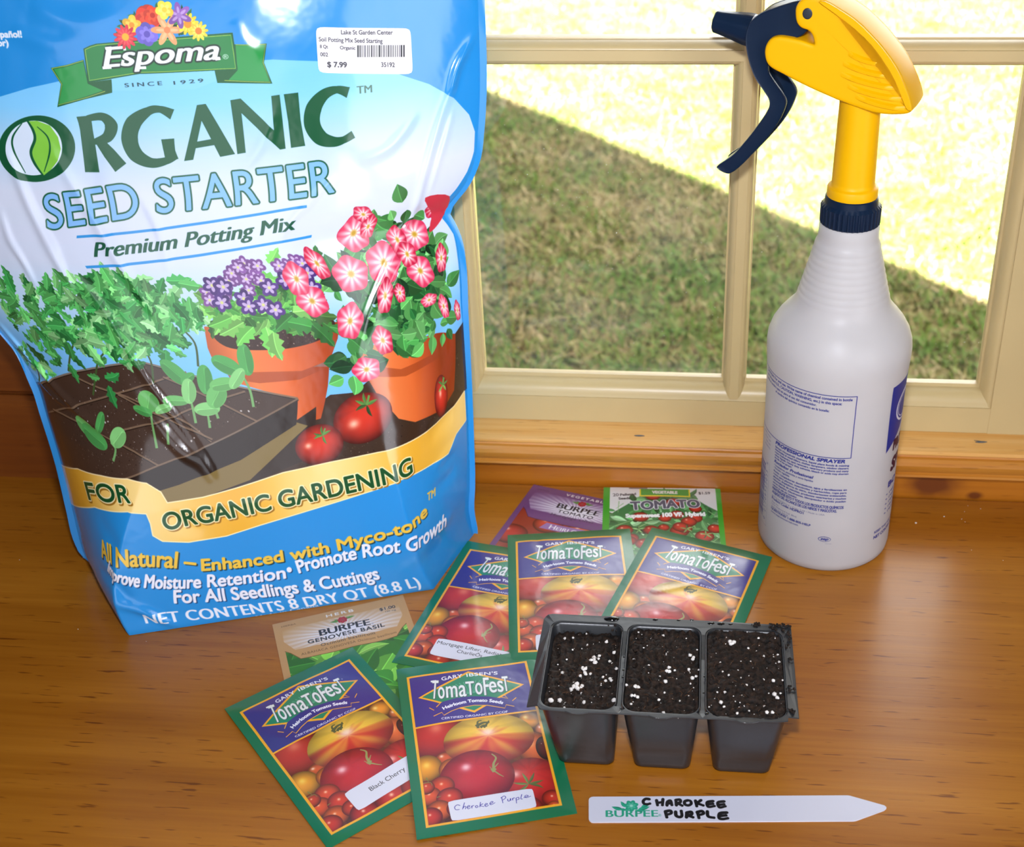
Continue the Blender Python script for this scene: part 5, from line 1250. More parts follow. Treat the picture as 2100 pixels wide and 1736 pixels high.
def burpee(name, pose, border, dark, lines, top_word, side_word, price, lower, heir=None):
    cv = Canvas(PW, PH, 10, border, to_mm=ground_mm(pose))
    B = lambda *q: [tuple(k) for k in ground_mm(POSE['basil'])([cbz(*p) for p in q])]
    # picture below the header
    y_pic = B((300, 790))[0][1]; xl, xr = 4.2, PW-4.2
    cv.clip = None
    cl = np.zeros((cv.h, cv.w), np.float32); p = cv.px([(xl, y_pic+3), (xr, 3.5)]).round().astype(int); cl[p[0, 1]:p[1, 1], p[0, 0]:p[1, 0]] = 1; cv.clip = cl
    lower(cv, xl, xr, 3.5, y_pic+3); cv.clip = None
    # header plate
    hy0 = B((540, 855))[0][1]; hy1 = B((230, 465))[0][1]
    plate = [(xl-0.3, y_pic+2.5), (xl-0.3, hy1+1), (PW-xl+0.3, hy1+1), (PW-xl+0.3, y_pic+2.5), (PW-7, y_pic-0.5), (PW-12, hy0+0.5), (PW-17, hy0), (17, hy0), (12, hy0+0.5), (7, y_pic-0.5)]
    cv.poly(plate, border, mm=True); cv.line(plate[3:]+plate[:1], 0.5, dark, mm=True)
    inner = [(8.5, hy1-2.0), (PW-4.5, hy1-2.0+1.5), (PW-2.6, hy1-10), (PW-6, hy1-18), (PW/2, hy0+5), (8, hy1-16), (4.5, hy1-8)]
    inner = [(5, hy1-0.6), (PW-5, hy1-0.6), (PW-4.5, hy1-12), (PW-10, hy1-22), (10, hy1-22), (4.5, hy1-12)]
    c0 = np.array([PW/2, hy1-15.0]); bcol = np.array(border, float)/255; wcol = np.array([0.90, 0.89, 0.92])
    def glow(X, Y):
        x = X/cv.res-c0[0]; y = cv.hmm-Y/cv.res-c0[1]; r = np.sqrt((x/38)**2+(y/13.5)**2); an = np.arctan2(y*1.6, x)
        ray = 0.5+0.5*np.clip(np.sin(an*34)*2.5, -1, 1); k = np.clip(1.45-r*1.05, 0, 1); k = np.clip(k*(0.62+0.38*np.where(r > 0.35, ray, 1)), 0, 1)
        k = k*np.clip((y+13.5)/5, 0, 1)
        return bcol+(wcol-bcol)*k[..., None]
    cv.poly(inner, glow, mm=True)
    rosette(cv, (PW/2+0.5, hy1-4.3), 0.95, mm=True)
    f = 0.97
    cx = PW/2+0.6
    text(cv, 'BURPEE', (cx-15.5, hy1-14.4), (cx+15.5, hy1-14.4), capmm=5.6, color=(34, 34, 38), fat=0.28, mm=True); text(cv, '\u00ae', (cx+16.3, hy1-14.3), (cx+17.6, hy1-14.3), capmm=1.1, color=(120, 130, 170), mm=True)
    yy_ = hy1-19.2
    for (t, wd, h_, col, bo) in lines:
        text(cv, t, (cx-wd/2, yy_), (cx+wd/2, yy_), capmm=h_, color=col, bold=bo, spacing=1.12, mm=True); yy_ -= h_+1.5
    text(cv, top_word, (cx-wd*0+(-9 if len(top_word) < 5 else -15), hy1+1.7), (cx+(8 if len(top_word) < 5 else 16), hy1+1.7), capmm=2.6, color=(236, 232, 224), bold=0.1, spacing=1.3, mm=True)
    text(cv, side_word, (5, hy1+1.6), (14, hy1+1.6), capmm=1.5, color=dark, mm=True)
    if price: text(cv, price, (PW-17, hy1-4.2), (PW-7.2, hy1-4.2), capmm=2.7, color=(40, 40, 44), bold=0.08, mm=True); text(cv, '150 mg', (PW-14, hy1-6.8), (PW-7.5, hy1-6.8), capmm=1.3, color=(60, 60, 64), mm=True)
    if heir:
        hy = hy0-4; cv.poly([(24, hy-4.5), (PW, hy-4.5), (PW, hy+2.5), (27, hy+2.5)], (150, 112, 168), mm=True)
        text(cv, heir[0], (30.5, hy-3.2), (34.6, hy-3.2), capmm=4.6, color=(240, 236, 240), fat=0.12, mm=True); text(cv, heir[1:], (35.6, hy-3.2), (60, hy-3.2), capmm=3.5, color=(240, 236, 240), fat=0.1, mm=True)
    return cv.image(name)
def basil_pic(cv, x0, x1, y0, y1):
    cv.poly([(x0, y0), (x1, y0), (x1, y1), (x0, y1)], (60, 120, 40), mm=True)
    for _ in range(70):
        p = (x0+rng.random()*(x1-x0), y0+rng.random()*(y1-y0)); leaf(cv, p, 12+14*rng.random(), 7+8*rng.random(), rng.random()*6.28, [(104, 176, 62), (70, 140, 44), (140, 200, 84), (50, 110, 36), (120, 190, 70)][rng.integers(5)])
def tom_pic(cv, x0, x1, y0, y1):
    cv.poly([(x0, y0), (x1, y0), (x1, y1), (x0, y1)], (150, 50, 30), mm=True)
    for _ in range(26):
        p = (x0+rng.random()*(x1-x0), y0+rng.random()*(y1-y0)); r = 7+6*rng.random(); ball(cv, p, r*1.15, r, [(214, 70, 40), (196, 50, 34), (226, 96, 50)][rng.integers(3)], hls=0.16)
img_ba = burpee('basil packet print', POSE['basil'], (196, 152, 98), (120, 84, 40), [('GENOVESE BASIL', 47, 3.3, (40, 38, 36), 0.12), ('Ocimum basilicum', 33, 2.6, (80, 72, 64), 0.02), ('ALBAHACA GENOVESA Ocimum basilicum', 58, 2.0, (120, 92, 56), 0.03)], 'HERB', 'HIERBA', '$1.00', basil_pic)
img_pu = burpee('heirloom packet print', POSE['purp'], (112, 70, 122), (70, 36, 84), [('TOMATO', 26, 3.3, (44, 40, 50), 0.1), ('Mortgage Lifter', 32, 2.8, (70, 60, 80), 0.03), ('TOMATE Mortgage Lifter', 36, 2.0, (110, 84, 124), 0.02)], 'VEGETABLE', 'HORTALIZA', None, tom_pic, 'HEIRLOOM')
# cherry-tomato packet with green sides
cgr = lambda x, y: (1030+x/4.468, 980+y/4.468)
gm = ground_mm(POSE['green']); gv = Canvas(PW, PH, 10, (232, 234, 230), to_mm=gm)
gv.poly([(0, 0), (PW, 0), (PW, PH-30), (PW-10, PH-22), (PW-22, PH-10), (52, PH-4), (30, PH-6), (20, PH-18), (8, PH-30), (0, PH-40)], (66, 130, 76), mm=True)
for _ in range(260):
    x_, y_ = rng.random()*PW, rng.random()*(PH-8)
    if y_ > PH-26 and (x_ < 20 or x_ > 66): continue
    leaf(gv, (x_, y_), 5+9*rng.random(), 2.5+4*rng.random(), rng.random()*6.28, [(84, 160, 90), (50, 118, 64), (118, 190, 120), (40, 96, 56), (150, 206, 150)][rng.integers(5)])
for _ in range(60):
    a = rng.random()*6.28; p = np.array([8+rng.random()*66, rng.random()*(PH-14)]); gv.line([p, p+np.array([math.cos(a), math.sin(a)])*(6+12*rng.random())], 0.7, (150, 196, 130), mm=True, taper=0.3)
gb = [(1265, 365, 6), (1120, 485, 6), (1365, 485, 5.5), (1490, 375, 4.6), (1600, 345, 5), (1765, 375, 5.3), (1625, 490, 6.6), (1480, 460, 4), (1855, 535, 6.5), (1950, 465, 5.2), (1380, 175, 5.5), (1570, 235, 5.5), (1300, 610, 6), (1770, 290, 4.5), (1700, 610, 6), (1450, 600, 5)]
for (x_, y_, r) in gb: c = gm([cgr(x_, y_)])[0]; ball(gv, c, r, r*0.96, (212, 60, 44), hi=(255, 220, 190), hls=0.16)
for _ in range(24):
    p = (8+rng.random()*66, rng.random()*(PH-40)); ball(gv, p, 5.5, 5.3, (208, 56, 40), hls=0.16)
for (x_, y_) in ((1690, 470), (1870, 520), (1250, 480)):
    for k in range(5): leaf(gv, gm([cgr(x_, y_)])[0], 5, 1.2, k*1.3+0.3, (140, 196, 120), vein=False)
for xa, xb in ((0, 4.6), (PW-3.6, PW)): gv.poly([(xa, 0), (xb, 0), (xb, PH), (xa, PH)], (62, 168, 48), mm=True)
a, b = gm([cgr(1270, 110)])[0], gm([cgr(1710, 180)])[0]; ax, bx = a[0], b[0]; ty = PH-1.6; by = PH-11.2
gv.poly([(ax-1, by-0.6), (bx+1, by-0.6), (bx+1, ty), (ax-1, ty)], (236, 222, 40), mm=True); gv.poly([(ax, by+0.8), (bx, by+0.8), (bx, ty), (ax, ty)], (56, 160, 50), mm=True)
text(gv, 'VEGETABLE', (ax+8, by+3.2), (bx-8, by+3.2), capmm=3.6, color=(240, 244, 236), bold=0.28, mm=True)
gv.poly([(18, PH-1.9), (31, PH-1.9), (31, PH), (18, PH)], (128, 124, 130), mm=True)
gt = lambda t, a_, b_, h_, **k: text(gv, t, gm([cgr(*a_)])[0], gm([cgr(*b_)])[0], capmm=h_, mm=True, **k)
gt('20', (1015, 175), (1068, 173), 3.4, color=(60, 60, 66), bold=0.06); gt('Pelleted', (1082, 172), (1225, 165), 2.7, color=(46, 46, 50), bold=0.14); gt('Seeds', (1068, 205), (1172, 202), 2.6, color=(46, 46, 50), bold=0.14)
gt('$1.59', (1800, 152), (1905, 150), 2.9, color=(46, 46, 50), bold=0.1)
gt('TOMATO', (1185, 298), (1810, 275), 9.0, color=(98, 98, 112), bold=0.55, out=0.55, outcol=(236, 236, 240), spacing=1.05)
gt('Supersweet 100 VF, Hybrid', (1135, 372), (1858, 352), 4.2, color=(244, 246, 244), bold=0.4)
img_gr = gv.image('cherry tomato packet print')
M_BA, _, _ = printed('basil packet', img_ba, 0.42, 0.1, bump=0.05); M_PU, _, _ = printed('heirloom packet', img_pu, 0.34, 0.6, bump=0.06, coat_rough=0.2); M_GR, _, _ = printed('cherry tomato packet', img_gr, 0.3, 0.8, bump=0.06, coat_rough=0.2)

packet('seed_packet', POSE['basil'], 'tan herb seed packet of basil with green leaves, partly under two green packets', M_BA, M_PAPER, (0.05, 0.05, 0.05, 0.05), 0.7)
packet('seed_packet', POSE['purp'], 'purple heirloom tomato seed packet with white rays, nearest the blue bag by the sill', M_PU, M_PAPER, (0.05, 0.05, 0.05, 0.05), 0.7)
packet('seed_packet', POSE['green'], 'white and green seed packet picturing cherry tomatoes on the vine, near the bottle', M_GR, M_PAPER, (1.0, 0.3, 1.3, 0.1), 0.9)
packet('seed_packet', POSE['mort'], 'green-bordered tomato seed packet with the two-line printed sticker, beside the blue bag', M_TF, M_TFB, (0.3, 1.3, 0.6, 1.2), 1.4, creases=(((0, 0), (40, 90), 0.25, 3),), sticker=(img_mo, stdq(19, 97.5, 48, 14.5)))
packet('seed_packet', POSE['mid'], 'green-bordered tomato seed packet lying between two others, its sticker tucked behind the tray', M_TF, M_TFB, (2.8, 3.4, 3.0, 2.6), 1.5, creases=(((18, 0), (26, 40), -0.35, 2.5), ((30, 20), (15, 70), 0.3, 3)), sticker=(img_no, stdq(16, 103, 50, 14)))
packet('seed_packet', POSE['right'], 'creased green-bordered tomato seed packet behind the tray, closest to the spray bottle', M_TF, M_TFB, (4.6, 1.4, 5.2, 0.3), 1.5, creases=(((45, 44), (22, 62), -0.55, 0.9), ((47, 44), (23, 63), 0.4, 2.2), ((40, 2), (46, 26), -0.3, 2.5)))
packet('seed_packet', POSE['black'], 'green-bordered tomato seed packet with a printed black cherry sticker, at the front left', M_TF, M_TFB, (1.3, 1.5, 0.1, 0.1), 1.3, creases=(((0, 20), (30, 60), 0.2, 3),), sticker=(img_bl, [(23.0, 98), (70.0, 95.5), (70.8, 110), (23.8, 112.5)]))
packet('seed_packet', POSE['cher'], 'green-bordered tomato seed packet with a handwritten blue-ink sticker, in front of the tray', M_TF, M_TFB, (3.9, 2.9, 1.0, 0.1), 0.9, creases=(((0, 70), (30, 100), 0.15, 3),), sticker=(img_ch, Q_CH))

# ------------------------------------------------------------------ potting-mix bag: a stand-up film pouch
BL = np.array([-0.390, 0.645, 0.0]); BR = np.array([-0.144, 0.696, 0.0])
BE = (BR-BL)/np.linalg.norm(BR-BL); BN = np.array([BE[1], -BE[0], 0.0])          # along the base; towards the room
TILT = R(7.5); BU = np.array([0, 0, math.cos(TILT)])-BN*math.sin(TILT)
BAG_H = 430.0
RT = np.array([[0, 250.8], [21, 248.9], [37, 250.5], [74, 252.2], [110, 253.3], [164, 254.3], [197, 255], [212, 253.6], [222, 250.5], [229, 247.5], [235, 251], [242, 257.5], [260, 267.5], [280, 271.5], [300, 274], [353, 276.4], [430, 277]])
LT = np.array([[0, 0.0], [8, -3.5], [20, -6.5], [45, -7.7], [80, -9], [110, -11.5], [136, -14.0], [155, -20], [175, -30], [200, -40], [250, -50], [430, -56]])
DL = np.array([[0, 80.0], [30, 77], [60, 71], [140, 54], [250, 35], [350, 30], [430, 22]])
DR = np.array([[0, 54], [40, 54], [80, 50], [150, 38], [210, 30], [235, 28], [300, 29], [350, 29], [430, 20]])
ALF = np.array([[0, 0.145], [40, 0.16], [100, 0.27], [160, 0.44], [200, 0.5], [430, 0.5]])
ARF = np.array([[0, 0.115], [40, 0.15], [100, 0.2], [200, 0.30], [430, 0.5]])
for T_ in (RT, LT): T_[1:-1, 0] *= 0.976
def ip(T, t):
    # smooth interpolation of the station tables
    x = T[:, 0]; y = T[:, 1]; m = np.gradient(y, x); k = np.clip(np.searchsorted(x, t, side='right')-1, 0, len(x)-2)
    h = x[k+1]-x[k]; u = np.clip((t-x[k])/h, 0, 1)
    return (2*u**3-3*u**2+1)*y[k]+(u**3-2*u**2+u)*h*m[k]+(-2*u**3+3*u**2)*y[k+1]+(u**3-u**2)*h*m[k+1]
def bag_front(s, t):
    """mm along the base, towards the room and up for s across (0..1) and t up (mm)"""
    l, r = ip(LT, t), ip(RT, t); e = l+(r-l)*s
    D = ip(DL, t)*(1-s)+ip(DR, t)*s
    al, ar = ip(ALF, t), ip(ARF, t); sharp = np.clip(t/110, 0, 1)
    def ramp(x, a):
        q = np.clip(x/a, 0, 1); soft = np.sin(q*np.pi/2)**0.85; hard = np.minimum(1, q*1.02)
        return hard*(1-sharp)+soft*sharp
    g = np.minimum(ramp(s, al), 1)*np.minimum(ramp(1-s, ar), 1)
    n = D*g+9*np.sin(np.pi*s)*np.clip((t-10)/70, 0, 1)*np.clip((420-t)/200, 0, 1)
    n = n-1.5*np.exp(-t/3.0)*g
    return e, n, t
def bag_xyz(s, t, d=0.0):
    e, n, u = bag_front(s, t)
    return (BL[None]+(e[:, None]*BE+(n+d)[:, None]*BN+u[:, None]*BU)/1000)
def w2px(P):
    q = P-np.array([0, 0, CAM_H]); z = q@np.array(AX_F)
    return np.stack([1150+F_PX*(q@np.array(AX_R))/z, 768-F_PX*(q@np.array(AX_U))/z], 1)
_gs, _gt = (q.ravel() for q in np.meshgrid(np.linspace(0.0, 1.0, 60), np.linspace(0, 430, 80))); _gp = w2px(bag_xyz(_gs, _gt))
def px2st(p):
    """photo position -> place on the bag's front film"""
    p = np.atleast_2d(np.asarray(p, float)); i = np.argmin(((p[:, None]-_gp[None])**2).sum(-1), 1); s, t = _gs[i].copy(), _gt[i].copy()
    for k in range(7):
        f = w2px(bag_xyz(s, t)); h = 1e-3; fs = (w2px(bag_xyz(s+h, t))-f)/h; ft = (w2px(bag_xyz(s, t+0.05))-f)/0.05
        r = p-f; det = fs[:, 0]*ft[:, 1]-fs[:, 1]*ft[:, 0]; det = np.where(np.abs(det) < 1, 1, det)
        ds = (r[:, 0]*ft[:, 1]-r[:, 1]*ft[:, 0])/det; dt = (fs[:, 0]*r[:, 1]-fs[:, 1]*r[:, 0])/det
        s = np.clip(s+np.clip(ds, -0.12, 0.12)*0.85, -0.02, 1.02); t = np.clip(t+np.clip(dt, -40, 40)*0.85, -2, 440)
    return s, t
# arc length across the film -> flat sheet
GS, GT = 161, 216
sg = np.linspace(-0.02, 1.02, GS); tg = np.linspace(-2, 440, GT); SS_, TT_ = np.meshgrid(sg, tg)
Pg = bag_xyz(SS_.ravel(), TT_.ravel()).reshape(GT, GS, 3)
arc = np.concatenate([np.zeros((GT, 1)), np.cumsum(np.linalg.norm(np.diff(Pg, axis=1), axis=2), 1)], 1)*1000
arc -= arc[:, GS//2][:, None]
FW = 380.0
def st2flat(s, t):
    a = np.clip((s-sg[0])/(sg[-1]-sg[0])*(GS-1), 0, GS-1.001); b = np.clip((t-tg[0])/(tg[-1]-tg[0])*(GT-1), 0, GT-1.001)
    i, j = a.astype(int), b.astype(int); a, b = a-i, b-j
    x = arc[j, i]*(1-a)*(1-b)+arc[j, i+1]*a*(1-b)+arc[j+1, i]*(1-a)*b+arc[j+1, i+1]*a*b
    return np.stack([x+FW/2, t], 1)
bag_mm = lambda p: st2flat(*px2st(p))
BLUE = (35, 135, 205)
bc = Canvas(FW, BAG_H, 5, BLUE, to_mm=bag_mm)
c1 = lambda *q: [(x/2.1, y/2.1) for x, y in q]                       # working scales of my measurements
c2 = lambda *q: [(x/2.067, y/2.067+500) for x, y in q]
c3 = lambda *q: [(x/3.4717, y/3.4717+560) for x, y in q]
cf = lambda *q: [(x/3.5, y/3.5) for x, y in q]
cq_ = lambda *q: [(x/3.5+380, y/3.5+380) for x, y in q]
def vgrad(cols):
    ys = np.array([c[0] for c in cols], float); cs = np.array([c[1] for c in cols], float)/255
    def f(X, Y):
        y = bc.hmm-Y/bc.res; o = np.argsort(ys); return np.stack([np.interp(y, ys[o], cs[o, k]) for k in range(3)], -1)
    return f
ty = lambda x, y: float(bag_mm([(x, y)])[0, 1])
# pale sky field with its domed top
dome = [(0, 198), (60, 180), (140, 162), (250, 145), (400, 130), (560, 122), (690, 126), (800, 146), (880, 172), (930, 200), (962, 235), (974, 270), (972, 310), (958, 352), (935, 388), (905, 420)]
dm_ = bag_mm(dome); right = [(bag_mm([(p)])[0]) for p in ((930, 480), (940, 540), (946, 640), (950, 800))]
poly = list(dm_)+right+[np.array([FW/2+118, ty(900, 900)]), np.array([28, ty(300, 1000)]), np.array([14, 150]), np.array([0, 175]), np.array([0, dm_[0, 1]-2])]
bc.poly(poly, vgrad([(ty(560, 122), (112, 188, 236)), (ty(560, 200), (126, 196, 238)), (ty(560, 300), (178, 204, 228)), (ty(540, 380), (204, 211, 228)), (ty(540, 520), (202, 210, 228)), (ty(540, 620), (176, 206, 230)), (ty(640, 700), (120, 186, 236)), (ty(640, 820), (110, 180, 234))]), mm=True)
# terracotta, soil, tray ---------------------------------------------------
SOIL = (58, 40, 28)
bc.poly(c2((860, 1080), (1100, 985), (1235, 860), (1300, 770), (1330, 690), (1400, 640), (1500, 630), (1560, 580), (1700, 560), (1900, 420), (1965, 325), (1980, 640), (1850, 790), (1600, 890), (1200, 980), (900, 1060), (700, 1100)), SOIL)
speckle(bc, c2((1250, 900), (1960, 420), (1960, 640), (1250, 960)), 420, [(84, 62, 46), (36, 24, 16), (120, 100, 84), (70, 48, 34)])
def hgrad(px0, px1, cols):
    a, b = bag_mm([px0])[0][0], bag_mm([px1])[0][0]; xs = np.array([c[0] for c in cols]); cs = np.array([c[1] for c in cols], float)/255
    def f(X, Y):
        u = (X/bc.res-a)/(b-a); return np.stack([np.interp(u, xs, cs[:, k]) for k in range(3)], -1)
    return f
TC = [(0, (176, 84, 36)), (0.25, (224, 120, 62)), (0.55, (214, 102, 48)), (0.85, (168, 66, 24)), (1, (140, 52, 18))]
def pot(body, rim, inside, soil):
    bc.poly(body, hgrad(body[0], body[1], TC), smooth=0); bc.poly(rim, hgrad(rim[0], rim[1], TC), smooth=6); bc.poly(inside, (120, 56, 26), smooth=6); bc.poly(soil, (54, 36, 28), smooth=6)
bc.poly(c2((960, 520), (1395, 520), (1390, 600), (1360, 740), (1250, 770), (1180, 640), (1010, 590)), hgrad((460, 750), (675, 750), TC))
bc.poly(c2((865, 350), (1440, 330), (1432, 400), (1400, 490), (1280, 540), (1100, 560), (980, 545), (910, 510), (880, 440)), hgrad((420, 690), (695, 680), TC))
bc.poly(c2((905, 380), (1000, 330), (1200, 300), (1380, 310), (1420, 345), (1370, 400), (1240, 440), (1080, 450), (960, 435)), (56, 36, 28), smooth=6)
speckle(bc, c2((950, 380), (1380, 340), (1330, 420), (1000, 440)), 160, [(110, 90, 76), (36, 24, 18), (84, 60, 48), (170, 156, 144)])
bc.poly(c2((960, 545), (1280, 538), (1400, 490), (1395, 520), (1270, 575), (1100, 590), (975, 570)), (150, 62, 26), 0.7)
# right-hand pot
bc.poly(c2((1470, 430), (1850, 380), (1930, 380), (1925, 620), (1880, 700), (1760, 755), (1690, 740), (1600, 640), (1540, 540)), hgrad((740, 760), (905, 740), TC))
bc.poly(c2((1520, 500), (1700, 530), (1880, 440), (1880, 470), (1720, 560), (1570, 560)), (140, 56, 24), 0.6)
# saucer and pack
bc.poly(c2((1255, 755), (1305, 770), (1240, 830), (1060, 1000), (870, 1070), (705, 1100), (660, 1035), (1000, 900)), (122, 102, 56))
bc.poly(c2((1262, 655), (1256, 765), (1020, 915), (760, 1020), (660, 1050), (480, 1008), (260, 935), (670, 935), (900, 850)), (40, 28, 22))
bc.poly(c2((560, 1060), (1100, 820), (1260, 745), (1340, 690), (1330, 900), (1000, 1040), (760, 1110), (640, 1100)), (48, 34, 26))
bc.poly(c2((1255, 755), (1305, 770), (1240, 830), (1060, 1000), (870, 1070), (705, 1100), (660, 1035), (1000, 900)), (122, 102, 56))
bc.poly(c2((1262, 655), (1256, 765), (1020, 915), (760, 1020), (660, 1050), (480, 1008), (260, 935), (670, 935), (900, 850)), (40, 28, 22))
topq = c2((140, 590), (330, 540), (590, 495), (930, 590), (1265, 655), (1090, 750), (895, 848), (670, 942), (480, 1005), (255, 930), (190, 760))
bc.poly(topq, (66, 48, 38))
speckle(bc, c2((200, 700), (560, 500), (1180, 650), (640, 930)), 900, [(92, 72, 58), (44, 30, 22), (60, 42, 32), (110, 94, 82), (50, 36, 28)])
speckle(bc, c2((260, 840), (420, 700), (700, 900), (480, 985)), 340, [(92, 72, 58), (44, 30, 22), (60, 42, 32), (120, 104, 92)])
speckle(bc, c2((200, 660), (560, 500), (1150, 660), (640, 920)), 90, [(210, 206, 204), (190, 184, 180)], (0.2, 0.75))
EDGE = (124, 100, 78)
for seg in (((150, 600), (330, 540), (590, 497)), ((205, 715), (480, 640), (700, 572), (790, 545)), ((600, 500), (930, 588), (1262, 655)), ((310, 560), (420, 610), (540, 650), (760, 740), (895, 840)), ((690, 565), (860, 640), (1090, 752)), ((500, 640), (600, 690), (900, 830)),
            ((480, 800), (700, 745), (840, 690), (1040, 625)), ((225, 700), (440, 810), (670, 938)), ((255, 930), (480, 1003), (670, 940), (895, 850), (1090, 752), (1265, 657))):
    P_ = c2(*seg); bc.line(P_, 1.5, EDGE, 0.85, smooth=4); bc.line([(x, y+2.2) for x, y in P_], 0.5, (28, 18, 12), 0.9, smooth=4)
# foliage ------------------------------------------------------------------
G1 = [(86, 170, 88), (62, 148, 74), (116, 190, 110), (46, 122, 60), (140, 204, 132), (78, 162, 84)]
def cluster(cx, cy, rx, ry, n, ln, cols, ang=None, wd=0.5, lob=1):
    for _ in range(n):
        r = math.sqrt(rng.random()); a = rng.random()*6.283; p = (cx+rx*r*math.cos(a), cy+ry*r*math.sin(a)); q = bag_mm([p])[0]
        th = rng.random()*6.283 if ang is None else ang+rng.normal()*0.7; L_ = ln*(0.6+0.7*rng.random()); leaf(bc, q, L_, L_*wd*(0.8+0.4*rng.random()), th, cols[rng.integers(len(cols))], lob=lob)
def stalk(seg, w_=1.0, col=(62, 84, 42)): bc.line(seg, w_, col, smooth=6, taper=w_*0.7)
for seg in (((395, 640), (405, 560), (420, 490), (470, 430)), ((650, 590), (640, 500), (600, 430)), ((840, 520), (825, 420), (760, 350)), ((640, 330), (600, 260), (540, 220)), ((290, 540), (300, 460), (330, 380)), ((480, 480), (470, 380), (470, 260)), ((170, 590), (150, 520), (60, 440)), ((230, 350), (160, 320), (60, 310))): stalk(c2(*seg), 1.3)
for (x, y, rx, ry, n) in ((60, 640, 55, 30, 36), (30, 600, 30, 25, 16), (120, 610, 50, 28, 30), (190, 600, 45, 26, 34), (240, 600, 50, 30, 40), (290, 610, 45, 36, 40), (320, 640, 40, 40, 36), (150, 690, 60, 26, 40), (110, 700, 45, 34, 30), (200, 690, 50, 30, 30), (270, 680, 50, 34, 36), (330, 700, 40, 30, 26), (225, 640, 60, 30, 40), (380, 640, 28, 24, 16), (405, 660, 20, 16, 12), (50, 735, 26, 26, 14), (90, 760, 22, 26, 10), (250, 720, 40, 26, 18)):
    cluster(x, y, rx, ry, n, 10.5, G1)
for (x, y, ln, an) in ((340, 575, 15, 0.1), (365, 580, 14, -0.2), (355, 620, 13, -1.2), (205, 600, 13, 1.5), (232, 585, 13, 1.7), (30, 600, 13, 1.4), (55, 605, 12, 0.9), (222, 790, 13, -1.3), (215, 775, 12, 0.5), (205, 775, 9, 3.0), (140, 745, 12, -1.4), (180, 705, 13, -1.0)):
    leaf(bc, (x, y), ln, ln*0.48, an, G1[rng.integers(4)], lob=1, mm=False)
# seed leaves of the young sprouts: smooth ovals on pale stalks
CO = [(104, 176, 96), (78, 156, 80), (128, 194, 116)]
for seg in (((480, 920), (490, 870), (470, 840)), ((665, 865), (650, 780), (640, 700)), ((715, 845), (710, 760)), ((890, 780), (880, 720)), ((830, 760), (815, 690), (800, 640)), ((925, 740), (890, 640), (870, 590)), ((1075, 690), (1060, 620), (1030, 560))): bc.line(c2(*seg), 1.6, (110, 160, 96), smooth=5, taper=1.2)
for (x, y, rx, ry, an, k) in ((365, 775, 9.5, 4.6, -0.35, 0), (400, 815, 11, 5.2, -0.35, 1), (425, 755, 7, 3.0, 1.1, 1), (500, 820, 6.6, 5.0, 0.8, 2), (630, 665, 5.8, 6.4, 1.2, 0), (605, 705, 6, 2.8, -0.2, 1), (695, 695, 6.2, 2.6, 0.4, 2), (745, 665, 7.5, 3.0, -0.1, 0), (740, 545, 9, 5.0, -0.9, 1),
                              (795, 570, 5, 2.6, 0.5, 1), (800, 625, 7.5, 4.2, 1.3, 2), (868, 575, 8.8, 4.4, 1.3, 1), (878, 700, 7.5, 4.0, 0.0, 2), (918, 645, 8, 5.4, 0.9, 0), (960, 515, 8.5, 5.2, -0.6, 1), (945, 595, 8, 4.0, 0.1, 0), (1040, 490, 9.5, 4.4, 1.4, 1), (1005, 570, 7.5, 3.4, 0.8, 2)):
    c = bag_mm(c2((x, y)))[0]; col = CO[k]
    bc.ellipse(c, rx, ry, col, an); bc.ellipse(c+np.array([0.4*ry*math.sin(an), -0.4*ry*math.cos(an)]), rx*0.85, ry*0.5, np.array(col)*0.82, an, 0.7)
    bc.line([c-np.array([math.cos(an), math.sin(an)])*rx*0.8, c+np.array([math.cos(an), math.sin(an)])*rx*0.8], 0.35, np.clip(np.array(col)*1.2, 0, 255), 0.8, mm=True)
# verbena pot: leaves and purple flowers
G2 = [(96, 170, 72), (70, 146, 58), (124, 190, 90), (52, 122, 50)]
for (x, y, rx, ry, n) in ((460, 640, 40, 22, 26), (520, 630, 50, 26, 34), (580, 640, 50, 30, 34), (630, 650, 40, 26, 24), (540, 590, 50, 26, 24), (600, 590, 40, 24, 20)): cluster(x, y, rx, ry, n, 11, G2, wd=0.55)
for (x, y, ln, an) in ((500, 660, 17, 3.5), (520, 670, 16, 3.9), (545, 670, 18, 4.5), (560, 680, 17, 4.8), (590, 660, 18, -0.4), (600, 640, 20, 0.3), (640, 665, 17, 5.2), (630, 640, 17, -0.2), (475, 650, 15, 3.4), (565, 640, 15, 2.4), (655, 545, 12, 1.4), (550, 540, 12, 0.9)): leaf(bc, (x, y), ln, ln*0.55, an, G2[rng.integers(4)], lob=1, mm=False)
def verb(x, y, r, dark=0): petals(bc, (x, y), r, 5, [(112, 70, 130), (72, 44, 110)][dark], (216, 196, 226), (200, 200, 130), rng.random()*1.2, 0.8, 0.16, mm=False)
for (x, y) in ((500, 540), (515, 550), (492, 558), (528, 545), (480, 570), (505, 572), (524, 568), (450, 580), (435, 595), (462, 592), (445, 610), (425, 600), (430, 615), (460, 610), (470, 575), (535, 575), (510, 595), (590, 545), (605, 535), (580, 555), (620, 540), (600, 560), (572, 545), (588, 575), (475, 560), (488, 548)): verb(x, y, 4.6)
for (x, y) in ((552, 590), (540, 625), (565, 635), (455, 620), (500, 612), (510, 628), (435, 585), (630, 560), (585, 575), (640, 590), (458, 588)): verb(x, y, 5.6, 1)
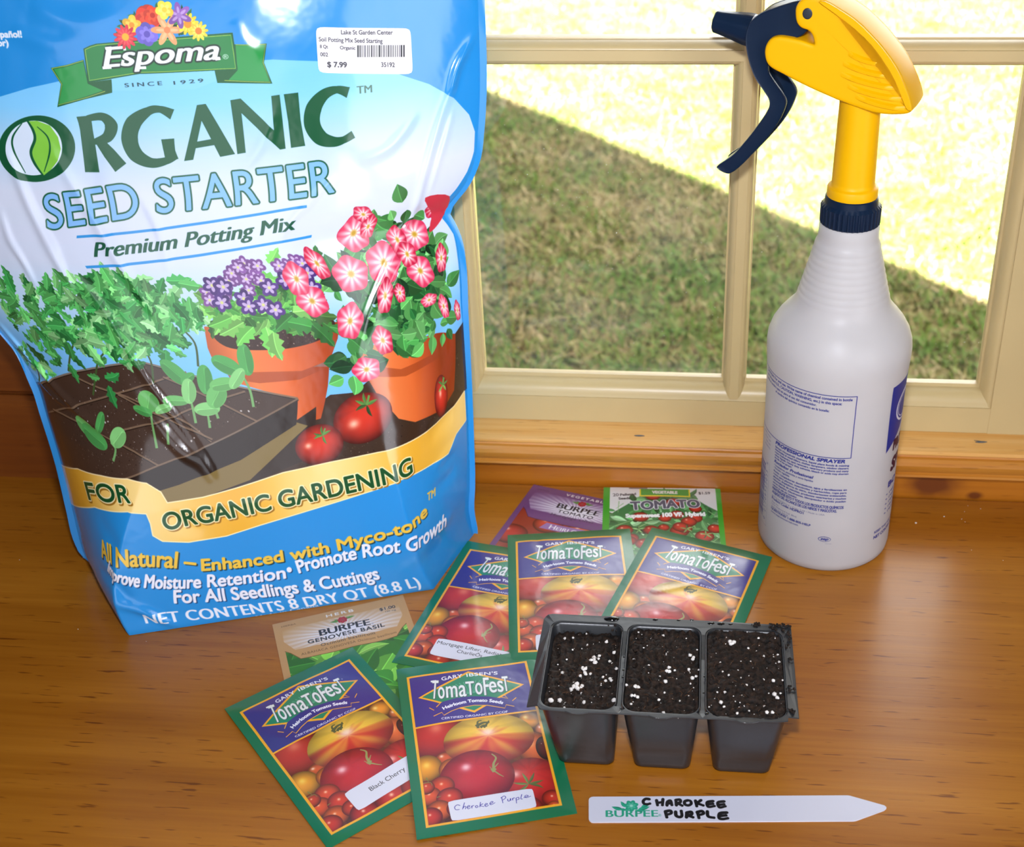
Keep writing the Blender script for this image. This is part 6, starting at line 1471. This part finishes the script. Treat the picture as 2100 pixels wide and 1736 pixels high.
# petunia pot
for (x, y, rx, ry, n) in ((800, 480, 60, 30, 40), (850, 520, 60, 40, 50), (760, 540, 50, 36, 36), (870, 600, 45, 46, 44), (800, 600, 56, 40, 46), (760, 660, 50, 36, 36), (820, 680, 50, 34, 36), (880, 670, 40, 40, 30), (730, 740, 34, 26, 18), (720, 560, 36, 26, 20), (690, 580, 26, 24, 14), (905, 560, 22, 40, 16)):
    cluster(x, y, rx, ry, n, 11, [(62, 130, 62), (34, 92, 44), (86, 158, 80), (26, 72, 36), (104, 172, 96)], wd=0.72, lob=0)
for (x, y, ln, an) in ((825, 415, 13, 1.9), (850, 440, 10, -0.5), (725, 770, 12, 4.4), (705, 775, 10, 3.4), (835, 430, 9, -1.4)): leaf(bc, (x, y), ln, ln*0.75, an, (74, 142, 72), mm=False)
def petunia(x, y, rx, ry, rot=0.0, col=(222, 56, 92)):
    c = bag_mm([(x, y)])[0]; n = 44; a = np.linspace(0, 2*np.pi, n, endpoint=False); rr = 1+0.07*np.sin(a*5+rot)
    def mk_(k): q = np.stack([rx*k*rr*np.cos(a), ry*k*rr*np.sin(a)], 1); cs, sn = math.cos(rot), math.sin(rot); return c+q@np.array([[cs, sn], [-sn, cs]])
    def f(X, Y):
        x_ = X/bc.res-c[0]; y_ = bc.hmm-Y/bc.res-c[1]; cs, sn = math.cos(rot), math.sin(rot); u = (x_*cs+y_*sn)/rx; v = (-x_*sn+y_*cs)/ry; r = np.sqrt(u*u+v*v); th = np.arctan2(v, u)
        w_ = np.clip((0.85-r)*1.3+0.25*np.sin(th*10)+0.1, 0, 1)[..., None]; base = np.array(col)/255*(1-0.25*np.clip(r-0.6, 0, 1)[..., None]); out = base*(1-w_)+np.array((250, 226, 222))/255*w_
        k = np.clip((0.26-r)*6, 0, 1)[..., None]; return out*(1-k)+np.array((190, 150, 50))/255*k
    bc.poly(mk_(1.0), f, mm=True)
for (x, y, rx, ry, ro, k) in ((725, 478, 9.5, 11, 0.4, 0), (745, 440, 8, 4, -0.6, 1), (755, 465, 5, 7, 0, 1), (720, 562, 10.5, 10.5, 0, 0), (787, 538, 10.5, 12, -0.4, 0), (862, 555, 8, 11, 0.5, 0), (850, 480, 9.5, 9, 0.2, 0), (815, 490, 6, 8, 0, 1), (640, 617, 8.5, 9.5, 0.5, 0), (608, 572, 7, 10, 0, 0), (650, 540, 5, 10, 0.3, 1), (718, 658, 7.5, 11, -0.5, 0), (785, 697, 6.2, 8.6, 0, 1), (752, 757, 8.6, 7.0, 0.2, 0), (790, 605, 5, 11, -0.4, 1), (910, 630, 3.6, 8, 0.1, 0), (880, 615, 6, 4.0, 0, 0), (905, 530, 4, 9, -0.2, 1), (938, 636, 2.6, 7, 0, 1), (820, 600, 3.6, 6, 0, 1), (835, 520, 6, 8, 0.2, 1), (893, 425, 7.0, 6.5, 0.3, 1)):
    petunia(x, y, rx, ry, ro, [(224, 58, 96), (206, 36, 72)][k])
bc.poly([(872, 405), (922, 402), (905, 450), (880, 475), (885, 440)], (190, 50, 66), smooth=4)
# ripe tomatoes
def rt(x, y, rx, ry, rot=0.0, **k): c = bag_mm([(x, y)])[0]; ball(bc, c, rx, ry, (206, 52, 34), hi=(250, 200, 170), rot=rot, ribs=6, **k); return c
rt(745, 857, 18.5, 14.5, 0.3, hl=(-0.35, -0.05), hls=0.2); rt(655, 912, 14.5, 12, 0.15, hl=(-0.45, 0.1), hls=0.16); rt(905, 815, 6.5, 13.5, 0.0, hl=(-0.1, 0.2), hls=0.2)
for (x, y, k) in ((752, 830, 1.0), (662, 893, 0.75), (908, 790, 0.7)):
    c = bag_mm([(x, y)])[0]
    for an in (0.3, 1.5, 2.6, 3.6, 5.2): leaf(bc, c, 7.5*k, 2.0*k, an, (86, 132, 60), vein=False)
    bc.line([c, c+np.array([2.5, 5.5])*k], 1.3*k, (96, 140, 66), mm=True)
# gold ribbon --------------------------------------------------------------
gtop = [(225, 925), (258, 935), (330, 955), (430, 985), (540, 998), (620, 1015), (680, 1052), (708, 1100), (860, 1076), (1000, 1037), (1200, 972), (1400, 927), (1600, 885), (1750, 835), (1850, 770), (1925, 690), (1968, 625)]
gbot = [(1975, 745), (1935, 800), (1900, 880), (1840, 925), (1700, 998), (1500, 1068), (1300, 1130), (1100, 1190), (960, 1235), (800, 1262), (690, 1258), (650, 1235), (640, 1185), (622, 1142), (540, 1132), (400, 1113), (300, 1095), (270, 1080)]
blue_lo = c2(*gtop)+[(985, 830), (1000, 1330), (100, 1330), (60, 900)]
fl_ = bag_mm(c2(*gtop)); bc.poly(list(fl_)+[np.array([FW-5, fl_[-1, 1]]), np.array([FW-5, 0]), np.array([0, 0]), np.array([0, fl_[0, 1]])], BLUE, mm=True)
def gg(X, Y):
    k = 0.5+0.5*np.sin(X/bc.res*0.055+1.2); a, b = np.array((226, 168, 52))/255, np.array((240, 206, 128))/255; return a+(b-a)*k[..., None]
ribp = c2(*gtop)+c2(*gbot); g_ = bag_mm(ribp)
bc.poly(g_+np.array([0, 0]), (246, 224, 170), mm=True, grow=0.7); bc.poly(g_, gg, mm=True)
ctx = dict(color=(22, 74, 36), bold=0.35, out=0.7, outcol=(246, 230, 180), shadow=(0.9, 0.9), shcol=(150, 104, 30))
text(bc, 'FOR', c2((376, 1082))[0], c2((552, 1097))[0], top=c2((362, 1012))[0], pm=c2((465, 1093))[0], **ctx)
text(bc, 'ORGANIC GARDENING', c2((700, 1214))[0], c2((1750, 970))[0], top=c2((684, 1146))[0], pm=c2((1232, 1110))[0], **ctx)
# blue field lettering
gold = dict(color=(226, 184, 66), bold=0.42, shadow=(0.7, 0.7), shcol=(30, 60, 70)); wht = dict(color=(226, 226, 236), bold=0.38, shadow=(0.6, 0.6), shcol=(30, 66, 110))
text(bc, 'All Natural \u2013', c2((432, 1326))[0], c2((826, 1380))[0], capmm=10.5, pm=c2((590, 1366))[0], **gold)
text(bc, 'Enhanced with Myco-tone', c2((856, 1384))[0], c2((1812, 1145))[0], top=c2((850, 1336))[0], pm=c2((1345, 1318))[0], **gold)
text(bc, 'TM', c2((1812, 1090))[0], c2((1845, 1068))[0], capmm=5.0, color=(226, 184, 66), bold=0.2)
text(bc, 'Improve Moisture Retention', (220, 1172), (586, 1185), capmm=8.6, pm=(360, 1206), **wht)
text(bc, '\u2022 Promote Root Growth', (594, 1181), (914, 1077), capmm=9.2, pm=(762, 1140), **wht)
text(bc, 'For All Seedlings & Cuttings', (358, 1236), (779, 1186), capmm=9.2, pm=(575, 1220), **wht)
text(bc, 'NET CONTENTS 8 DRY QT (8.8 L)', (300, 1278), (864, 1202), capmm=7.4, pm=(592, 1249), color=(222, 224, 234), fat=0.35, spacing=1.05)
text(bc, 'Made in Canada', (528, 1268), (655, 1243), capmm=2.6, color=(206, 216, 230))
# head lettering -----------------------------------------------------------
DKG = (22, 82, 50)
def brush(pts, widths, col=DKG, n=10, op=1.0):
    p = bag_mm(c1(*pts)); p = spline(p, n) if len(p) > 2 else np.linspace(p[0], p[1], 12)
    w_ = np.interp(np.linspace(0, 1, len(p)), np.linspace(0, 1, len(widths)), widths)*bc.res/2/2.1/3.55
    q = bc.px(p); t = np.gradient(q, axis=0); t /= np.hypot(t[:, 0], t[:, 1])[:, None]; nn = np.stack([-t[:, 1], t[:, 0]], 1)*w_[:, None]
    bc.blend(bc.cover([np.concatenate([q+nn, (q-nn)[::-1]])]), col, op)
def ell(c, rx, ry, rot, col, n=60):
    a = np.linspace(0, 2*np.pi, n, endpoint=False); x = c[0]+rx*np.cos(a)*math.cos(rot)-ry*np.sin(a)*math.sin(rot); y = c[1]+rx*np.cos(a)*math.sin(rot)+ry*np.sin(a)*math.cos(rot)
    bc.poly(c1(*np.stack([x, y], 1)), col)
ell((158, 640), 166, 143, -0.12, DKG); ell((146, 637), 122, 118, -0.1, (206, 220, 236))
bc.poly(c1((118, 522), (160, 520), (215, 540), (250, 590), (262, 640), (250, 690), (220, 730), (188, 756), (150, 700), (132, 655), (150, 600), (140, 555)), (126, 192, 66))
brush([(118, 520), (142, 560), (150, 600), (133, 655), (150, 705), (188, 758)], [8, 12, 12, 12, 12, 6]); brush([(160, 545), (205, 590), (215, 650), (190, 740)], [3, 7, 8, 3]); brush([(95, 530), (55, 590), (60, 650), (110, 745)], [3, 8, 9, 3])
brush([(360, 500), (372, 560), (397, 742)], [62, 54, 62], n=6)
brush([(375, 510), (440, 503), (478, 540), (462, 590), (405, 612)], [24, 34, 56, 44, 22]); brush([(425, 605), (470, 660), (520, 722)], [34, 54, 62])
brush([(742, 492), (690, 470), (640, 478), (575, 530), (558, 600), (585, 665), (650, 700), (715, 692), (755, 668)], [46, 28, 34, 64, 70, 64, 42, 30, 34]); brush([(722, 598), (730, 650), (742, 690)], [54, 48, 54])
bc.poly(c1((793, 693), (848, 452), (886, 447), (1012, 664), (948, 676), (868, 520), (832, 688)), DKG); bc.poly(c1((838, 612), (930, 596), (944, 622), (832, 640)), DKG)
bc.poly(c1((992, 431), (1036, 424), (1180, 560), (1168, 413), (1204, 408), (1230, 640), (1206, 644), (1040, 486), (1058, 658), (1022, 664)), DKG)
brush([(1253, 402), (1268, 520), (1284, 632)], [60, 52, 60])
brush([(1500, 398), (1450, 386), (1395, 408), (1352, 465), (1345, 535), (1380, 592), (1435, 610), (1480, 602), (1522, 578)], [46, 30, 46, 66, 68, 62, 44, 30, 34])
text(bc, 'TM', c1((1538, 404))[0], c1((1602, 398))[0], top=c1((1533, 372))[0], color=DKG, fat=0.15)
ss = dict(color=(124, 176, 228), bold=0.25, out=0.85, outcol=DKG, spacing=1.04)
text(bc, 'SEED', c1((206, 985))[0], c1((602, 930))[0], top=c1((180, 842))[0], **ss)
text(bc, 'STARTER', c1((676, 916))[0], c1((1440, 826))[0], top=c1((662, 772))[0], **ss)
text(bc, 'Premium Potting Mix', c1((408, 1106))[0], c1((1268, 988))[0], top=c1((398, 1046))[0], color=(34, 84, 62), fat=0.42)
for a, b in (((330, 1020), (1322, 885)), ((370, 1150), (1342, 1016))): bc.line(c1(a, b), 1.5, (52, 140, 206))
# corner lettering cut by the frame of the photograph
for t_, p_ in (('en espa\u00f1ol!', (160, 264)), ('(al dorso por)', (62, 328))):
    e_ = bag_mm(cf(p_))[0]; g_w = np.concatenate(glyphs(t_)); w_t = (g_w[:, 0].max()-g_w[:, 0].min())*3.3/CAP*1.1
    text(bc, t_, e_-np.array([w_t, 0.6]), e_, capmm=3.3, color=(222, 228, 240), bold=0.3, mm=True)
# maker's banner with its bouquet
BG, BD, BY_ = (32, 122, 58), (14, 84, 40), (190, 200, 70)
for tail in ([(365, 487), (480, 465), (600, 428), (635, 592), (805, 568), (805, 665), (610, 712), (412, 768), (438, 603)], [(1682, 318), (1800, 315), (1915, 312), (1895, 450), (1955, 600), (1760, 598), (1560, 595), (1540, 505), (1705, 500)]):
    bc.poly(cf(*tail), BD); m_ = np.mean(tail, 0); 
bc.poly(cf((385, 495), (480, 478), (598, 442), (630, 600), (740, 650), (610, 695), (424, 748), (450, 603)), (40, 142, 68)); bc.poly(cf((1690, 325), (1900, 322), (1882, 450), (1935, 584), (1640, 575), (1705, 505)), (40, 142, 68))
for seg in (((372, 490), (480, 470), (598, 434)), ((372, 490), (445, 603), (420, 752), (620, 700), (755, 655)), ((1690, 320), (1905, 318), (1888, 450), (1942, 590), (1610, 578))): bc.line(cf(*seg), 0.4, BY_, 0.8)
bc.poly(cf((800, 565), (1000, 530), (1400, 512), (1540, 505), (1552, 580), (1400, 640), (900, 650), (806, 650)), (126, 196, 238))
text(bc, 'SINCE', cf((898, 626))[0], cf((1165, 608))[0], top=cf((893, 598))[0], color=(24, 60, 60), spacing=1.5, fat=0.12)
text(bc, '1929', cf((1250, 606))[0], cf((1460, 588))[0], top=cf((1247, 580))[0], color=(24, 60, 60), spacing=1.5, fat=0.12)
ban = [(600, 348), (645, 326), (692, 312), (1000, 288), (1300, 262), (1670, 234), (1690, 370), (1706, 500), (1550, 506), (1400, 512), (1000, 530), (800, 565), (632, 594), (615, 470)]
bc.poly(cf(*ban), BD); bm_ = cf(*ban); ctr = np.mean(bm_, 0); bc.poly([ctr+(np.array(p)-ctr)*np.array([0.985, 0.94]) for p in bm_], BG)
bc.line([ctr+(np.array(p)-ctr)*np.array([0.975, 0.90]) for p in bm_+bm_[:1]], 0.35, BY_, 0.8)
def slabserif(): 
    pass
ek = dict(color=(240, 238, 244), fat=0.42, bold=0.12, out=0.85, outcol=(16, 40, 26), shear=0.28)
text(bc, 'Espoma', cf((748, 484))[0], cf((1574, 424))[0], top=cf((775, 350))[0], pm=cf((1160, 452))[0], **ek)
for seg in (((755, 347), (800, 343)), ((736, 487), (800, 483)), ((980, 487), (1050, 484)), ((880, 452), (884, 430)), ((893, 340), (896, 362)), ((1545, 425), (1582, 420))): bc.line(cf(*seg), 1.5, (240, 238, 244))
text(bc, '\u00ae', cf((1600, 425))[0], cf((1640, 424))[0], top=cf((1600, 392))[0], color=(230, 236, 230))
for _ in range(70):
    a = math.pi*rng.random(); leaf(bc, cf((1150+290*math.cos(a)*rng.random()**0.4, 260-200*math.sin(a)*rng.random()**0.5))[0], 4+2.6*rng.random(), 1.7, a+rng.normal()*0.6, [(40, 104, 50), (24, 76, 38), (70, 140, 66)][rng.integers(3)], mm=False)
fk = lambda x, y, r, n, c, c2_, m_, **k: petals(bc, cf((x, y))[0], r*0.62, n, c, c2_, m_, rng.random(), mm=False, **k)
for _ in range(3): fk(1060, 130, 11, 7, (204, 52, 32), (226, 84, 50), (190, 40, 24), wd=0.9)
fk(1095, 110, 8, 6, (214, 60, 34), (230, 90, 50), (180, 36, 22), wd=0.9); fk(945, 180, 8.5, 5, (244, 186, 50), (250, 210, 90), (226, 140, 40), wd=0.8); fk(900, 265, 10.5, 12, (220, 50, 66), (236, 96, 90), (238, 170, 40), wd=0.34, midr=0.3)
fk(1055, 245, 10, 6, (104, 92, 190), (140, 126, 214), (90, 76, 170), wd=0.95); fk(1200, 215, 14, 6, (240, 160, 104), (248, 190, 140), (226, 130, 80), wd=0.42, midr=0.2); fk(1348, 172, 9.5, 12, (246, 206, 40), (250, 220, 90), (226, 140, 30), wd=0.36, midr=0.36)
fk(1425, 222, 8.5, 11, (246, 206, 60), (250, 222, 110), (226, 120, 40), wd=0.36, midr=0.34); fk(1285, 110, 11, 6, (128, 82, 160), (190, 160, 210), (150, 110, 180), wd=0.5, midr=0.2); fk(1180, 70, 8, 5, (246, 216, 70), (250, 230, 120), (238, 196, 60), wd=0.9)
img_bag = bc.image('potting mix bag print')

# film: wrinkles pressed into the front; each is a polyline on the film, in mm, with height, width
CRE = [([(-10, 655), (30, 700), (80, 755), (130, 810), (185, 862), (240, 905)], 3.0, 2.6), ([(150, 560), (215, 640), (262, 715), (310, 790), (380, 880), (430, 960)], 1.8, 2.6), ([(265, 800), (320, 865), (370, 920), (412, 948), (440, 990)], 2.2, 4.0), ([(0, 690), (60, 755), (120, 820), (180, 850)], 1.6, 1.2),
       ([(948, 120), (905, 240), (870, 360), (850, 430), (810, 520), (778, 590), (755, 650), (735, 720)], 2.2, 2.8), ([(920, 430), (870, 490), (830, 540), (800, 600), (775, 650)], 1.6, 2.0), ([(905, 470), (915, 560), (905, 640), (912, 720), (905, 790)], -1.8, 5.0), ([(565, 225), (545, 280), (520, 320), (500, 345)], 1.1, 3.0),
       ([(680, 360), (640, 410), (600, 450), (575, 490)], 1.0, 2.4), ([(985, 60), (940, 130), (925, 190)], 1.9, 2.6), ([(930, 225), (915, 280), (900, 330), (880, 400)], 1.2, 2.0), ([(0, 430), (20, 490), (50, 540), (75, 590)], 1.4, 2.2), ([(290, 400), (330, 480), (345, 560)], 0.9, 2.6), ([(850, 240), (800, 300), (740, 330)], 1.2, 3.0), ([(10, 300), (60, 420), (110, 520), (150, 600)], 1.9, 3.0), ([(100, 300), (180, 430), (260, 560), (330, 660)], 1.5, 3.0), ([(60, 10), (150, 45), (240, 30)], 1.6, 6.0), ([(20, 60), (110, 90), (220, 60)], 1.2, 5.0),
       ([(480, 40), (500, 90), (540, 110)], 0.8, 4.0), ([(880, 900), (905, 870), (930, 850)], -2.6, 6.0), ([(890, 960), (915, 930), (935, 905)], 1.8, 3.5), ([(885, 1010), (915, 985), (935, 960)], -2.0, 4.5), ([(865, 1120), (905, 1080), (930, 1050)], 1.5, 4.0), ([(840, 1180), (885, 1140), (915, 1100)], -1.4, 6.0),
       ([(228, 1235), (290, 1250), (330, 1268), (372, 1290)], 2.4, 3.0), ([(200, 1160), (235, 1200), (270, 1236)], -2.0, 4.0), ([(200, 1060), (230, 1110), (240, 1150)], -1.0, 6.0), ([(330, 1040), (380, 1075), (420, 1090)], -0.8, 5.0), ([(700, 300), (760, 380), (780, 470)], -0.7, 6.0), ([(420, 180), (520, 250), (560, 330)], 0.5, 5.0), ([(845, 430), (870, 440), (910, 440)], -1.5, 4.0)]
CRF = [(st2flat(*px2st(spline(np.array(p, float), 6))), a, w_) for p, a, w_ in CRE]
def wrinkle(X, T):
    d = np.zeros_like(X)
    Xa, Ta = X, T
    for P, a, w_ in CRF:
        pad = 3.2*w_; near = np.nonzero((Xa > P[:, 0].min()-pad) & (Xa < P[:, 0].max()+pad) & (Ta > P[:, 1].min()-pad) & (Ta < P[:, 1].max()+pad))[0]
        if not len(near): continue
        X, T = Xa[near], Ta[near]; best = np.full(X.shape, 1e9); tb = np.zeros_like(X)
        for i in range(len(P)-1):
            A, B = P[i], P[i+1]; v = B-A; L2 = v@v+1e-9
            t = np.clip(((X-A[0])*v[0]+(T-A[1])*v[1])/L2, 0, 1); D = np.hypot(X-A[0]-t*v[0], T-A[1]-t*v[1]); m = D < best; best = np.where(m, D, best); tb = np.where(m, (i+t)/(len(P)-1), tb)
        d[near] += a*np.exp(-(best/w_)**2)*np.sin(np.pi*np.clip(tb, 0.02, 0.98))**0.6
    X, T = Xa, Ta
    r_ = np.random.default_rng(5)
    for k in range(60):
        f = 2*np.pi/(14+70*r_.random()); a = r_.random()*6.28; d += 0.075*r_.normal()*np.sin(f*(X*np.cos(a)+T*np.sin(a)*0.7)+r_.random()*6.28)*(6/(f*100+1))*np.clip(T/120, 0.3, 1)
    return d
ns_, nt_ = 220, 320
sv = np.linspace(0, 1, ns_); sv = 0.5-0.5*np.cos(np.pi*sv)*(0.35)-0.5*(1-2*sv)*0.65
tv = np.linspace(0, 1, nt_)**1.0*BAG_H
S_, T_ = np.meshgrid(sv, tv)
flat = st2flat(S_.ravel(), T_.ravel()); wr = wrinkle(flat[:, 0], flat[:, 1])*np.clip(np.minimum(S_, 1-S_).ravel()/0.03, 0, 1)*np.clip(T_.ravel()/8, 0, 1)
Vf = bag_xyz(S_.ravel(), T_.ravel(), wr); Vf[:, 2] = np.maximum(Vf[:, 2], 0.0004)
UVf = np.stack([flat[:, 0]/FW, flat[:, 1]/BAG_H], 1)
# back film
nb_ = 60; sb = np.linspace(0, 1, nb_); tb2 = np.linspace(0, 1, nt_)*BAG_H; S2, T2 = np.meshgrid(sb, tb2)
e2 = ip(LT, T2.ravel())+(ip(RT, T2.ravel())-ip(LT, T2.ravel()))*S2.ravel()
db = np.interp(T2.ravel(), [0, 20, 60, 120, 250, 350, 430], [44, 46, 46, 44, 36, 26, 8])
n2_ = -db*np.sin(np.pi*S2.ravel())**0.55
Vb = BL[None]+(e2[:, None]*BE+n2_[:, None]*BN+T2.ravel()[:, None]*BU)/1000; Vb[:, 2] = np.maximum(Vb[:, 2], 0.0004)
V = np.concatenate([Vf, Vb]); F = []; mi = []; off = len(Vf)
for r in range(nt_-1):
    for c in range(ns_-1): a = r*ns_+c; F.append((a, a+1, a+ns_+1, a+ns_)); mi.append(0)
    for c in range(nb_-1): a = off+r*nb_+c; F.append((a, a+nb_, a+nb_+1, a+1)); mi.append(1)
    F.append((r*ns_, (r+1)*ns_, off+(r+1)*nb_, off+r*nb_)); mi.append(1); F.append((r*ns_+ns_-1, off+r*nb_+nb_-1, off+(r+1)*nb_+nb_-1, (r+1)*ns_+ns_-1)); mi.append(1)
F.append(tuple(range(ns_-1, -1, -1))+tuple(off+c for c in range(nb_))); mi.append(1)
F.append(tuple((nt_-1)*ns_+c for c in range(ns_))+tuple(off+(nt_-1)*nb_+c for c in range(nb_-1, -1, -1))); mi.append(1)
bag = empty('potting_mix_bag', tuple((BL+BR)/2)); tag(bag, 'tall glossy blue and white bag of potting mix standing against the window', 'bag')
M_BAG, nbg, bbg = printed('glossy printed film', img_bag, 0.20, 0.15, spec=0.45, bump=0.16, bscale=34)
M_FILM = plain('blue film', (35, 135, 205), 0.22, 0.02, 20, 0.05, 60, coat=0.2)
o = mesh_np('pouch', V, F, [M_BAG, M_FILM], None, uv=np.concatenate([UVf, np.full((len(Vb), 2), 0.01)])); o.data.polygons.foreach_set('material_index', np.array(mi, np.int32)); o.data.update(); fix_normals(o); autosmooth(o, 60)
put(o, bag)
# welded side seams, a thin blue fin outside each edge of the film
def seam(T, sg_, wid, t0, t1, flare):
    ts = np.linspace(t0, t1, 90); e_ = ip(T, ts); wv = wid*np.clip((ts-t0)/10+flare, 0, 1)*(1-0.75*np.clip((ts-135)/20, 0, 1)*(sg_ < 0)); rows = []
    for (k, dn) in ((-0.6, 0.35), (0.45, 0.25), (1.0, 0.2), (1.0, -0.2), (0.45, -0.25), (-0.6, -0.35)):
        wob = 0.9*np.sin(ts/23.0+k)*max(k, 0)
        rows.append(BL[None]+((e_+sg_*wv*k)[:, None]*BE+(dn+wob)[:, None]*BN+ts[:, None]*BU)/1000)
    Vs = np.concatenate(rows); n = len(ts); Fs = []
    for k in range(6):
        k2 = (k+1) % 6
        for i in range(n-1): Fs.append((k*n+i, k*n+i+1, k2*n+i+1, k2*n+i))
    Fs += [tuple(k*n for k in range(6)), tuple(k*n+n-1 for k in range(5, -1, -1))]
    Vs[:, 2] = np.maximum(Vs[:, 2], 0.0004)
    s = mesh_np('side_seam', Vs, Fs, M_FILM); fix_normals(s); autosmooth(s, 50); put(s, bag)
seam(RT, 1, 3.4, 1.0, BAG_H, 0.8); seam(LT, -1, 4.0, 3.0, BAG_H, 0.3)
# price sticker
stq = c1((1360, 115), (1768, 121), (1778, 318), (1372, 312)); fq = bag_mm(stq); pw_, ph_ = np.linalg.norm(fq[1]-fq[0]), np.linalg.norm(fq[3]-fq[0])
pm_ = homography(stq, [(0, ph_), (pw_, ph_), (pw_, 0), (0, 0)])
ps = Canvas(pw_, ph_, 14, (226, 222, 228), to_mm=pm_); K = (52, 50, 56)
pt = lambda t, a, b, tp, **k: text(ps, t, c1(a)[0], c1(b)[0], top=c1((a[0], a[1]-tp))[0], color=K, **{'bold': 0.07, **k})
pt('Lake St Garden Center', (1468, 145), (1690, 147), 18); pt('Soil Potting Mix Seed Starting', (1374, 176), (1645, 183), 18); pt('8 Qt', (1378, 205), (1412, 206), 14); pt('Organic', (1463, 209), (1528, 211), 14); pt('002', (1380, 240), (1412, 241), 16)
pt('$ 7.99', (1410, 286), (1492, 287), 22, bold=0.16); pt('35192', (1640, 285), (1698, 286), 19)
xx = 1536
while xx < 1748:
    wb = (3, 3, 5, 7)[rng.integers(4)]; ps.poly(c1((xx, 192), (xx+wb, 192), (xx+wb, 243), (xx, 243)), (30, 30, 34)); xx += wb+(3, 4, 6)[rng.integers(3)]
M_PS, _, _ = printed('price sticker paper', ps.image('price sticker print'), 0.45)
k1, k2 = 24, 14; uu, vv = np.meshgrid(np.linspace(0, 1, k1), np.linspace(0, 1, k2))
U_, V_ = uu*2-1, vv*2-1; asp = pw_/ph_; kq = np.maximum(np.abs(U_)**20+np.abs(V_)**10, 1)**(-1/10.0)      # rounded corners
uu = (np.sign(U_)*np.abs(U_)*(1-(1-kq)/asp)+1)/2; vv = (V_*kq+1)/2
sq, tq = px2st(stq); ins = 1.0
ss_ = (1-vv)*((1-uu)*sq[0]+uu*sq[1])+vv*((1-uu)*sq[3]+uu*sq[2]); tt_ = (1-vv)*((1-uu)*tq[0]+uu*tq[1])+vv*((1-uu)*tq[3]+uu*tq[2])
# pull the corner points in so the corners are round
def rnd(u, v, ax, ay):
    du, dv = np.abs(u-0.5)*2, np.abs(v-0.5)*2; k = np.maximum(du, dv); r = 0.10
    return u, v
fl2 = st2flat(ss_.ravel(), tt_.ravel()); w2_ = wrinkle(fl2[:, 0], fl2[:, 1])
Va = bag_xyz(ss_.ravel(), tt_.ravel(), w2_+0.35); Vc = bag_xyz(ss_.ravel(), tt_.ravel(), w2_+0.12); m = k1*k2
F = []
for r in range(k2-1):
    for c in range(k1-1): a = r*k1+c; F.append((a, a+k1, a+k1+1, a+1)); F.append((m+a, m+a+1, m+a+k1+1, m+a+k1))
rg = [c for c in range(k1)]+[r*k1+k1-1 for r in range(1, k2)]+[(k2-1)*k1+c for c in range(k1-2, -1, -1)]+[r*k1 for r in range(k2-2, 0, -1)]
for i in range(len(rg)): a, b = rg[i], rg[(i+1) % len(rg)]; F.append((a, b, m+b, m+a))
s = mesh_np('price_sticker', np.concatenate([Va, Vc]), F, M_PS, None, uv=np.concatenate([np.stack([uu, 1-vv], -1).reshape(-1, 2)]*2)); autosmooth(s, 40); put(s, bag)
s['label'] = 'white price sticker with a barcode'

# ------------------------------------------------------------------ small debris
M_BUG = plain('grey husk', (84, 84, 84), 0.6, 0.2, 400)
def flake(px, py, z, ln, wd, ang, label, wing=False):
    x, y = table_pt(px, py, z); V = []; F = []; n = 10
    for i in range(9):
        t = i/8; r = wd*(math.sin(math.pi*(0.06+0.9*t))**0.6)
        for j in range(n):
            a = 2*math.pi*j/n; V.append(((t-0.5)*ln, r*math.cos(a), max(0, r*0.7*math.sin(a)+wd*0.6)))
    for i in range(8):
        for j in range(n): F.append((i*n+j, i*n+(j+1) % n, (i+1)*n+(j+1) % n, (i+1)*n+j))
    F += [tuple(range(n-1, -1, -1)), tuple(8*n+j for j in range(n))]
    if wing:
        b = len(V); V += [(-0.001, wd*0.5, wd), (-ln*0.55, wd*2.3, wd*0.8), (-ln*0.5, wd*2.7, wd*0.8), (0.0, wd*0.9, wd)]
        V += [(v[0], v[1], v[2]-0.00008) for v in V[b:b+4]]; F += [(b, b+1, b+2, b+3), (b+7, b+6, b+5, b+4)]+[(b+k, b+4+k, b+4+(k+1) % 4, b+(k+1) % 4) for k in range(4)]
    o = mesh_np('debris_flake', V, F, M_BUG); fix_normals(o); o.location = (x, y, z); o.rotation_euler = (0, 0, ang)
    return tag(o, label, 'debris', 'debris on the window sill')
flake(1311, 894, 0.0425, 0.0072, 0.0007, 0.0, 'tiny grey sliver of debris on the window sill left of the bottle')
flake(2012, 907, 0.0425, 0.0080, 0.0008, 0.08, 'tiny grey winged husk on the window sill right of the bottle', True)
M_SPECK = plain('pale dust', (222, 216, 204), 0.8)
sp = []
for (a, b, r) in ((1878, 1072, 1.6), (1936, 1059, 1.0), (1972, 1064, 0.7), (1979, 1070, 0.6), (1985, 1037, 0.6), (2011, 1043, 0.6), (1978, 1049, 0.5), (160, 1290, 0.7), (40, 1148, 0.6), (300, 1315, 0.5), (1992, 1128, 0.6), (2057, 1149, 0.6), (170, 1144, 0.6)):
    x, y = table_pt(a, b, 0.0); sp.append((x, y, 0.0002, r*0.00045))
tag(pebbles('dust_specks', sp, M_SPECK, None, 0.5, 0.3), 'scattered pale dust specks on the wooden tabletop', 'dust', kind='stuff')
